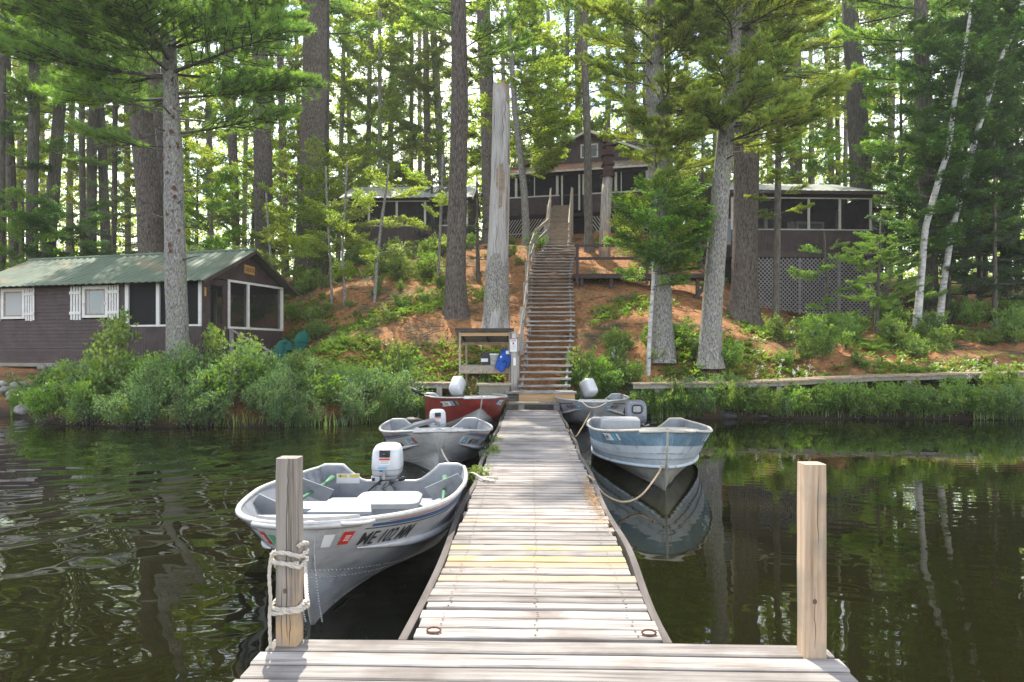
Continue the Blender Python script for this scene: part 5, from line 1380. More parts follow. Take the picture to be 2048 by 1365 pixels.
w.panel('under_floor', dark_m, A0, A1, 7.2, zf - .43, -.5, .04)

# ------------------------------------------------------------------ lower stairs
st = thing('shore_stairs', 'long weathered plank staircase climbing from the dock to the cabins', 'stairs', (.33, 17.4, .6))
LYs = [17.3, 21.5, 26.5, 28.6, 29.7, 30.7]
LXl = [-.34, -.157, -.06, .086, .36, .70]; LXr = [.99, 1.387, 1.61, 1.845, 1.94, 2.0]
def sz(y): return .80 + (y - 17.3) * .43
nT = 35
o0 = Vector(st.location)
for i in range(nT):
    y = 17.45 + (30.75 - 17.45) * i / (nT - 1); xl, xr = np.interp(y, LYs, LXl), np.interp(y, LYs, LXr)
    dz = rnd.uniform(-.02, .02); tl = (y - 27.5) * .035 if 27 < y < 30 else 0
    a, b = Vector((xl, y + tl, sz(y) + dz)) - o0, Vector((xr, y - tl + rnd.uniform(-.03, .03), sz(y) + rnd.uniform(-.02, .02))) - o0
    piece('tread', tread_m, st, a, b, .235, .05)
for xs, off in ((LXl, .10), (LXr, -.12)):
    for k in range(len(LYs) - 1):
        a = Vector((xs[k] + off, LYs[k], sz(LYs[k]) - .14)) - o0; b = Vector((xs[k + 1] + off, LYs[k + 1], sz(LYs[k + 1]) - .14)) - o0
        piece('stringer', tread_m, st, a, b, .05, .20)
for y in np.linspace(17.6, 29, 7):
    for xs, off in ((LXl, .12), (LXr, -.14)):
        x = np.interp(y, LYs, xs) + off; piece('support_post', greywood_z, st, Vector((x, y, gz(x, y) - .2)) - o0, Vector((x, y, sz(y) - .06)) - o0, .09, .09, up=(0, 1, 0))
# left hand rail: pale posts with long plain boards
ys = [18.1, 20.2, 22.4, 24.6, 26.8, 28.9, 31.2]
hx = lambda y: np.interp(y, LYs + [32.0], LXl + [.98]) - .06
for k, y in enumerate(ys):
    x = hx(y); hi = 1.02 if k else .98
    piece('rail_post', greywood_z, st, Vector((x, y, gz(x, y) - .1)) - o0, Vector((x, y, sz(y) + hi)) - o0, .11, .10, up=(0, 1, 0))
for y0_, y1_ in zip(ys[:-1], ys[1:]):
    for dz, wd in ((1.0, .14), (.55, .12)):
        piece('hand_rail', greywood_y if dz < 1 else rail_m, st, Vector((hx(y0_) + .06, y0_ - .1, sz(y0_) + dz)) - o0, Vector((hx(y1_) + .06, y1_ + .1, sz(y1_) + dz)) - o0, .04, wd)
# landing and steps at the foot
ld = thing('landing_step', 'two low plank steps joining the dock to the foot of the stairs', 'steps', (.35, 16.75, .3))
o1 = Vector(ld.location)
def blk(nm, m_, par, x0, x1, y0, y1, z0, z1, o): return block(nm, m_, par, x0 - o.x, x1 - o.x, y0 - o.y, y1 - o.y, z0 - o.z, z1 - o.z)
blk('tread', greywood_y, ld, -.55, .92, 16.42, 16.70, .47, .52, o1); blk('riser_block', tread_m, ld, -.30, -.16, 16.45, 16.68, .22, .47, o1); blk('riser_block', tread_m, ld, .55, .69, 16.45, 16.68, .22, .47, o1)
blk('fresh_riser', fresh_m, ld, -.30, 1.08, 16.86, 16.90, .50, .70, o1); blk('tread', tread_m, ld, -.62, 1.12, 16.80, 17.06, .705, .755, o1)
blk('tread', greywood_y, ld, -.45, 1.05, 17.08, 17.32, .72, .765, o1); blk('skirt_board', tread_m, ld, -.62, 1.1, 17.10, 17.14, .3, .70, o1)
rb = thing('shore_box', 'weathered low plank bench box left of the stair foot', 'box', (-.85, 17.2, .4))
o2 = Vector(rb.location)
blk('top_board', rail_m, rb, -1.35, -.50, 16.95, 17.30, .90, .95, o2); blk('front_board', greywood_y, rb, -1.30, -.55, 17.0, 17.04, .55, .90, o2); blk('side_board', greywood_y, rb, -.59, -.55, 17.05, 17.3, .55, .90, o2)

# ------------------------------------------------------------------ upper stairs with rails
us = thing('porch_stairs', 'tan wooden stair flight with railings up to the main cabin door', 'stairs', (1.3, 32, 6.6))
o3 = Vector(us.location)
b0, b1 = Vector((1.2, 31.6, 6.62)), Vector((1.58, 35.6, 9.22))
sd = (b1 - b0); sd.z = 0; sd.normalize(); sr = Vector((sd.y, -sd.x, 0))
for i in range(14):
    c = b0.lerp(b1, i / 13) - o3
    piece('tread', tan_m, us, c - sr * .47, c + sr * .47, .30, .045); 
    piece('riser', tan_m, us, c - sr * .46 + sd * .14 + Vector((0, 0, .09)), c + sr * .46 + sd * .14 + Vector((0, 0, .09)), .02, .15)
for sgn in (-1, 1):
    piece('stringer', tan_m, us, b0 - o3 + sr * sgn * .50 - Vector((0, 0, .1)), b1 - o3 + sr * sgn * .50 - Vector((0, 0, .1)), .05, .26)
    for dz, wd in ((1.02, .10), (.68, .08), (.38, .08)):
        piece('hand_rail', rail_m, us, b0 - o3 + sr * sgn * .53 + Vector((0, 0, dz)), b1 - o3 + sr * sgn * .53 + Vector((0, 0, dz)), .05, wd)
    for f in (.02, .5, .98):
        c = b0.lerp(b1, f) - o3 + sr * sgn * .57
        piece('rail_post', rail_m, us, c - Vector((0, 0, .9 if f < .6 else 1.6)), c + Vector((0, 0, 1.05)), .10, .09, up=(0, 1, 0))

# ------------------------------------------------------------------ footbridge with railing at right of the stairs
fb = thing('footbridge', 'dark brown plank walkway with railing running right from the stairs', 'walkway', (1.6, 25.5, 4.6))
o4 = Vector(fb.location)
X0_, X1_ = 1.62, 6.9
for i in range(38):
    x = X0_ + (X1_ - X0_) * (i + .5) / 38; blk('deck_board', brownrail_m, fb, x - .066, x + .066, 25.5, 26.5, 4.60, 4.64, o4)
piece('edge_beam', brownrail_m, fb, Vector((X0_ - .1, 25.48, 4.54)) - o4, Vector((X1_, 25.48, 4.54)) - o4, .05, .15)
piece('edge_beam', brownrail_m, fb, Vector((X0_, 26.5, 4.54)) - o4, Vector((X1_, 26.5, 4.54)) - o4, .05, .15)
for z in (5.20, 5.68): piece('rail', brownrail_m, fb, Vector((X0_, 25.46, z)) - o4, Vector((X1_, 25.46, z)) - o4, .045, .10)
for x in (1.72, 4.3, 6.8): piece('rail_post', brownrail_m, fb, Vector((x, 25.42, 4.25)) - o4, Vector((x, 25.42, 5.74)) - o4, .10, .09, up=(0, 1, 0))
for x in (1.9, 3.0, 4.5, 6.2): piece('support_post', brownrail_m, fb, Vector((x, 25.6, gz(x, 25.6) - .3)) - o4, Vector((x, 25.6, 4.5)) - o4, .12, .12, up=(0, 1, 0))
piece('brace', brownrail_m, fb, Vector((6.0, 25.55, 3.6)) - o4, Vector((6.7, 25.55, 4.45)) - o4, .10, .14)

# ------------------------------------------------------------------ little lean-to shelf by the stair foot
ks = thing('lean_to_shelter', 'small open wooden lean-to with a shelf beside the stair foot', 'shelter', (-1.3, 18.4, .6))
o5 = Vector(ks.location)
xa, xb, yf, yb = -1.90, -.57, 18.2, 19.0
def kp(nm, m_, p, q, w_, h_, up=(0, 0, 1)): return piece(nm, m_, ks, Vector(p) - o5, Vector(q) - o5, w_, h_, up)
for x in (xa, xb): kp('front_post', rail_m, (x, yf, .6), (x, yf, 2.26), .05, .05, (0, 1, 0))
for x in (xa + .1, xb - .05): kp('back_post', tan_m, (x, yb, .8), (x, yb, 1.98), .05, .05, (0, 1, 0))
kp('front_beam', fresh_m, (xa + .03, yf - .01, 2.20), (xb - .03, yf - .01, 2.20), .04, .085)
kp('back_beam', tan_m, (xa, yb, 1.97), (xb, yb, 1.97), .04, .08)
for x in (xa + .05, (xa + xb) / 2 + .05, xb - .05): kp('rafter', brownrail_m, (x, yf, 2.235), (x, yb + .1, 1.99), .04, .06)
for i in range(5):
    x0_ = xa - .12 + (xb - xa + .24) * i / 5; x1_ = xa - .12 + (xb - xa + .24) * (i + 1) / 5 - .004
    kp('roof_board', lattice_m, ((x0_ + x1_) / 2, yf - .12, 2.315), ((x0_ + x1_) / 2, yb + .2, 2.01), x1_ - x0_, .025)
kp('roof_edge', rockd_m, (xa - .12, yf - .13, 2.335), (xb + .12, yf - .13, 2.335), .05, .05)
kp('shelf_board', greywood_y, (xa, (yf + yb) / 2, 1.36), (xb, (yf + yb) / 2, 1.36), .75, .04)
kp('apron_board', rail_m, (xa + .03, yf - .03, 1.26), (xb - .03, yf - .03, 1.26), .03, .20)
z1 = 1.385
t = thing('white_bucket', 'white plastic bucket standing on the lean-to shelf', 'bucket', (-.98, 18.32, z1))
MB().loft([superring(0, 0, 0, .105, .105, 20, 2), superring(0, 0, .26, .125, .125, 20, 2), superring(0, 0, .262, .135, .135, 20, 2), superring(0, 0, .30, .137, .137, 20, 2), superring(0, 0, .303, .12, .12, 20, 2), superring(0, 0, .20, .115, .115, 20, 2)], cap=True).build('pail', dec_white, t, smooth=True)
MB().tube([(-.137, 0, .27), (-.10, -.13, .15), (0, -.16, .10), (.10, -.13, .15), (.137, 0, .27)], .005, 5).build('bail_handle', metal_m, t)
t = thing('black_case', 'black case with a white tag left of the bucket on the shelf', 'case', (-1.22, 18.5, z1)); MB().box(-.12, .12, -.1, .1, 0, .33).build('case_body', black_m, t); MB().box(-.13, .06, -.125, -.101, .08, .17).build('tag', dec_white, t)
t = thing('life_jacket', 'bright blue life jackets heaped over the shelf edge by the bucket', 'life jacket', (-.72, 18.2, z1))
def cloth(pts, wid, th, seed):
    r = random.Random(seed); mb = MB(); q = spline(pts, 5); rings = []
    for i, p in enumerate(q):
        k_ = 1 - .35 * abs(i / (len(q) - 1) - .5) * 2; ww_ = wid * k_ * r.uniform(.9, 1.1)
        rings.append([(p.x + ww_ * math.cos(a) * r.uniform(.9, 1.1), p.y + th * math.sin(a), p.z + th * .6 * math.sin(a) + ww_ * .15 * math.cos(a * 2)) for a in np.linspace(0, 2 * math.pi, 12, endpoint=False)])
    return mb.loft(rings)
cloth([(.02, .12, .40), (.04, .02, .36), (.0, -.04, .20), (-.03, -.10, .02), (-.06, -.12, -.14)], .13, .055, 1).build('jacket_panel', bluecloth_m, t, smooth=True)
cloth([(.12, .12, .34), (.13, .0, .28), (.11, -.06, .10), (.08, -.08, -.05)], .085, .05, 2).build('jacket_panel', bluecloth_m, t, smooth=True)
cloth([(-.10, .08, .22), (-.10, -.02, .14), (-.14, -.1, -.02), (-.18, -.12, -.08)], .09, .05, 3).build('jacket_panel', bluecloth_m, t, smooth=True)
MB().tube([(-.06, -.11, .05), (.02, -.13, .12), (.10, -.12, .04)], .012, 6).build('strap', black_m, t); MB().box(.05, .13, -.05, -.035, .29, .38).build('white_patch', dec_white, t); MB().box(-.10, -.05, -.075, -.06, .17, .24).build('white_patch', dec_white, t)
# sign post at the foot of the rail
t = thing('notice_post', 'grey post with a white notice and small electric box at the stair foot', 'sign', (-.44, 17.75, .6))
piece('post', greywood_z, t, (0, 0, 0), (0, 0, 1.66), .15, .13, (0, 1, 0))
block('notice', dec_white, t, -.10, .075, -.11, -.09, 1.14, 1.46); block('notice_picture', letter_m, t, -.035, .0, -.118, -.111, 1.33, 1.38)
for k in range(4): block('notice_text_line', metal_m, t, -.08, .055, -.116, -.111, 1.20 + .035 * k, 1.208 + .035 * k)
for k in range(2): block('notice_heading', dec_red, t, -.075, .05, -.116, -.111, 1.405 + .022 * k, 1.416 + .022 * k)
block('outlet_box', dec_white, t, -.02, .05, -.12, -.075, .78, .98); block('lamp_box', metal_m, t, -.05, .06, -.13, -.075, 1.48, 1.6)
t2 = tag(MB().tube([(0, 0, -.3), (0, 0, .42)], .085, 12).build('stump_post', snag_m, loc=at(1186, 745, 18.4)), 'short grey round stump post among shrubs right of the stairs', 'post')

# ------------------------------------------------------------------ carved bird house pole
p = at(1209, 520, 30.0); z = gz(p.x, 30) - .2
t = thing('birdhouse_pole', 'peeled log pole topped by stacked red brown birdhouses near the main cabin', 'birdhouse', (p.x, 30, z))
q = at(1215, 355, 30.0); H_ = q.z - z
mb = MB().tube([(0, 0, 0), (.03, 0, H_ * .5), (q.x - p.x, 0, H_)], [.27, .235, .22], 14); mb.build('pole', post_m, t, smooth=True)
x = q.x - p.x; zz = H_
def bh(dx, z0_, w_, h_, yy=0):
    b = block('house_box', birdhouse_m, t, x + dx - w_ / 2, x + dx + w_ / 2, -.18 + yy, .18 + yy, z0_, z0_ + h_)
    MB().prism([(x + dx - w_ * .75, -.26 + yy, z0_ + h_), (x + dx + w_ * .7, -.26 + yy, z0_ + h_ + .06), (x + dx + w_ * .1, -.26 + yy, z0_ + h_ + .26), (x + dx - w_ * .2, -.26 + yy, z0_ + h_ + .24)], (0, .5, 0)).build('house_roof', birdhouse_m, t)
    MB().tube([(x + dx, -.2 + yy, z0_ + h_ * .55), (x + dx, -.17 + yy, z0_ + h_ * .55)], .05, 10).build('entry_hole', black_m, t)
block('base_plate', birdhouse_m, t, x - .30, x + .30, -.28, .28, zz, zz + .05)
bh(.02, zz + .05, .40, .42); bh(-.06, zz + .62, .30, .26, -.04); bh(.10, zz + .95, .40, .36); bh(-.02, zz + 1.50, .34, .22)

tan_walk = M('tan_boardwalk_wood', [(0.3, (0.26, 0.185, 0.125)), (0.7, (0.42, 0.325, 0.235))], scale=2.0, stretch=(8, 3, 8), bump=0.3, var=0.15, rnd=60)
# ------------------------------------------------------------------ boardwalks along the shore
def boardwalk(label, pts, wid, n):
    t = thing('boardwalk', label, 'boardwalk', pts[0]); o = Vector(pts[0]); P = [Vector(p) for p in pts]
    L = [0]
    for a, b in zip(P[:-1], P[1:]): L.append(L[-1] + (b - a).length)
    def pos(s): return Vector([np.interp(s, L, [p[i] for p in P]) for i in range(3)])
    for i in range(n):
        s0, s1 = L[-1] * i / n, L[-1] * (i + 1) / n
        c = pos((s0 + s1) / 2) - o; d = (pos(s1) - pos(s0)); dl = d.length; d.normalize(); a = Vector((-d.y, d.x, 0)).normalized()
        piece('plank', tan_walk, t, c - a * wid / 2 + Vector((0, 0, rnd.uniform(-.008, .008))), c + a * wid / 2, dl * .93, .04)
    for a, b in zip(P[:-1], P[1:]):
        piece('edge_board', greywood_y, t, a - o + Vector((0, -wid / 2 + .06, -.075)), b - o + Vector((0, -wid / 2 + .06, -.075)), .05, .10)
        piece('edge_board', greywood_y, t, a - o + Vector((0, wid / 2, -.10)), b - o + Vector((0, wid / 2, -.10)), .05, .15)
        for f in (.2, .7): c = a.lerp(b, f) - o; piece('support', greywood_z, t, c + Vector((0, -.3, -.9)), c + Vector((0, -.3, -.1)), .14, .14, (0, 1, 0))
    return t
boardwalk('long pale boardwalk running right along the shrubby shore', [at(1262, 767, 18.5), at(1500, 764, 18.6), at(1740, 752, 19.1), at(2060, 744, 19.6), at(2300, 742, 20)], .95, 100)
boardwalk('short pale boardwalk behind the red boat left of the lean-to', [at(806, 765, 18.4), at(915, 767, 18.3)], .8, 12)
# ------------------------------------------------------------------ leaf and needle meshes (numpy)
def nrm_rows(a): return a / np.maximum(np.linalg.norm(a, axis=1, keepdims=True), 1e-9)
def leaf_geo(P, D, U, Ln, Wd, fold=.25):
    """folded diamond leaves: base P, direction D, up U"""
    D = nrm_rows(D); S = nrm_rows(np.cross(D, U)); U2 = np.cross(S, D)
    Ln, Wd = Ln[:, None], Wd[:, None]
    m = P + D * Ln * .45
    A, B, C, E = P, m + S * Wd * .5 + U2 * Wd * fold, P + D * Ln, m - S * Wd * .5 + U2 * Wd * fold
    V = np.stack([A, B, C, E], 1).reshape(-1, 3)
    n = np.arange(len(P)) * 4
    Fc = np.stack([np.stack([n, n + 1, n + 2], 1), np.stack([n, n + 2, n + 3], 1)], 1).reshape(-1, 3)
    return V, Fc
def needle_geo(P, D, Ln, Wd, rng):
    D = nrm_rows(D); S = nrm_rows(np.cross(D, nrm_rows(rng.normal(0, 1, D.shape))))
    V = np.stack([P - S * Wd / 2, P + S * Wd / 2, P + D * Ln[:, None]], 1).reshape(-1, 3)
    n = np.arange(len(P)) * 3
    return V, np.stack([n, n + 1, n + 2], 1)
def np_mesh(name, parts, mat, flat=True):
    V = np.concatenate([p[0] for p in parts]); o = 0; Fs = []
    for v, f in parts: Fs.append(f + o); o += len(v)
    Fs = np.concatenate(Fs)
    me = bpy.data.meshes.new(name)
    me.vertices.add(len(V)); me.vertices.foreach_set('co', V.astype(np.float32).ravel())
    me.loops.add(len(Fs) * 3); me.loops.foreach_set('vertex_index', Fs.astype(np.int32).ravel())
    me.polygons.add(len(Fs)); me.polygons.foreach_set('loop_start', np.arange(0, len(Fs) * 3, 3, dtype=np.int32))
    me.update(calc_edges=True)
    for m in (mat if isinstance(mat, (list, tuple)) else [mat]): me.materials.append(m)
    return me

# ---- bough prototypes: a limb along +x with side twigs lying nearly flat
def limb_skeleton(seed, L, spread, ntw, droop=0.0, lift=.12, depth=2):
    r = random.Random(seed); main = [Vector((0, 0, 0))]; d = Vector((1, 0, 0)); n = 10
    for i in range(n):
        d = (d + Vector((0, r.uniform(-.12, .12), lift * r.uniform(-.3, 1) * (1 if i > 3 else .2) - droop * i / n))).normalized()
        main.append(main[-1] + d * L / n)
    twigs = []
    for k in range(ntw):
        f = .22 + .76 * k / (ntw - 1); i = f * n; a = main[int(i)].lerp(main[min(int(i) + 1, n)], i - int(i))
        sgn = 1 if k % 2 else -1; ln = L * spread * (1.05 - .75 * f) * r.uniform(.75, 1.2)
        dd = Vector((.75, sgn * r.uniform(.55, 1.0), r.uniform(-.12, .28))).normalized(); t = [a]
        for j in range(5):
            dd = (dd + Vector((r.uniform(-.05, .2), r.uniform(-.15, .15), r.uniform(-.12, .16) - droop * .5))).normalized(); t.append(t[-1] + dd * ln / 5)
        twigs.append(t)
        if depth > 1:
            for j in (2, 3, 4):
                if r.random() < .85:
                    s2 = 1 if r.random() < .5 else -1; d2 = (dd + Vector((r.uniform(-.1, .3), s2 * r.uniform(.5, 1), r.uniform(-.1, .3)))).normalized()
                    b = t[j]; l2 = ln * r.uniform(.25, .5); twigs.append([b, b + d2 * l2 * .5, b + d2 * l2 + Vector((0, 0, .02))])
    return main, twigs
def wood_mesh(name, main, twigs, r0, mat):
    mb = MB(); n = len(main); mb.tube(main, [r0 * (1 - .85 * i / (n - 1)) for i in range(n)], 5, cap=False)
    for t in twigs:
        m = len(t); mb.tube(t, [r0 * .28 * (1 - .7 * i / (m - 1)) + .002 for i in range(m)], 3, cap=False)
    return mesh_from(name, mb.v, mb.f, mat)
def pts_along(twigs, main, step, f0, rng):
    P, D = [], []
    for k, t in enumerate([main] + twigs):
        for a, b in zip(t[:-1], t[1:]):
            L = (b - a).length; m = max(1, int(L / step))
            for i in range(m):
                u = (i + rng.random()) / m
                P.append(a.lerp(b, u)); D.append((b - a).normalized())
        if k == 0:
            c = int(len(P) * f0); P, D = P[c:], D[c:]
        P.append(t[-1]); D.append((t[-1] - t[-2]).normalized())
    return np.array(P), np.array(D)
def make_pine_bough(seed, mat, L=2.6, per=26, step=.095, nl=.135, nw=.0105, ntw=22, spread=.42):
    rng = np.random.default_rng(seed); main, tw = limb_skeleton(seed, L, spread, ntw)
    P, D = pts_along(tw, main, step, .45, rng)
    P = P + rng.normal(0, .025, P.shape) + np.array([0, 0, .02])
    n = len(P); Pn = np.repeat(P, per, 0); Dn = np.repeat(D, per, 0)
    d = Dn * .45 + rng.normal(0, .60, Dn.shape) + np.array([0, 0, .42])
    v = needle_geo(Pn, d, rng.uniform(.6, 1.1, n * per) * nl, nw, rng)
    return wood_mesh('bough', main, tw, .035, branch_m), np_mesh('needles', [v], mat)
def make_leaf_bough(seed, mat, L=2.2, step=.075, per=3, ll=.105, lw=.07, ntw=18, spread=.5, droop=.0, flat=.5):
    rng = np.random.default_rng(seed); main, tw = limb_skeleton(seed, L, spread, ntw, droop, .16)
    P, D = pts_along(tw, main, step, .35, rng)
    n = len(P) * per; Pn = np.repeat(P, per, 0) + rng.normal(0, .035, (n, 3)); Dn = np.repeat(D, per, 0)
    d = Dn * .5 + rng.normal(0, .75, Dn.shape) * np.array([1, 1, .5]) + np.array([0, 0, -.25])
    u = rng.normal(0, flat, (n, 3)) + np.array([0, 0, 1.0])
    s = rng.uniform(.6, 1.15, n)
    v = leaf_geo(Pn, d, u, s * ll, s * lw)
    return wood_mesh('bough', main, tw, .028, branch_m), np_mesh('leaves', [v], mat)
B = {
    'pine': [make_pine_bough(s, needle_m) for s in (1, 2, 3, 4)],
    'piney': [make_pine_bough(s, needle_y) for s in (5, 6, 7, 8)],
    'pinef': [make_pine_bough(s, needle_m, per=16, step=.15, nl=.17, nw=.018, ntw=18) for s in (9, 10, 11)],
    'hem': [make_pine_bough(s, needle_d, L=2.2, per=10, step=.045, nl=.06, nw=.013, ntw=26, spread=.38) for s in (12, 13, 14)],
    'leaf': [make_leaf_bough(s, leaf_g) for s in (21, 22, 23, 24)],
    'leafy': [make_leaf_bough(s, leaf_y) for s in (25, 26, 27, 28)],
    'leafd': [make_leaf_bough(s, leaf_d, per=4) for s in (29, 30, 31, 32)],
    'far': [make_leaf_bough(s, leaf_y, L=2.4, step=.12, per=4, ll=.145, lw=.10, ntw=15) for s in (33, 34, 35)],
    'farg': [make_leaf_bough(s, leaf_g, L=2.4, step=.12, per=4, ll=.145, lw=.10, ntw=15) for s in (36, 37, 38)],
}
LEAFNAME = {'pine': 'needles', 'piney': 'needles', 'pinef': 'needles', 'hem': 'needles'}
# bare dead branches
def make_dead(seed):
    main, tw = limb_skeleton(seed, 2.4, .35, 10, .06, .02)
    return wood_mesh('dead_branch', main, tw, .028, branch_m)
DEAD = [make_dead(s) for s in (41, 42, 43)]

trnd = random.Random(77)
def add_bough(t, kind, P, az, L, tilt=0.0, roll=None):
    wood, leaf = trnd.choice(B[kind]); s = L / 2.5
    o = bpy.data.objects.new('bough', wood); link(o, t)
    o.location = P - t.location
    o.rotation_euler = Euler((trnd.uniform(-.25, .25) if roll is None else roll, -tilt, az), 'XYZ')
    o.scale = (s, s * trnd.uniform(.85, 1.15), s)
    c = bpy.data.objects.new(LEAFNAME.get(kind, 'leaves'), leaf); link(c, o)
    return o
def trunk_mesh(P, Rd, seg=14, seed=0, rough=.05, flare=.35):
    """P list of points relative to the base, Rd radii"""
    r = random.Random(seed); n = len(P); vs = []; fs = []
    ph = [r.uniform(0, 6.28) for _ in range(6)]
    for i in range(n):
        for k in range(seg):
            t = 2 * math.pi * k / seg
            g = 1 + rough * (math.sin(3 * t + ph[0] + i * .35) * .5 + math.sin(7 * t + ph[1] - i * .5) * .6 + r.uniform(-1, 1) * .7)
            if i < 4: g += flare * 1.25 * (1 - i / 4) ** 2.2 * (1 + .55 * math.sin(5 * t + ph[2]))
            vs.append(P[i] + Vector((math.cos(t), math.sin(t), 0)) * Rd[i] * g)
    for i in range(n - 1):
        for k in range(seg):
            k2 = (k + 1) % seg; fs.append((i * seg + k, i * seg + k2, (i + 1) * seg + k2, (i + 1) * seg + k))
    fs.append(tuple(range((n - 1) * seg, n * seg)))
    return vs, fs
class Tree:
    def __init__(s, name, label, pts, Y, bark, H=None, seg=14, group=None, flare=.35, rough=.05, cat='tree', base=None, Yt=None):
        """pts: photo points (px, py, width px) from the base up; the line goes on straight to height H above the base"""
        P = [at(px, py, Y) for px, py, w in pts]; Rr = [w / 2 * mpp(Y) for px, py, w in pts]
        zb_ = gz(P[0].x, Y) if base is None else base
        if P[0].z > zb_:                                  # hidden foot: carry the trunk down to the ground
            d = (P[1] - P[0]); d = d / d.z
            P.insert(0, P[0] + d * (zb_ - P[0].z)); Rr.insert(0, Rr[0] * 1.04)
        P[0] = Vector((P[0].x, P[0].y, min(P[0].z, zb_) - .15))
        if H:
            d = P[-1] - P[-2]; d = d / max(d.z, .1); top = P[0].z + H
            if top > P[-1].z + .5:
                k = (top - P[-1].z); P.append(P[-1] + Vector((d.x * k * .6, d.y * k, k))); Rr.append(max(.03, Rr[-1] * .35))
        s.P, s.R = P, Rr
        s.t = thing(name, label, cat, P[0], 0, group)
        zs = [p.z for p in P]; n = max(6, int((zs[-1] - zs[0]) / .5)); q = []; rr = []
        for i in range(n + 1):
            z = zs[0] + (zs[-1] - zs[0]) * (i / n) ** 1.15; q.append(s.at(z) - P[0]); rr.append(float(np.interp(z, zs, Rr)))
        vs, fs = trunk_mesh(q, rr, seg, seed=hash(label) % 1000 if False else len(label) * 7 + int(P[0].x * 10), rough=rough, flare=flare)
        s.trunk = link(bpy.data.objects.new('trunk', mesh_from('trunk', vs, fs, bark, smooth=True)), s.t)
        if max(Rr) * 2 / mpp(Y) > 24 and bark in (bark_pine, bark_grey) and Y < 36:
            rs = random.Random(int(P[0].x * 37)); mb = MB()
            for i in range(16):
                z = zs[0] + (zs[-1] - zs[0]) * rs.uniform(.16, .62); c = s.at(z) - P[0]; r0 = float(np.interp(z, zs, Rr)); a = rs.uniform(0, 6.28); d = Vector((math.cos(a), math.sin(a), rs.uniform(-.1, .35))); L = rs.uniform(.10, .65)
                mb.tube([c + d * r0 * .85, c + d * (r0 + L * .5) + Vector((0, 0, .02)), c + d * (r0 + L)], [.030, .020, .006], 5)
            tag(mb.build('branch_stubs', branch_m, s.t), kind='stuff')
    def at(s, z):
        zs = [p.z for p in s.P]
        return Vector((float(np.interp(z, zs, [p.x for p in s.P])), float(np.interp(z, zs, [p.y for p in s.P])), z))
    def zpix(s, py): return CAMZ + (CY - py) / F * s.P[0].y
    def crown(s, kind, py0, py1, n, L0, L1, tilt=(.0, .25), az=(0, 360), top=None):
        """n boughs from photo height py0 up to py1, lengths L0 (low) to L1 (high)"""
        z0, z1 = s.zpix(py0), s.zpix(py1) if top is None else s.P[0].z + top
        a = trnd.uniform(0, 6.28)
        for i in range(n):
            f = (i + trnd.random()) / n; z = z0 + (z1 - z0) * f
            if az == (0, 360): a += 2.4 + trnd.uniform(-.3, .3)
            else: a = R(trnd.uniform(*az))
            add_bough(s.t, kind, s.at(z), a, (L0 + (L1 - L0) * f) * trnd.uniform(.8, 1.2), trnd.uniform(*tilt))
        return s
    def boughs(s, kind, specs, tilt=.08):
        for py, az, L in specs: add_bough(s.t, kind, s.at(s.zpix(py)), R(az), L, tilt + trnd.uniform(-.06, .08))
        return s
    def dead(s, specs):
        for py, az, L in specs:
            o = bpy.data.objects.new('dead_branch', trnd.choice(DEAD)); link(o, s.t); o.location = s.at(s.zpix(py)) - s.t.location
            o.rotation_euler = (trnd.uniform(-.4, .4), trnd.uniform(-.15, .12), R(az)); k = L / 2.4; o.scale = (k, k, k)
        return s

# ------------------------------------------------------------------ the front trees, each one as it stands
T = Tree('white_pine', 'grey lichen barked pine in front of the lakeside cabin porch', [(356, 712, 44), (351, 560, 40), (347, 350, 36), (343, 200, 31), (338, 80, 26)], 18.3, bark_grey, 17, 18, flare=.28, rough=.06)
T.boughs('pine', [(300, 200, 2.2), (262, 10, 3.0), (215, 185, 2.4), (190, 172, 3.6), (190, 355, 2.9), (150, 200, 4.2), (140, 160, 4.4), (140, 20, 3.2), (140, 340, 3.8), (140, 262, 2.4), (90, 190, 4.0), (90, 350, 3.4), (90, 230, 3.2), (90, 300, 3.0), (85, 160, 3.6), (55, 200, 4.4), (45, 340, 3.8), (40, 250, 2.8), (40, 20, 3.2), (10, 185, 4.6), (0, 300, 3.2), (-5, 350, 4.4), (-30, 215, 4.2)], .06)
T.crown('pine', 190, -10, 8, 3.0, 3.4, (-.02, .12), az=(150, 390)); T.crown('pine', -60, -300, 7, 3.2, 1.6)
T.dead([(255, 175, 2.4), (230, 5, 2.8), (290, 195, 2.2)])
LP_ = T
mb = MB(); r = random.Random(3)
for i in range(16):
    py = r.uniform(210, 560); c = T.at(T.zpix(py)); a = R(r.uniform(225, 330)); rr = float(np.interp(c.z, [p.z for p in T.P], T.R)) * 1.03
    p = c + Vector((math.cos(a) * rr, math.sin(a) * rr, 0)) - T.t.location; s_ = r.uniform(.025, .06)
    mb.loft([[p + Vector((math.cos(a) * .012 - math.sin(a) * s_ * k_ * math.cos(q), math.sin(a) * .012 + math.cos(a) * s_ * k_ * math.cos(q), s_ * 1.2 * k_ * math.sin(q))) for q in np.linspace(0, 6.28, 8, endpoint=False)] for k_ in (1.0, .5)])
tag(mb.build('bark_patch', M('rusty_bark_patch', [(.3, (.16, .07, .04)), (.7, (.28, .13, .08))], scale=30, bump=.3), T.t), kind='stuff')

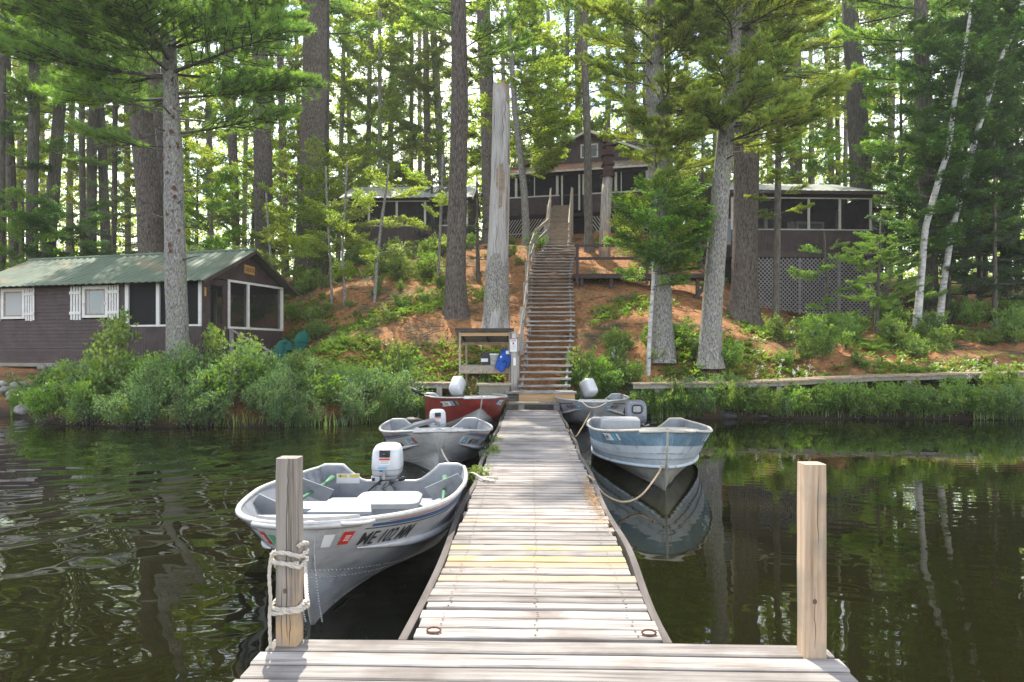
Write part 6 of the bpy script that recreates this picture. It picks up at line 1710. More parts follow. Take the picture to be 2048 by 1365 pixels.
Tree('white_pine', 'thick dark pine trunk rising behind the lakeside cabin roof', [(304, 512, 50), (298, 380, 47), (285, 250, 45), (272, 140, 47)], 27, bark_pine, 22, 18).crown('pine', 250, 0, 10, 2.6, 3.6, az=(150, 390)).crown('pine', -20, -260, 8, 4.0, 3.0).dead([(290, 180, 3.0), (200, 170, 3.2), (175, 10, 2.6)])
Tree('white_pine', 'slim brown trunk close behind the thick dark pine', [(322, 505, 23), (318, 300, 21), (310, 150, 20)], 29, bark_pine, 22).crown('pine', 60, -240, 7, 3, 2.6)
Tree('white_pine', 'tall straight pine trunk behind the DOCK sign gable', [(529, 472, 38), (524, 250, 33), (518, 20, 29)], 30, bark_pine, 24, 16).crown('pine', 80, -230, 9, 3.0, 3.4).dead([(120, 10, 2.8), (60, 185, 2.2)])
Tree('white_pine', 'broad pine trunk standing up the slope left of the low porch cabin', [(624, 345, 50), (628, 180, 48), (631, 10, 46)], 35, bark_pine, 26, 18).crown('pine', 60, -230, 8, 3.2, 4.0)
Tree('white_pine', 'narrow trunk pressed against the broad pine on the left slope', [(650, 330, 16), (652, 150, 15), (652, 0, 14)], 36, bark_pine, 24).crown('pinef', 70, -150, 10, 2.4, 2.4)
Tree('white_pine', 'brown trunk with a rough top between two big pines on the left', [(472, 480, 15), (466, 300, 18), (458, 170, 24), (454, 110, 22)], 33, bark_pine, 22).crown('leafy', 330, 120, 10, 2.2, 2.4).crown('pine', 100, -200, 6, 2.6, 2.6)
Tree('maple_tree', 'thin green trunk between the broad pine and the straight pine', [(566, 330, 15), (562, 150, 14), (556, 0, 13)], 42, bark_dark, 20).crown('leafy', 340, -120, 22, 2.4, 2.8)
for (pts, Y, lab, kind) in [
    ([(2, 500, 14), (4, 200, 13), (6, 0, 12)], 30, 'dark trunk at the far left edge of the wood', 'leafd'),
    ([(28, 505, 18), (18, 250, 16), (10, 60, 15)], 33, 'second dark trunk in from the left edge', 'leaf'),
    ([(64, 500, 22), (67, 250, 20), (70, 0, 18)], 31, 'straight dark trunk left of the leaning pine', 'leaf'),
    ([(98, 505, 25), (110, 330, 23), (123, 170, 21), (130, 20, 20)], 32, 'leaning brown pine trunk behind the left end of the cabin roof', 'pine'),
    ([(166, 480, 12), (163, 200, 11), (160, 0, 10)], 40, 'thin dark trunk right of the leaning pine', 'leaf'),
    ([(182, 490, 20), (184, 300, 18), (190, 150, 17)], 34, 'paired dark trunk, left one of the pair behind the cabin', 'pine'),
    ([(212, 495, 19), (205, 300, 17), (196, 160, 16)], 34.5, 'paired dark trunk, right one of the pair behind the cabin', 'pine'),
    ([(228, 470, 10), (230, 250, 10), (236, 60, 9)], 41, 'slender trunk just left of the thick dark pine', 'leafy')]:
    Tr = Tree('pine_tree' if kind == 'pine' else 'maple_tree', lab, pts, Y, bark_dark, 20, 10)
    Tr.crown(kind, 330, -120, 16 if kind != 'pine' else 8, 2.2, 2.8)
    if kind == 'pine': Tr.dead([(250, 170, 1.8), (200, 20, 1.6)])
Tree('white_pine', 'tall dark barked pine trunk standing left of the silver dead trunk', [(912, 634, 48), (911, 560, 40), (916, 380, 36), (919, 200, 34), (917, 0, 30)], 22.6, bark_pine, 24, 20, flare=.25).boughs('pine', [(120, 10, 2.2), (100, 340, 2.0), (70, 200, 1.5), (30, 185, 1.9)], .2).crown('pine', -40, -620, 26, 3.4, 2.2)
Tree('white_pine', 'dark trunk seen just behind the top of the silver dead trunk', [(980, 420, 30), (975, 200, 29), (966, 0, 27)], 33, bark_pine, 24, 14).boughs('pine', [(130, 5, 2.8), (120, 330, 2.4), (95, 20, 2.6), (60, 345, 2.6), (70, 190, 2.2)], .12).crown('pine', 30, -230, 7, 3, 3)
# dead trunk with a broken flat top
Sn = Tree('dead_trunk', 'silver dead tree trunk broken off flat beside the staircase', [(992, 662, 54), (994, 560, 45), (1000, 380, 38), (1003, 178, 34), (1003, 171, 33)], 21.6, snag_m, None, 24, flare=.12, rough=.035)
r = random.Random(8)
zs = [p.z for p in Sn.P]
for v in list(Sn.trunk.data.vertices)[-24:]: v.co.z += r.uniform(-.16, .10)
def shell(t, a0, a1, py0, py1, mat, nm, k=1.03, n=26, seg=9, jag=.25):
    vs = []; fs = []; z0, z1 = t.zpix(py0), t.zpix(py1)
    for i in range(n + 1):
        z = z0 + (z1 - z0) * i / n; c = t.at(z); rr = float(np.interp(z, zs, t.R)) * k
        for j in range(seg + 1):
            a = R(a0 + (a1 - a0) * j / seg) ; zz = z + (r.uniform(-jag, jag) if i in (0, n) else 0)
            vs.append(Vector((c.x + math.cos(a) * rr * r.uniform(.985, 1.02), c.y + math.sin(a) * rr, zz)) - t.t.location)
    for i in range(n):
        for j in range(seg): q = i * (seg + 1) + j; fs.append((q, q + 1, q + seg + 2, q + seg + 1))
    return MB().add(vs, fs).build(nm, mat, t.t, smooth=True)
shell(Sn, 170, 370, 680, 530, bark_grey, 'lower_bark', 1.06, jag=.35)
for (a, p0, p1, w_) in ((278, 420, 330, 10), (296, 390, 350, 6), (255, 380, 340, 7), (318, 210, 172, 16), (345, 330, 290, 14), (322, 480, 380, 5)):
    shell(Sn, a - w_, a + w_, p0, p1, tan_m, 'bark_strip', 1.04, 8, 3, .1)
for (a, p0, p1) in ((285, 300, 230), (262, 520, 430), (300, 250, 200), (275, 650, 540)):
    z0, z1 = Sn.zpix(p0), Sn.zpix(p1); pts = []
    for i in range(12):
        z = z0 + (z1 - z0) * i / 11; c = Sn.at(z); rr = float(np.interp(z, zs, Sn.R)) * (1.0 if p0 < 540 else 1.06); aa = R(a + 4 * math.sin(i * 1.3)); pts.append(Vector((c.x + math.cos(aa) * rr, c.y + math.sin(aa) * rr, z)) - Sn.t.location)
    MB().tube(pts, [.002 + .006 * math.sin(math.pi * i / 11) for i in range(12)], 5).build('crack', crack_m, Sn.t)

Tree('ash_tree', 'slim lichen spotted tree between the dead trunk and the porch stairs', [(1054, 490, 15), (1048, 380, 14), (1038, 290, 13), (1030, 220, 12)], 31.5, bark_grey, 13, 10).boughs('leafy', [(352, 350, 1.8), (338, 340, 2.4), (322, 10, 2.0), (315, 330, 2.6), (330, 350, 2.2), (310, 20, 2.6), (300, 320, 2.4), (280, 350, 3.2), (270, 200, 2.0), (262, 330, 2.6), (250, 10, 3.2), (230, 340, 3.0), (215, 185, 2.6), (200, 15, 3.2), (190, 290, 2.4), (170, 350, 3.0), (150, 200, 2.6), (130, 10, 2.8), (345, 330, 1.8), (355, 200, 1.6)], .05).crown('leafy', 120, -60, 10, 2.4, 1.8)
Tree('spruce_tree', 'dark thin trunk standing in front of the main cabin gable', [(1178, 478, 17), (1175, 300, 15), (1166, 0, 13)], 31, bark_dark, 20, 10).dead([(300, 20, 1.3), (210, 170, 1.6), (100, 10, 1.8)]).crown('pine', 60, -200, 6, 1.8, 2.4)
Tree('white_pine', 'brown trunk rising behind the main cabin roof ridge', [(1158, 270, 15), (1156, 100, 14), (1154, 0, 13)], 46, bark_pine, 24, 10).crown('pinef', 230, -120, 14, 2.4, 2.8)
Tree('white_pine', 'brown trunk behind the right end of the main cabin porch', [(1265, 460, 23), (1262, 200, 21), (1256, 0, 19)], 40, bark_pine, 24, 12).crown('leafy', 250, 40, 9, 2.2, 2.6).crown('pine', 60, -160, 10, 3, 3)
# right pine with yellowing needles
Q = Tree('white_pine', 'big pine hung with yellowing needle boughs right of the stairs', [(1326, 716, 46), (1322, 580, 38), (1316, 380, 36), (1311, 200, 38), (1308, 60, 34)], 19.7, bark_grey, 18, 20, flare=.30, rough=.06)
Q.boughs('piney', [(345, 250, 1.6), (330, 205, 1.3), (320, 300, 2.0), (285, 190, 1.5), (280, 235, 1.8), (275, 330, 2.2), (225, 195, 1.7), (220, 280, 2.2), (205, 345, 2.0), (180, 220, 1.9), (150, 190, 1.9), (140, 300, 2.2), (105, 180, 2.0), (95, 240, 2.0), (80, 340, 2.2), (50, 200, 2.1), (40, 290, 2.0), (20, 170, 2.0), (10, 330, 2.4), (-5, 230, 2.3), (390, 250, 1.1), (400, 320, 1.0)], .08)
Q.crown('piney', 370, 0, 16, 1.5, 1.8, (0, .18), az=(200, 385)); Q.crown('piney', -30, -260, 7, 2.8, 1.6).dead([(150, 160, 3.0), (130, 185, 2.4), (215, 200, 1.8)])
Q2 = Tree('white_pine', 'leaning grey pine trunk at the bank with yellow green boughs above', [(1418, 726, 42), (1428, 560, 38), (1441, 380, 34), (1456, 230, 32), (1466, 100, 30)], 19.4, bark_grey, 17, 18, flare=.28, rough=.05)
Q2.boughs('piney', [(285, 345, 2.4), (290, 300, 2.8), (262, 325, 2.8), (280, 250, 2.2), (300, 20, 2.0), (250, 5, 3.0), (255, 285, 2.4), (225, 340, 2.6), (235, 200, 1.8), (190, 20, 2.2), (180, 250, 2.0), (110, 340, 2.2), (90, 250, 2.4), (80, 200, 2.2), (70, 300, 2.6), (45, 350, 2.4), (30, 230, 2.4), (20, 280, 2.4), (0, 320, 2.6), (5, 180, 2.6)], .05)
Q2.crown('piney', 280, 0, 12, 1.9, 2.2, (0, .18), az=(170, 380)); Q2.crown('piney', -30, -260, 7, 2.6, 1.6).dead([(215, 170, 2.4), (240, 200, 2.0), (150, 0, 2.6)])
Tree('white_pine', 'massive furrowed pine trunk at the left corner of the right cabin', [(1486, 645, 62), (1489, 560, 49), (1492, 380, 47), (1490, 200, 52), (1488, 60, 50)], 25, bark_pine, 22, 22, flare=.35).crown('pine', 230, 40, 8, 1.8, 2.8, az=(200, 350)).crown('pine', 0, -280, 8, 3.6, 3).dead([(180, 5, 2.2), (150, 170, 2.0)])
Tree('white_pine', 'slender young pine trunk in front of the right cabin porch', [(1551, 670, 15), (1555, 450, 13), (1558, 200, 11), (1559, 60, 9)], 24, bark_dark, 14, 10).boughs('piney', [(430, 330, 1.1), (445, 210, .9), (405, 190, 1.0), (395, 320, 1.0), (380, 240, 1.3), (365, 20, 1.3)], .1).crown('piney', 340, 0, 22, 1.9, 2.3).dead([(460, 190, 1.2), (420, 175, 1.3)])
Tree('white_pine', 'green brown trunk up the slope left of the bare blue sky gap', [(1592, 360, 23), (1592, 180, 21), (1590, 0, 19)], 38, bark_pine, 24, 12).crown('pine', 120, -180, 12, 2.4, 3.2)
Tree('white_pine', 'thin trunk left one of the pair against the blue sky gap', [(1662, 330, 12), (1656, 150, 11), (1648, 0, 10)], 44, bark_pine, 22, 8).crown('pinef', 60, -120, 8, 2, 2.2)
Tree('white_pine', 'thin trunk right one of the pair against the blue sky gap', [(1676, 330, 10), (1674, 150, 9), (1676, 0, 9)], 45, bark_pine, 22, 8).crown('pinef', 40, -120, 8, 2, 2.2)
Tree('white_pine', 'large dark pine trunk behind the right cabin roof', [(1728, 480, 42), (1716, 250, 37), (1702, 50, 31)], 34, bark_dark, 24, 16).boughs('pine', [(165, 185, 3.6), (175, 350, 3.2), (100, 5, 3.4), (100, 170, 3.4), (60, 340, 4.0), (60, 200, 3.0), (20, 10, 4.2), (10, 300, 3.4)], .0).crown('pine', 0, -240, 8, 3.6, 3.4).dead([(225, 185, 3.2), (240, 20, 2.6), (165, 180, 3.4), (180, 10, 3.0)])
Tree('white_pine', 'dark pine trunk among deep green leaves right of the cabin wing', [(1862, 640, 34), (1852, 400, 29), (1843, 100, 26)], 27.5, bark_dark, 22, 14).boughs('pine', [(330, 240, 2.4), (300, 180, 2.2), (270, 330, 2.0), (170, 200, 3.0), (160, 330, 3.2), (130, 250, 2.6), (95, 185, 3.0), (95, 350, 3.4), (60, 280, 2.8), (30, 200, 3.4), (20, 340, 3.4), (430, 350, 2.4), (470, 330, 2.6), (450, 300, 2.2), (500, 340, 2.4)], -.02).crown('pine', 0, -260, 7, 3.6, 3).dead([(110, 190, 3.4), (560, 200, 1.2), (530, 350, 1.6)])
Tree('maple_tree', 'dark leafy tree filling the far upper right corner', [(2012, 520, 20), (2016, 250, 18), (2022, 0, 16)], 29, bark_dark, 20, 10).crown('leafd', 560, -100, 40, 2.6, 3.0)
Tree('birch_tree', 'white birch with curving trunk left one of the pair at right', [(1832, 658, 15), (1842, 560, 13), (1850, 458, 12), (1880, 350, 11), (1897, 300, 10), (1908, 205, 9), (1926, 130, 8)], 25, bark_birch, 13, 12).crown('leafd', 520, 20, 42, 1.7, 2.2)
Tree('birch_tree', 'white birch leaning outward right one of the pair at right', [(1876, 662, 13), (1888, 560, 12), (1905, 460, 11), (1940, 320, 10), (1956, 256, 10), (1975, 205, 9), (1992, 137, 8), (2030, 60, 7)], 25.6, bark_birch, 13, 12).crown('leafd', 520, 0, 42, 1.7, 2.2)
Tree('birch_tree', 'thin white birch sapling hugging the big pine right of the stairs', [(1298, 708, 9), (1301, 640, 8), (1306, 570, 7), (1310, 480, 6)], 19.3, bark_birch, 5.6, 8, flare=.1).boughs('leafy', [(525, 240, 1.4), (440, 330, 1.5), (490, 300, 1.6), (415, 230, 1.2), (545, 320, 1.5), (470, 200, 1.5)], .1).boughs('leaf', [(560, 200, 1.2), (540, 320, 1.5), (520, 260, 1.5), (500, 190, 1.5), (490, 345, 1.7), (470, 290, 1.5), (455, 220, 1.5), (440, 350, 1.5), (430, 270, 1.3), (415, 180, 1.3), (405, 320, 1.3), (395, 240, 1.1), (530, 350, 1.5), (550, 0, 1.4), (480, 20, 1.4), (420, 10, 1.2), (575, 300, 1.3), (545, 255, 1.5), (510, 330, 1.7), (505, 225, 1.6), (475, 350, 1.8), (465, 240, 1.6), (445, 300, 1.6), (425, 210, 1.4), (410, 0, 1.5), (400, 270, 1.3), (385, 330, 1.2), (535, 290, 1.6), (495, 270, 1.6), (455, 330, 1.7)], .1)
# slim saplings on the left slope
for (pts, Y, lab, kind, n) in [
    ([(748, 615, 7), (754, 520, 6), (766, 420, 6), (774, 370, 4)], 24, 'thin white stemmed sapling in front of the low porch cabin', 'leafy', 9),
    ([(664, 612, 6), (662, 540, 5), (655, 430, 4)], 24.5, 'slender pale sapling left of the low porch cabin', 'leafy', 8),
    ([(690, 600, 6), (684, 500, 5), (690, 420, 4)], 24.2, 'thin dark sapling beside the low porch cabin corner', 'leafy', 8),
    ([(556, 610, 7), (548, 570, 6), (540, 500, 5)], 25, 'crooked pale sapling just beyond the cabin gable', 'leafy', 8),
    ([(876, 560, 7), (880, 470, 6), (884, 380, 5)], 26, 'young leafy sapling at the left of the tall dark barked pine', 'leafy', 8)]:
    Tree('sapling', lab, pts, Y, bark_grey, 5.2, 7, group='saplings on the left slope', flare=.05).crown(kind, pts[1][1] + 20, pts[-1][1] - 20, n, 1.5, 1.6, (.0, .3))
Tree('young_hemlock', 'small dark hemlock between the tall pine and the dead trunk', [(956, 560, 8), (955, 480, 7), (954, 400, 4)], 27, bark_dark, 4.6, 7).crown('hem', 545, 390, 16, 1.6, .8, (-.15, .05))
Tree('young_maple', 'young maple with layered bright leaves before the right lattice', [(1662, 690, 7), (1656, 600, 6), (1650, 500, 4)], 24.5, bark_dark, 4.2, 7).boughs('leaf', [(620, 200, 1.0), (640, 330, 1.1), (590, 300, 1.0), (560, 190, 1.4), (545, 250, 1.3), (530, 340, 1.2), (510, 210, 1.3), (500, 300, 1.0), (520, 20, 1.0), (605, 250, 1.0), (645, 210, .9)], .0)
Tree('young_pine', 'young soft pine standing at the right end of the lattice', [(1752, 680, 8), (1755, 600, 7), (1760, 500, 5)], 24.8, bark_dark, 4.4, 7).crown('pine', 620, 470, 20, 1.3, .9, (.0, .25))
Tree('young_pine', 'second young pine just left of the birch pair', [(1795, 690, 7), (1796, 600, 6), (1798, 520, 4)], 25.5, bark_dark, 4.6, 7).crown('pine', 640, 440, 18, 1.3, .9, (.0, .25))
for (px, py, Y, H, kind, nb, L, lab) in [
    (1900, 650, 26.5, 6.5, 'hem', 30, 2.2, 'dark hemlock with drooping boughs below the right birches'),
    (1990, 660, 25.5, 7, 'hem', 30, 2.2, 'dark hemlock at the right edge above the boardwalk'),
    (1960, 640, 28, 8, 'leafd', 34, 2.0, 'dense dark maple behind the right birches'),
    (1930, 620, 29.5, 13, 'leafd', 44, 2.4, 'tall dark maple rising between the two birches'),
    (1800, 600, 30.5, 12, 'leaf', 40, 2.3, 'tall green maple just left of the left birch'),
    (2035, 620, 30, 14, 'leafd', 44, 2.5, 'tall dark maple along the right picture edge'),
    (1970, 560, 33, 14, 'leaf', 40, 2.5, 'tall green maple behind the leaning birch'),
    (2060, 640, 27, 8, 'leafd', 34, 2.2, 'dense dark maple cut by the right picture edge'),
    (1800, 560, 33, 8, 'leaf', 28, 2.2, 'bright leafy maple behind the cabin wing'),
    (1870, 560, 34, 10, 'leaf', 30, 2.4, 'leafy maple glowing behind the dark right trunk'),
    (420, 560, 27.5, 6.0, 'leaf', 26, 2.0, 'leafy maple just behind the lakeside cabin ridge'),
    (590, 540, 29, 5.5, 'leafy', 26, 2.0, 'bright leafed young maple right of the DOCK gable'),
    (650, 520, 30.5, 5.5, 'leafy', 26, 2.0, 'bright leafed young maple left of the low porch cabin'),
    (500, 540, 31.5, 6.0, 'leafy', 26, 2.2, 'yellow green maple below the straight pine trunk'),
    (700, 470, 36.5, 6, 'leafy', 26, 2.2, 'yellow green maple at the left end of the low cabin roof'),
    (230, 540, 28.5, 6.5, 'hem', 36, 2.3, 'dark hemlock behind the middle of the cabin roof'),
    (150, 540, 30, 6, 'leafd', 28, 2.2, 'dark leafy tree behind the left of the cabin roof'),
    (45, 540, 30, 6.5, 'leaf', 28, 2.2, 'leafy tree behind the far left end of the cabin roof'),
    (390, 520, 33, 7.5, 'leafy', 28, 2.4, 'tall yellow green maple behind the lichen barked pine'),
    (780, 440, 42, 7, 'leafy', 26, 2.4, 'airy maple behind the low cabin roof'),
    (1240, 590, 24.0, 0, 'leaf', 0, 1, ''),
    (1400, 470, 33, 7, 'leafy', 28, 2.2, 'bright maple between the leaning pine and the footbridge'),
    (1350, 440, 36, 7.5, 'leafy', 28, 2.2, 'bright maple behind the yellowing pine'),
    (1620, 430, 37, 8, 'leaf', 26, 2.4, 'green maple behind the right cabin roof'),
    (1000, 430, 39, 7, 'leafy', 24, 2.2, 'bright maple at the left end of the main cabin porch'),
    (860, 480, 33.5, 4.0, 'hem', 16, 1.6, 'small dark spruce beside the low cabin end wall')]:
    if nb == 0: continue
    p = at(px, py, Y); z = gz(p.x, Y)
    pb = CY - (z - CAMZ) / Y * F
    Tr = Tree('maple_tree' if kind.startswith('leaf') else 'hemlock_tree', lab, [(px, pb, 10), (px + trnd.uniform(-6, 6), pb - H * .5 / mpp(Y), 7)], Y, bark_dark, H, 7, flare=.1)
    Tr.crown(kind, pb - .12 * H / mpp(Y), pb - .97 * H / mpp(Y), nb, L, L * (.55 if kind == 'hem' else .8), (-.15, .05) if kind == 'hem' else (.0, .45))

# ------------------------------------------------------------------ the thinner wood behind
mid = [(735, 46, 11, 'above the left of the low porch cabin roof'), (779, 50, 12, 'above the middle of the low porch cabin roof'), (822, 47, 9, 'above the right of the low porch cabin roof'), (856, 44, 14, 'just left of the tall dark barked pine'), (886, 43, 16, 'leaning beside the tall dark barked pine'), (840, 58, 9, 'deep behind the low porch cabin roof'),
       (700, 55, 10, 'right of the broad pine on the slope'), (600, 52, 10, 'left of the broad pine on the slope'), (1075, 48, 12, 'above the left of the main cabin porch'), (1105, 56, 10, 'left of the main cabin gable peak'), (1215, 52, 12, 'above the birdhouse pole'), (1340, 50, 14, 'right behind the big yellowing pine'),
       (1375, 58, 10, 'between the yellowing pine and the leaning pine'), (1430, 54, 12, 'behind the leaning grey pine'), (1540, 56, 12, 'right of the massive furrowed pine'), (1625, 58, 10, 'above the right cabin roof'), (1780, 48, 14, 'above the right cabin wing'), (1900, 46, 13, 'behind the birches'), (1960, 52, 12, 'far behind the leaning birch'),
       (420, 50, 13, 'right of the lichen barked pine'), (375, 52, 10, 'touching the lichen barked pine'), (255, 50, 12, 'left of the thick dark pine'), (140, 48, 12, 'right of the leaning brown pine'), (40, 46, 13, 'between the two leftmost dark trunks'), (85, 56, 10, 'left of the leaning brown pine'), (490, 60, 10, 'left of the straight pine behind the gable'),
       (540, 46, 10, 'right of the straight pine behind the gable'), (680, 44, 10, 'at the left end of the low porch cabin'), (760, 41, 9, 'close behind the low porch cabin'), (1010, 44, 9, 'right of the silver dead trunk top'), (1130, 42, 9, 'touching the main cabin gable'), (1290, 44, 9, 'behind the right end of the main cabin'), (330, 42, 9, 'behind the lichen barked pine'), (205, 44, 9, 'behind the paired dark trunks'), (10, 42, 9, 'at the left picture edge'), (1500, 44, 9, 'behind the massive furrowed pine'), (1690, 42, 9, 'left of the large dark pine')]
for i, (px, Y, wd, where) in enumerate(mid):
    lean = trnd.uniform(-10, 10) if px != 886 else -22
    kind = ['far', 'farg', 'far', 'pinef', 'far', 'leafy'][i % 6] if Y > 45 else 'far'
    Tr = Tree('pine_tree' if kind == 'pinef' else 'maple_tree', ('slender pine in the thin wood ' if kind == 'pinef' else 'slender leafy tree in the thin wood ') + where, [(px, 380, wd), (px + lean * .5, 200, wd * .92), (px + lean, 20, wd * .8)], Y, bark_far, trnd.uniform(14, 17.5), 8, group='thin trees in the wood behind')
    Tr.crown(kind, 450, 0, 22 if 690 < px < 900 else 32, 2.4, 3.0, (.0, .5))
# far-off wood: one mass
def far_woods():
    rng = np.random.default_rng(3); parts = []
    n = 6500
    X = rng.uniform(-75, 75, n); Yy = rng.uniform(62, 100, n); Z0 = ground(X, Yy)
    H = .3 + 22.0 * rng.random(n) ** 1.9
    C = np.stack([X, Yy, Z0 + H], 1); k = 42
    P = np.repeat(C, k, 0) + rng.normal(0, 1, (n * k, 3)) * np.array([1.3, 1.0, .7])
    d = rng.normal(0, 1, P.shape) + np.array([0, 0, -.3]); u = rng.normal(0, .6, P.shape) + np.array([0, 0, 1.])
    s = rng.uniform(.7, 1.2, len(P)); parts.append(leaf_geo(P, d, u, s * .34, s * .25))
    o = obj_from('far_woods', np_mesh('far_woods', parts, leaf_y)); tag(o, 'sunlit distant wood seen between the trunks', kind='stuff')
far_woods()
# ------------------------------------------------------------------ shrubs
def make_shrub(seed, mat, n=1300, rad=.62, h=1.1, ll=.06, lw=.035, stems=9, clump=26, up=.5):
    """leaf sprays gathered on upright stems: uneven, gappy outline"""
    rng = np.random.default_rng(seed); r = random.Random(seed); tips = []; st = []
    for i in range(stems):
        a = r.uniform(0, 6.28); k = r.uniform(.15, 1); x, y_ = math.cos(a) * rad * k, math.sin(a) * rad * k
        hh = h * (1.05 - .45 * k) * r.uniform(.7, 1.15); p0 = Vector((x * .25, y_ * .25, -.1)); p1 = Vector((x * .7, y_ * .7, hh * .55)); p2 = Vector((x, y_, hh))
        st.append(spline([p0, p1, p2], 3))
        for f in np.linspace(.25, 1.0, 7): tips.append(p0.lerp(p1, min(1, f * 2)) if f < .5 else p1.lerp(p2, f * 2 - 1))
        for j in range(4):
            b = p0.lerp(p1, .6) if j < 2 else p1.lerp(p2, r.uniform(.0, .8)); c = b + Vector((r.uniform(-1, 1), r.uniform(-1, 1), r.uniform(.1, .9))).normalized() * rad * r.uniform(.25, .6)
            st.append([b, c]); tips += [b.lerp(c, .5), c, b.lerp(c, .8)]
    tips = np.array([tuple(t) for t in tips]); T_ = tips[rng.integers(0, len(tips), n)]
    P = T_ + rng.normal(0, rad * .085, (n, 3)); P[:, 2] = np.maximum(P[:, 2], .0)
    d = (P - np.array([0, 0, h * .1])); d = nrm_rows(d) * .7 + rng.normal(0, .55, (n, 3)) + np.array([0, 0, up]); u = rng.normal(0, .7, (n, 3)) + np.array([0, 0, 1.])
    s = rng.uniform(.6, 1.2, n)
    mb = MB()
    for t in st: mb.tube(t, [.011 * (1 - .7 * i / (len(t) - 1)) for i in range(len(t))], 4, cap=False)
    return mesh_from('stems', mb.v, mb.f, branch_m), np_mesh('foliage', [leaf_geo(P, d, u, s * ll, s * lw)], mat)
SH = {
    'gale': [make_shrub(s, shrub_b, 1900, .64, .95, .072, .036, 13, up=.2) for s in (1, 2, 3)],
    'bush': [make_shrub(s, shrub_g, 1300, .62, 1.0, .088, .058, 10) for s in (4, 5, 6)],
    'bright': [make_shrub(s, shrub_y, 1100, .58, .95, .095, .065, 9) for s in (7, 8, 9)],
    'tall': [make_shrub(s, shrub_y, 620, .62, 1.7, .135, .085, 7, up=.1) for s in (10, 11)],
    'low': [make_shrub(s, shrub_g, 420, .42, .45, .075, .048, 7) for s in (13, 14, 15)],
    'lowy': [make_shrub(s, shrub_y, 420, .42, .45, .075, .05, 7) for s in (16, 17, 18)],
}
def make_fern(seed):
    rng = np.random.default_rng(seed); r = random.Random(seed); P, D, Ls = [], [], []
    for k in range(9):
        a = k * .7 + r.uniform(-.2, .2); L = r.uniform(.45, .75); e = r.uniform(.9, 1.2)
        for i in range(15):
            f = i / 14; x = L * f * (.55 + .35 * f); z = L * e * (f - .62 * f * f); c = np.array([math.cos(a) * x, math.sin(a) * x, z]); w_ = .14 * math.sin(math.pi * min(1, f * .85 + .12))
            for sg in (-1, 1):
                P.append(c); D.append(np.array([-math.sin(a) * sg + .45 * math.cos(a), math.cos(a) * sg + .45 * math.sin(a), -.1])); Ls.append(w_)
    P, D, Ls = np.array(P), np.array(D), np.array(Ls) * 1.2
    return None, np_mesh('fronds', [leaf_geo(P, D, np.tile([0, 0, 1.], (len(P), 1)), Ls, np.maximum(.02, Ls * .28), .05)], shrub_g)
SH['fern'] = [make_fern(s) for s in (20, 21, 22)]
prnd = random.Random(41)
def shrub(kind, x, y, s, label, group, name='shrub', cat='shrub', dz=0.0, sz_=None):
    z = max(gz(x, y), .02) + dz; stem, fol = prnd.choice(SH[kind])
    t = thing(name, label, cat, (x, y, z), prnd.uniform(0, 6.28), group); t.scale = (s, s, s * (sz_ or prnd.uniform(.85, 1.15)))
    if stem is not None: link(bpy.data.objects.new('stems', stem), t)
    link(bpy.data.objects.new('fronds' if kind == 'fern' else 'foliage', fol), t)
    return t
WHERE = {
 'left': [(95, 'beside the rock pile'), (135, 'below the left shutter'), (175, 'below the right cabin window'), (215, 'below the right hand shutter'), (260, 'under the first porch screen'), (310, 'under the second porch screen'), (355, 'at the lichen barked pine'), (400, 'below the porch corner post'), (440, 'below the cabin door'), (490, 'below the gable screens'), (530, 'left of the lawn chairs'), (575, 'in front of the lawn chairs'), (620, 'just right of the lawn chairs'), (665, 'between the lawn chairs and the slope'), (715, 'at the foot of the bare slope'), (760, 'left of the second boat'), (815, 'left of the red boat')],
 'right': [(1165, 'beside the far grey boat'), (1210, 'behind the far grey boat motor'), (1260, 'behind the blue boat motor'), (1310, 'below the yellowing pine'), (1360, 'right of the yellowing pine'), (1410, 'below the leaning pine'), (1455, 'by the dark wet boulder'), (1510, 'below the massive pine'), (1560, 'below the slender young pine'), (1620, 'behind the bare right post'), (1680, 'below the lattice middle'), (1740, 'below the lattice end'), (1800, 'below the young pines'), (1850, 'below the left birch'), (1900, 'below the right birch'), (1960, 'below the dark hemlocks'), (2035, 'at the right picture edge')],
 'slope': [(590, 'beside the gable corner'), (625, 'right of the gable corner'), (660, 'at the slender pale sapling'), (700, 'below the low cabin corner'), (740, 'at the white stemmed sapling'), (780, 'below the middle of the low cabin'), (825, 'below the right of the low cabin'), (870, 'left of the tall dark barked pine'), (910, 'at the tall dark barked pine')],
}
def where(side, px): return min(WHERE[side], key=lambda w: abs(w[0] - px))[1]
G1, G2, G3, G4, G5 = 'shrubs of the left bank thicket', 'shrubs along the right bank', 'bushes on the left slope', 'low plants on the right slope', 'shrubs around the stair foot'
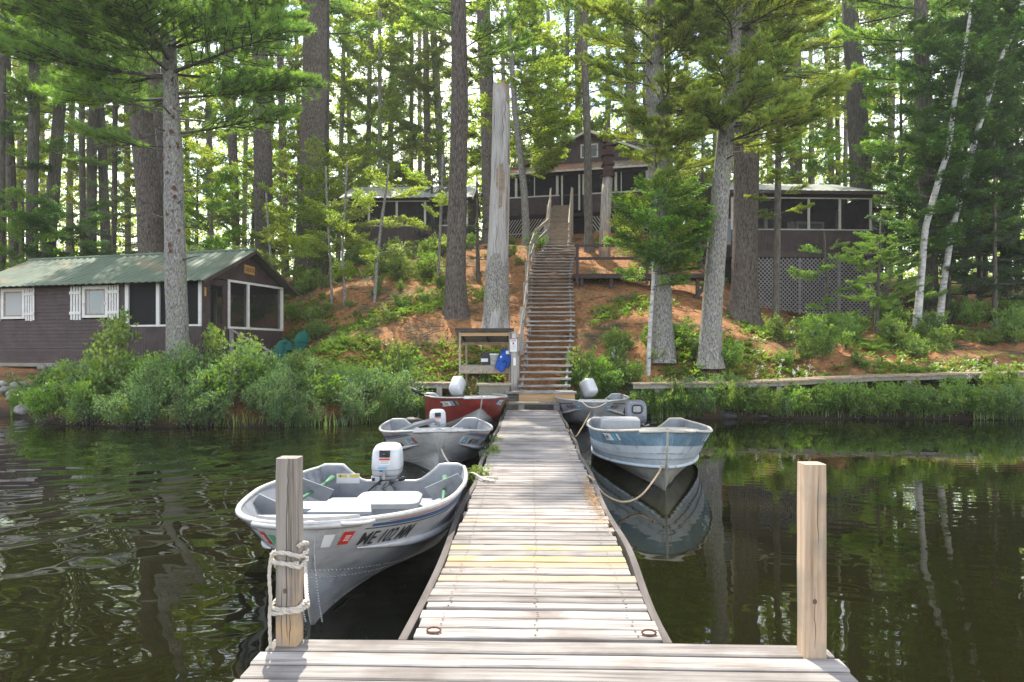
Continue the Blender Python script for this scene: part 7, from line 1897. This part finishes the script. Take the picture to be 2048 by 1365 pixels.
# left bank thicket in front of the cabin: low grey green front, brighter back rows
for i in range(58):
    px = prnd.uniform(95, 840); row = prnd.random()
    x0_ = at(px, 800, 16.6).x; ys = float(shore(x0_))
    if row < .5:
        y = ys + prnd.uniform(-.25, .7); kind = 'gale' if px > 280 or prnd.random() < .3 else prnd.choice(['bush', 'bright']); s = prnd.uniform(.55, 1.08)
        lab = {'gale': 'grey green shrub', 'bush': 'green shrub', 'bright': 'bright shrub'}[kind] + (' over the water ' if y < ys + .2 else ' at the waterline ') + where('left', px)
        lab = ('large ' if s > .82 else 'small ') + lab
    else:
        y = ys + prnd.uniform(.8, 2.0); kind = prnd.choice(['bush', 'bush', 'bright', 'gale']); s = prnd.uniform(.7, 1.3)
        lab = {'bush': 'green shrub', 'bright': 'bright yellow green shrub', 'gale': 'grey green shrub'}[kind] + ' high on the bank ' + where('left', px); lab = ('large ' if s > 1.0 else 'small ') + lab
    x = at(px, 800, y).x
    if px > 770 and y < 17.2: continue
    shrub(kind, x, y, s, lab, G1)
for px, Y, s, kind, lab in [(205, 17.9, 1.0, 'tall', 'tall large leaved sapling shrub in front of the cabin siding'), (238, 18.2, 1.1, 'tall', 'large leaved sapling shrub climbing beside the porch corner'), (180, 17.6, .7, 'tall', 'smaller large leaved shrub left of the tall one by the siding'),
                            (430, 18.0, .85, 'tall', 'leafy shrub before the cabin door'), (395, 18.3, .9, 'bush', 'green shrub at the foot of the lichen barked pine'), (500, 17.6, .95, 'tall', 'pale leaved shrub before the entry hand rail'), (470, 17.9, .9, 'bright', 'bright shrub under the cabin hand rail'),
                            (535, 17.2, 1.0, 'gale', 'grey green shrub in front of the left lawn chair'), (640, 17.3, 1.05, 'gale', 'rounded grey green shrub right of the lawn chairs'), (730, 17.6, 1.0, 'gale', 'broad grey green shrub at the foot of the left slope'), (690, 17.8, .9, 'bush', 'green shrub behind the broad grey green one'),
                            (115, 17.2, .75, 'bright', 'feathery bright green shrub beside the rocks'), (160, 16.9, .8, 'bright', 'second feathery bright shrub right of the rocks'), (320, 17.9, .95, 'bush', 'green shrub under the porch knee wall'), (270, 17.5, .85, 'bush', 'green shrub left of the little carved figure'),
                            (95, 20.3, .4, 'low', 'dark weed growing against the cabin siding'), (130, 20.4, .5, 'low', 'second dark weed against the cabin siding'), (600, 18.2, .8, 'gale', 'grey green shrub half hiding the right lawn chair')]:
    x = at(px, 800, Y).x; shrub(kind, x, Y, s, lab, None)
# stair foot and shelter
for px, Y, s, kind, lab in [(960, 17.45, .72, 'tall', 'broad leaved vine shrub in front of the lean-to shelf'), (930, 17.5, .62, 'tall', 'broad leaved shrub behind the red boat motor'), (990, 17.5, .5, 'bush', 'small leafy shrub at the notice post foot'),
                            (1165, 18.9, .95, 'bright', 'tall bright bush hard against the right side of the stairs'), (1178, 18.5, .75, 'bright', 'bright bush between the stairs and the stump post'), (1150, 18.75, .6, 'bush', 'green shrub at the right foot of the stairs'),
                            (1215, 18.9, .7, 'bush', 'green shrub right of the stump post'), (1250, 18.9, .7, 'bright', 'bright shrub before the start of the boardwalk'), (1195, 18.7, .55, 'bush', 'leafy shrub in front of the stump post'),
                            (860, 18.6, .6, 'bright', 'bright shrub left of the lean-to shelter'), (830, 19.2, .7, 'bush', 'green shrub on the slope left of the lean-to shelter'), (890, 18.9, .5, 'lowy', 'low bright plant beside the lean-to post'), (870, 17.7, .6, 'bush', 'green shrub between the red boat and the short boardwalk')]:
    x = at(px, 760, Y).x; shrub(kind, x, Y, s, lab, G5)
# right bank, both sides of the boardwalk
for i in range(78):
    px = 1150 + (2080 - 1150) * (i + prnd.random()) / 78; front = i % 2
    x0_ = at(px, 800, 18.2).x; ys = float(shore(x0_))
    if front: y = ys + prnd.uniform(-.05, .32); s = prnd.uniform(.55, .85)
    else: y = ys + prnd.uniform(.1, .4); s = prnd.uniform(.5, .75)
    if px < 1275: y = max(y, 18.75 + prnd.uniform(0, .4))
    kind = prnd.choice(['bush', 'bright', 'bush', 'bright', 'gale'])
    shrub(kind, at(px, 800, y).x, y, s, {'bush': 'green shrub', 'bright': 'bright yellow green shrub', 'gale': 'grey green shrub'}[kind] + (' at the waterline ' if front else ' against the boardwalk ') + where('right', px), G2)
for i in range(46):
    px = prnd.uniform(1200, 2080); Y = prnd.uniform(19.7, 23.2) if px > 1480 else prnd.uniform(19.5, 20.4)
    kind = prnd.choice(['bush', 'bright', 'fern', 'low', 'lowy', 'fern']); s = prnd.uniform(.55, .95) * (1.2 if px > 1600 else .9)
    lab = {'bush': 'green shrub', 'bright': 'bright shrub', 'fern': 'arching green fern', 'low': 'low leafy plant', 'lowy': 'low bright plant'}[kind] + ' behind the boardwalk ' + where('right', px)
    shrub(kind, at(px, 760, Y).x, Y, s, lab, 'plants behind the boardwalk', 'fern' if kind == 'fern' else 'shrub', 'fern' if kind == 'fern' else 'shrub')
for i in range(26):
    px = prnd.uniform(1580, 2060); Y = prnd.uniform(22.5, 28); kind = prnd.choice(['bush', 'low', 'fern', 'bush'])
    if px < 1760 and Y > 27: continue
    shrub(kind, at(px, 700, Y).x, Y, prnd.uniform(.7, 1.2), {'bush': 'green shrub', 'low': 'low leafy plant', 'fern': 'arching fern'}[kind] + (' high' if Y > 25.3 else ' low') + ' on the right slope ' + where('right', px), G4, 'fern' if kind == 'fern' else 'shrub', 'fern' if kind == 'fern' else 'shrub')
for px, Y, s in [(1330, 18.15, .85), (1375, 18.2, .8), (1470, 18.2, .9), (1530, 18.1, .8), (1585, 18.2, .95), (1650, 18.2, .85), (1700, 18.3, 1.0), (1765, 18.5, .9), (1830, 18.6, .95), (1905, 18.8, .85), (1975, 18.9, 1.05), (2020, 19.0, .9)]:
    shrub(prnd.choice(['bright', 'bush', 'bright']), at(px, 800, Y).x, Y - .1, s * .72, 'tall leafy shrub overlapping the boardwalk edge ' + where('right', px), G2)
# left slope bushes
for i in range(64):
    px = prnd.uniform(575, 900); Y = prnd.uniform(22.5, 33.0)
    if px > 700 and Y > 31.8: continue
    if px < 640 and Y > 29: continue
    kind = prnd.choice(['bush', 'bright', 'bright', 'lowy', 'lowy']); s = prnd.uniform(.6, 1.1)
    if Y < 25.5 and px > 640: kind = prnd.choice(['lowy', 'low']); s *= .8
    shrub(kind, at(px, 600, Y).x, Y, s, {'bush': 'green bush', 'bright': 'yellow green bush', 'lowy': 'low bright plant', 'low': 'low green plant'}[kind] + (' (large)' if False else '') + (' atop' if Y > 31.2 else ' high on' if Y > 29.5 else ' midway up' if Y > 25.5 else ' low on') + ' the left slope ' + where('slope', px), G3)
for i in range(34):
    a = [(940, 31), (1040, 30), (1400, 31), (1300, 30), (1270, 34), (1370, 33)][i % 6]; px, Y = a[0] + prnd.uniform(-55, 55), a[1] + prnd.uniform(-2, 3)
    if 1085 < px < 1160: continue
    kd = prnd.choice(['bush', 'bright', 'lowy']); s = prnd.uniform(.5, 1.0)
    spot = ['left of the silver dead trunk', 'between dead trunk and stairs', 'behind the far end of the footbridge', 'behind the yellowing pine', 'below the main cabin lattice', 'right of the main cabin lattice'][i % 6]
    shrub(kd, at(px, 500, Y).x, Y, s, ('large ' if s > .75 else 'small ') + {'bush': 'green bush', 'bright': 'yellow green bush', 'lowy': 'low bright plant'}[kd] + (' farther up ' if Y > a[1] + .5 else ' lower down ') + spot, 'bushes near the upper stairs')
# weeds along the left dock edge
for px, py, s, lab in [(958, 948, .32, 'yellow green weed at the dock edge nearest the white rope end'), (966, 938, .26, 'small weed at the dock edge just above the rope end'), (992, 905, .34, 'biggest weed sprouting at the dock edge by the second boat'), (1000, 880, .28, 'weed at the dock edge by the second boat bow letters'), (985, 915, .24, 'smallest weed sprouting from the left dock edge'), (1112, 862, .22, 'tiny weed on the dock planks near the far grey boat')]:
    Y = 1.39 * F / (py - CY); x = at(px, py, Y).x
    stem, fol = prnd.choice(SH['lowy']); t = thing('weed', lab, 'weed', (min(x, -.56) if px < 1050 else x, Y, DZ - .12), prnd.uniform(0, 6), 'weeds growing along the dock edge'); t.scale = (s * 1.2, s * 1.2, s * 1.4)
    link(bpy.data.objects.new('stems', stem), t); link(bpy.data.objects.new('foliage', fol), t)

# ------------------------------------------------------------------ ground cover and grass: nobody could count these
def cover():
    rng = np.random.default_rng(12); n = 30000
    px = rng.uniform(0, 2048, n); Y = 18.2 + 19 * rng.random(n) ** 1.5
    u = (px - CX) / F; X = Y * (u - .0278)
    ok = Y > shore(X) + .2
    f = np.sin(X * 1.1 + 2 * np.sin(Y * .7)) + np.sin(Y * 1.4 + 1.5 * np.sin(X * .8)) + rng.normal(0, .5, n)
    dens = np.full(n, .9)
    dens = np.where((px > 560) & (px < 930), .15, dens)
    dens = np.where((px > 1000) & (px < 1180) & (Y > 18.5), 3.0, dens)
    dens = np.where((px >= 1180) & (px < 1480), .95, dens)
    dens = np.where((px >= 1480) & (Y < 24), .15, dens)
    dens = np.where(px < 560, .6, dens)
    dens = np.where(Y < 20.5, dens - .8, dens)
    ok &= f > dens
    # keep clear of stairs, cabins
    stx = np.interp(Y, LYs, LXl); ok &= ~((X > stx - .25) & (X < np.interp(Y, LYs, LXr) + .15) & (Y < 36))
    ok &= ~((X < -8.6) & (Y > 19.6) & (Y < 26)); ok &= ~((X > 8.4) & (X < 16.2) & (Y > 28.8) & (Y < 35)); ok &= ~((X > -9.2) & (X < -3) & (Y > 32.9) & (Y < 37.5))
    X, Y = X[ok], Y[ok]; Z = ground(X, Y); k = 9; m = len(X)
    C = np.repeat(np.stack([X, Y, Z], 1), k, 0); S = np.repeat(rng.uniform(.5, 1.25, m), k)
    a = rng.uniform(0, 6.28, m * k); el = rng.uniform(.15, 1.0, m * k)
    d = np.stack([np.cos(a), np.sin(a), el], 1); P = C + d * (rng.uniform(.02, .10, m * k) * S)[:, None] + np.array([0, 0, .02])
    s = S * rng.uniform(.7, 1.2, m * k)
    half = (np.repeat(rng.random(m), k) < .55)
    for nm, mk, mt in (('ground_cover', half, shrub_y), ('ground_cover', ~half, shrub_g)):
        v = leaf_geo(P[mk], d[mk], np.tile([0, 0, 1.], (mk.sum(), 1)), s[mk] * .12, s[mk] * .075)
        tag(obj_from(nm, np_mesh(nm, [v], mt)), 'small leafy plants covering the needle strewn slope', kind='stuff')
    return m
cover()
def grass():
    rng = np.random.default_rng(13); Ps = []
    for px0, px1, y0, y1, n, h in [(1300, 1430, -.15, .25, 800, .5), (1440, 1900, -.1, .2, 350, .35), (1930, 2060, -.15, .5, 900, .55), (0, 70, -.2, .5, 1200, .6), (740, 870, .0, .6, 1500, .5), (1120, 1270, .7, 1.0, 300, .35), (-40, 30, .8, 1.6, 400, .3), (100, 760, -.15, .1, 500, .4)]:
        px = rng.uniform(px0, px1, n); X = 18 * ((px - CX) / F - .0278); Y = shore(X) + rng.uniform(y0, y1, n); X = Y * ((px - CX) / F - .0278)
        q = np.stack([X, Y, np.maximum(ground(X, Y), -.05)], 1); Ps.append((q, np.full(n, h)))
    P = np.concatenate([p for p, _ in Ps]); H = np.concatenate([h for _, h in Ps]) * rng.uniform(.5, 1.2, len(P))
    n = len(P); a = rng.uniform(0, 6.28, n); b = np.stack([np.cos(a), np.sin(a), np.zeros(n)], 1); w = .008
    lean = rng.uniform(.1, .7, n)[:, None]
    m1 = P + np.array([0, 0, 1.]) * (H * .6)[:, None] + b * lean * (H * .35)[:, None]; tip = P + np.array([0, 0, 1.]) * (H * .92)[:, None] + b * lean * (H * .95)[:, None]
    s = np.stack([-np.sin(a), np.cos(a), np.zeros(n)], 1) * w
    V = np.stack([P - s, P + s, m1 + s * .8, m1 - s * .8, tip], 1).reshape(-1, 3); k = np.arange(n) * 5
    Fc = np.concatenate([np.stack([k, k + 1, k + 2], 1), np.stack([k, k + 2, k + 3], 1), np.stack([k + 3, k + 2, k + 4], 1)])
    tag(obj_from('grass', np_mesh('grass', [(V, Fc)], grass_m)), 'long grass and sedge at the water edge', kind='stuff')
grass()
def litter():
    """brown needles, twigs and dead leaves lying on the slope and at the dock edge"""
    rng = np.random.default_rng(14); n = 16000
    px = rng.uniform(520, 2048, n); Y = 18.3 + 16 * rng.random(n) ** 1.4; X = Y * ((px - CX) / F - .0278)
    Z = ground(X, Y) + .012; P = np.stack([X, Y, Z], 1); d = rng.normal(0, 1, (n, 3)) * np.array([1, 1, .18]); s = rng.uniform(.5, 1.4, n)
    v = leaf_geo(P, d, np.tile([0, 0, 1.], (n, 1)), s * .10, s * .035)
    tag(obj_from('needle_litter', np_mesh('needle_litter', [v], M('dead_leaf_litter', [(.3, (.20, .09, .04)), (.6, (.34, .17, .08)), (.8, (.46, .30, .17))], scale=3, bump=0, var=0))), 'dead leaves and needles strewn over the slope', kind='stuff')
    n = 900; Y = np.concatenate([rng.normal(6.4, .5, 600), rng.uniform(4, 15, 300)]); X = np.concatenate([.60 - np.abs(rng.normal(0, .035, 600)), rng.uniform(-.55, .6, 300)])
    P = np.stack([X, Y, np.full(n, DZ + .006)], 1); d = rng.normal(0, 1, (n, 3)) * np.array([1, 1, .1]); P[:600, 2] += np.abs(rng.normal(0, .012, 600))
    v = needle_geo(P, d, rng.uniform(.05, .10, n), .004, rng)
    tag(obj_from('needle_litter', np_mesh('needle_litter', [v], fresh_m)), 'orange pine needles caught along the right dock edge', kind='stuff')
litter()
def twigs():
    r = random.Random(6); mb = MB()
    for i in range(420):
        px = r.uniform(560, 2040); Y = r.uniform(18.4, 33); x = at(px, 600, Y).x; z = gz(x, Y) + .02; a = r.uniform(0, 6.28); L = r.uniform(.2, 1.1)
        d = Vector((math.cos(a), math.sin(a), 0)); p = Vector((x, Y, z)); q = p + d * L; q.z = gz(q.x, q.y) + r.uniform(.01, .06); m = (p + q) / 2 + Vector((r.uniform(-.06, .06), r.uniform(-.06, .06), .03))
        mb.tube([p, m, q], [.014, .011, .004], 4, cap=False)
    tag(mb.build('fallen_twigs', branch_m), 'fallen grey twigs lying on the needle covered slope', kind='stuff')
twigs()
# white flower heads at the bank
fl = np.random.default_rng(15)
for i in range(26):
    px = float(fl.choice([fl.uniform(1215, 1300), fl.uniform(1500, 1640), fl.uniform(1930, 2040), fl.uniform(400, 560)])); Y = 18.6 + float(fl.uniform(0, .8)) if px > 900 else 17.0
    x = at(px, 760, Y).x; z = gz(x, Y) + float(fl.uniform(.45, .75)); n = 26
    P = np.array([[0, 0, .0]]) + fl.normal(0, .028, (n, 3)) * np.array([.7, .7, 1.6]); d = fl.normal(0, 1, (n, 3))
    o = bpy.data.objects.new('wildflower', np_mesh('wildflower', [leaf_geo(P, d, np.tile([0, 0, 1.], (n, 1)), np.full(n, .03), np.full(n, .025))], flower_m)); link(o); o.location = (x, Y, z)
    tag(o, 'white wildflower spike among the bank shrubs', 'flower', 'white wildflowers on the bank')

# ------------------------------------------------------------------ rocks
def rock_mesh(seed, mat):
    r = random.Random(seed); vs = []; fs = []; nu, nv = 10, 7
    for j in range(nv + 1):
        th = math.pi * j / nv
        for i in range(nu):
            ph = 2 * math.pi * i / nu; k = 1 + r.uniform(-.16, .16)
            v = Vector((math.sin(th) * math.cos(ph), math.sin(th) * math.sin(ph), math.cos(th) * .72)) * k
            vs.append(v if 0 < j < nv else Vector((0, 0, v.z)))
    for j in range(nv):
        for i in range(nu): fs.append((j * nu + i, (j + 1) * nu + i, (j + 1) * nu + (i + 1) % nu, j * nu + (i + 1) % nu))
    return mesh_from('rock', vs, fs, mat, smooth=True)
RK = [rock_mesh(s, rock_m) for s in range(5)]
for px, py, wd, lab in [(46, 820, 30, 'big rounded pale boulder at the water edge, largest on the left shore'), (47, 797, 24, 'grey boulder just above the biggest shore boulder'), (33, 772, 22, 'pale rock near the top of the rock pile'), (10, 780, 22, 'blue grey rock at the left of the rock pile'),
                        (58, 783, 22, 'grey rock at the right side of the rock pile'), (28, 788, 26, 'flat brown rock in the middle of the rock pile'), (66, 806, 24, 'mossy dark rock beside the feathery shrub'), (82, 812, 22, 'dark rock tucked under the feathery shrub'),
                        (5, 768, 16, 'small pale rock at the picture edge'), (52, 768, 14, 'small sunlit rock near the cabin side of the pile'), (70, 792, 14, 'small grey rock right in the pile'), (20, 798, 15, 'small grey rock low in the pile'), (38, 806, 12, 'small rock left of the biggest boulder'), (90, 800, 14, 'small rock at the right end of the pile'), (84, 735, 16, 'pale flat stone near the cabin wall')]:
    Y = {True: 18.9, False: 20}[py > 760]
    Y = 17.6 + (830 - py) / 70 * 2.2; p = at(px, py, Y); s = wd / 2 * mpp(Y) * 1.15; z = gz(p.x, Y)
    o = obj_from('rock', prnd.choice(RK), None, (p.x, Y, max(p.z, z + s * .1)), (prnd.uniform(-.3, .3), prnd.uniform(-.3, .3), prnd.uniform(0, 6)), (s, s * .9, s * .85)); tag(o, lab, 'rock', 'rocks of the left shore')
RKD = rock_mesh(9, rockd_m)
for px, py, wd, lab in [(1455, 832, 46, 'dark wet boulder at the right waterline'), (1525, 838, 24, 'smaller dark wet rock beside the right waterline boulder'), (690, 836, 40, 'grey boulder hidden in shade at the left bank foot'), (826, 815, 42, 'grey brown boulder on the bank behind the second boat')]:
    Y = 17.9 if px > 900 else 16.3; p = at(px, py, Y); s = wd / 2 * mpp(Y)
    tag(obj_from('rock', RKD, None, (p.x, Y, .06), (0, 0, prnd.uniform(0, 6)), (s, s * .7, s * .6)), lab, 'rock', 'dark rocks at the waterline')

# ------------------------------------------------------------------ summer haze in the air
hm = bpy.data.materials.new('summer_haze'); hm.use_nodes = True
hn = hm.node_tree; hn.nodes.clear()
hout = hn.nodes.new('ShaderNodeOutputMaterial'); hv = hn.nodes.new('ShaderNodeVolumePrincipled')
hv.inputs['Color'].default_value = (.93, .95, .96, 1); hv.inputs['Density'].default_value = 0.0006; hv.inputs['Anisotropy'].default_value = .25
hn.links.new(hv.outputs[0], hout.inputs['Volume'])
tag(MB().box(-310, 310, -610, 150, -2.6, 36).build('haze', hm), 'faint summer haze in the air over the lake and wood', kind='stuff')
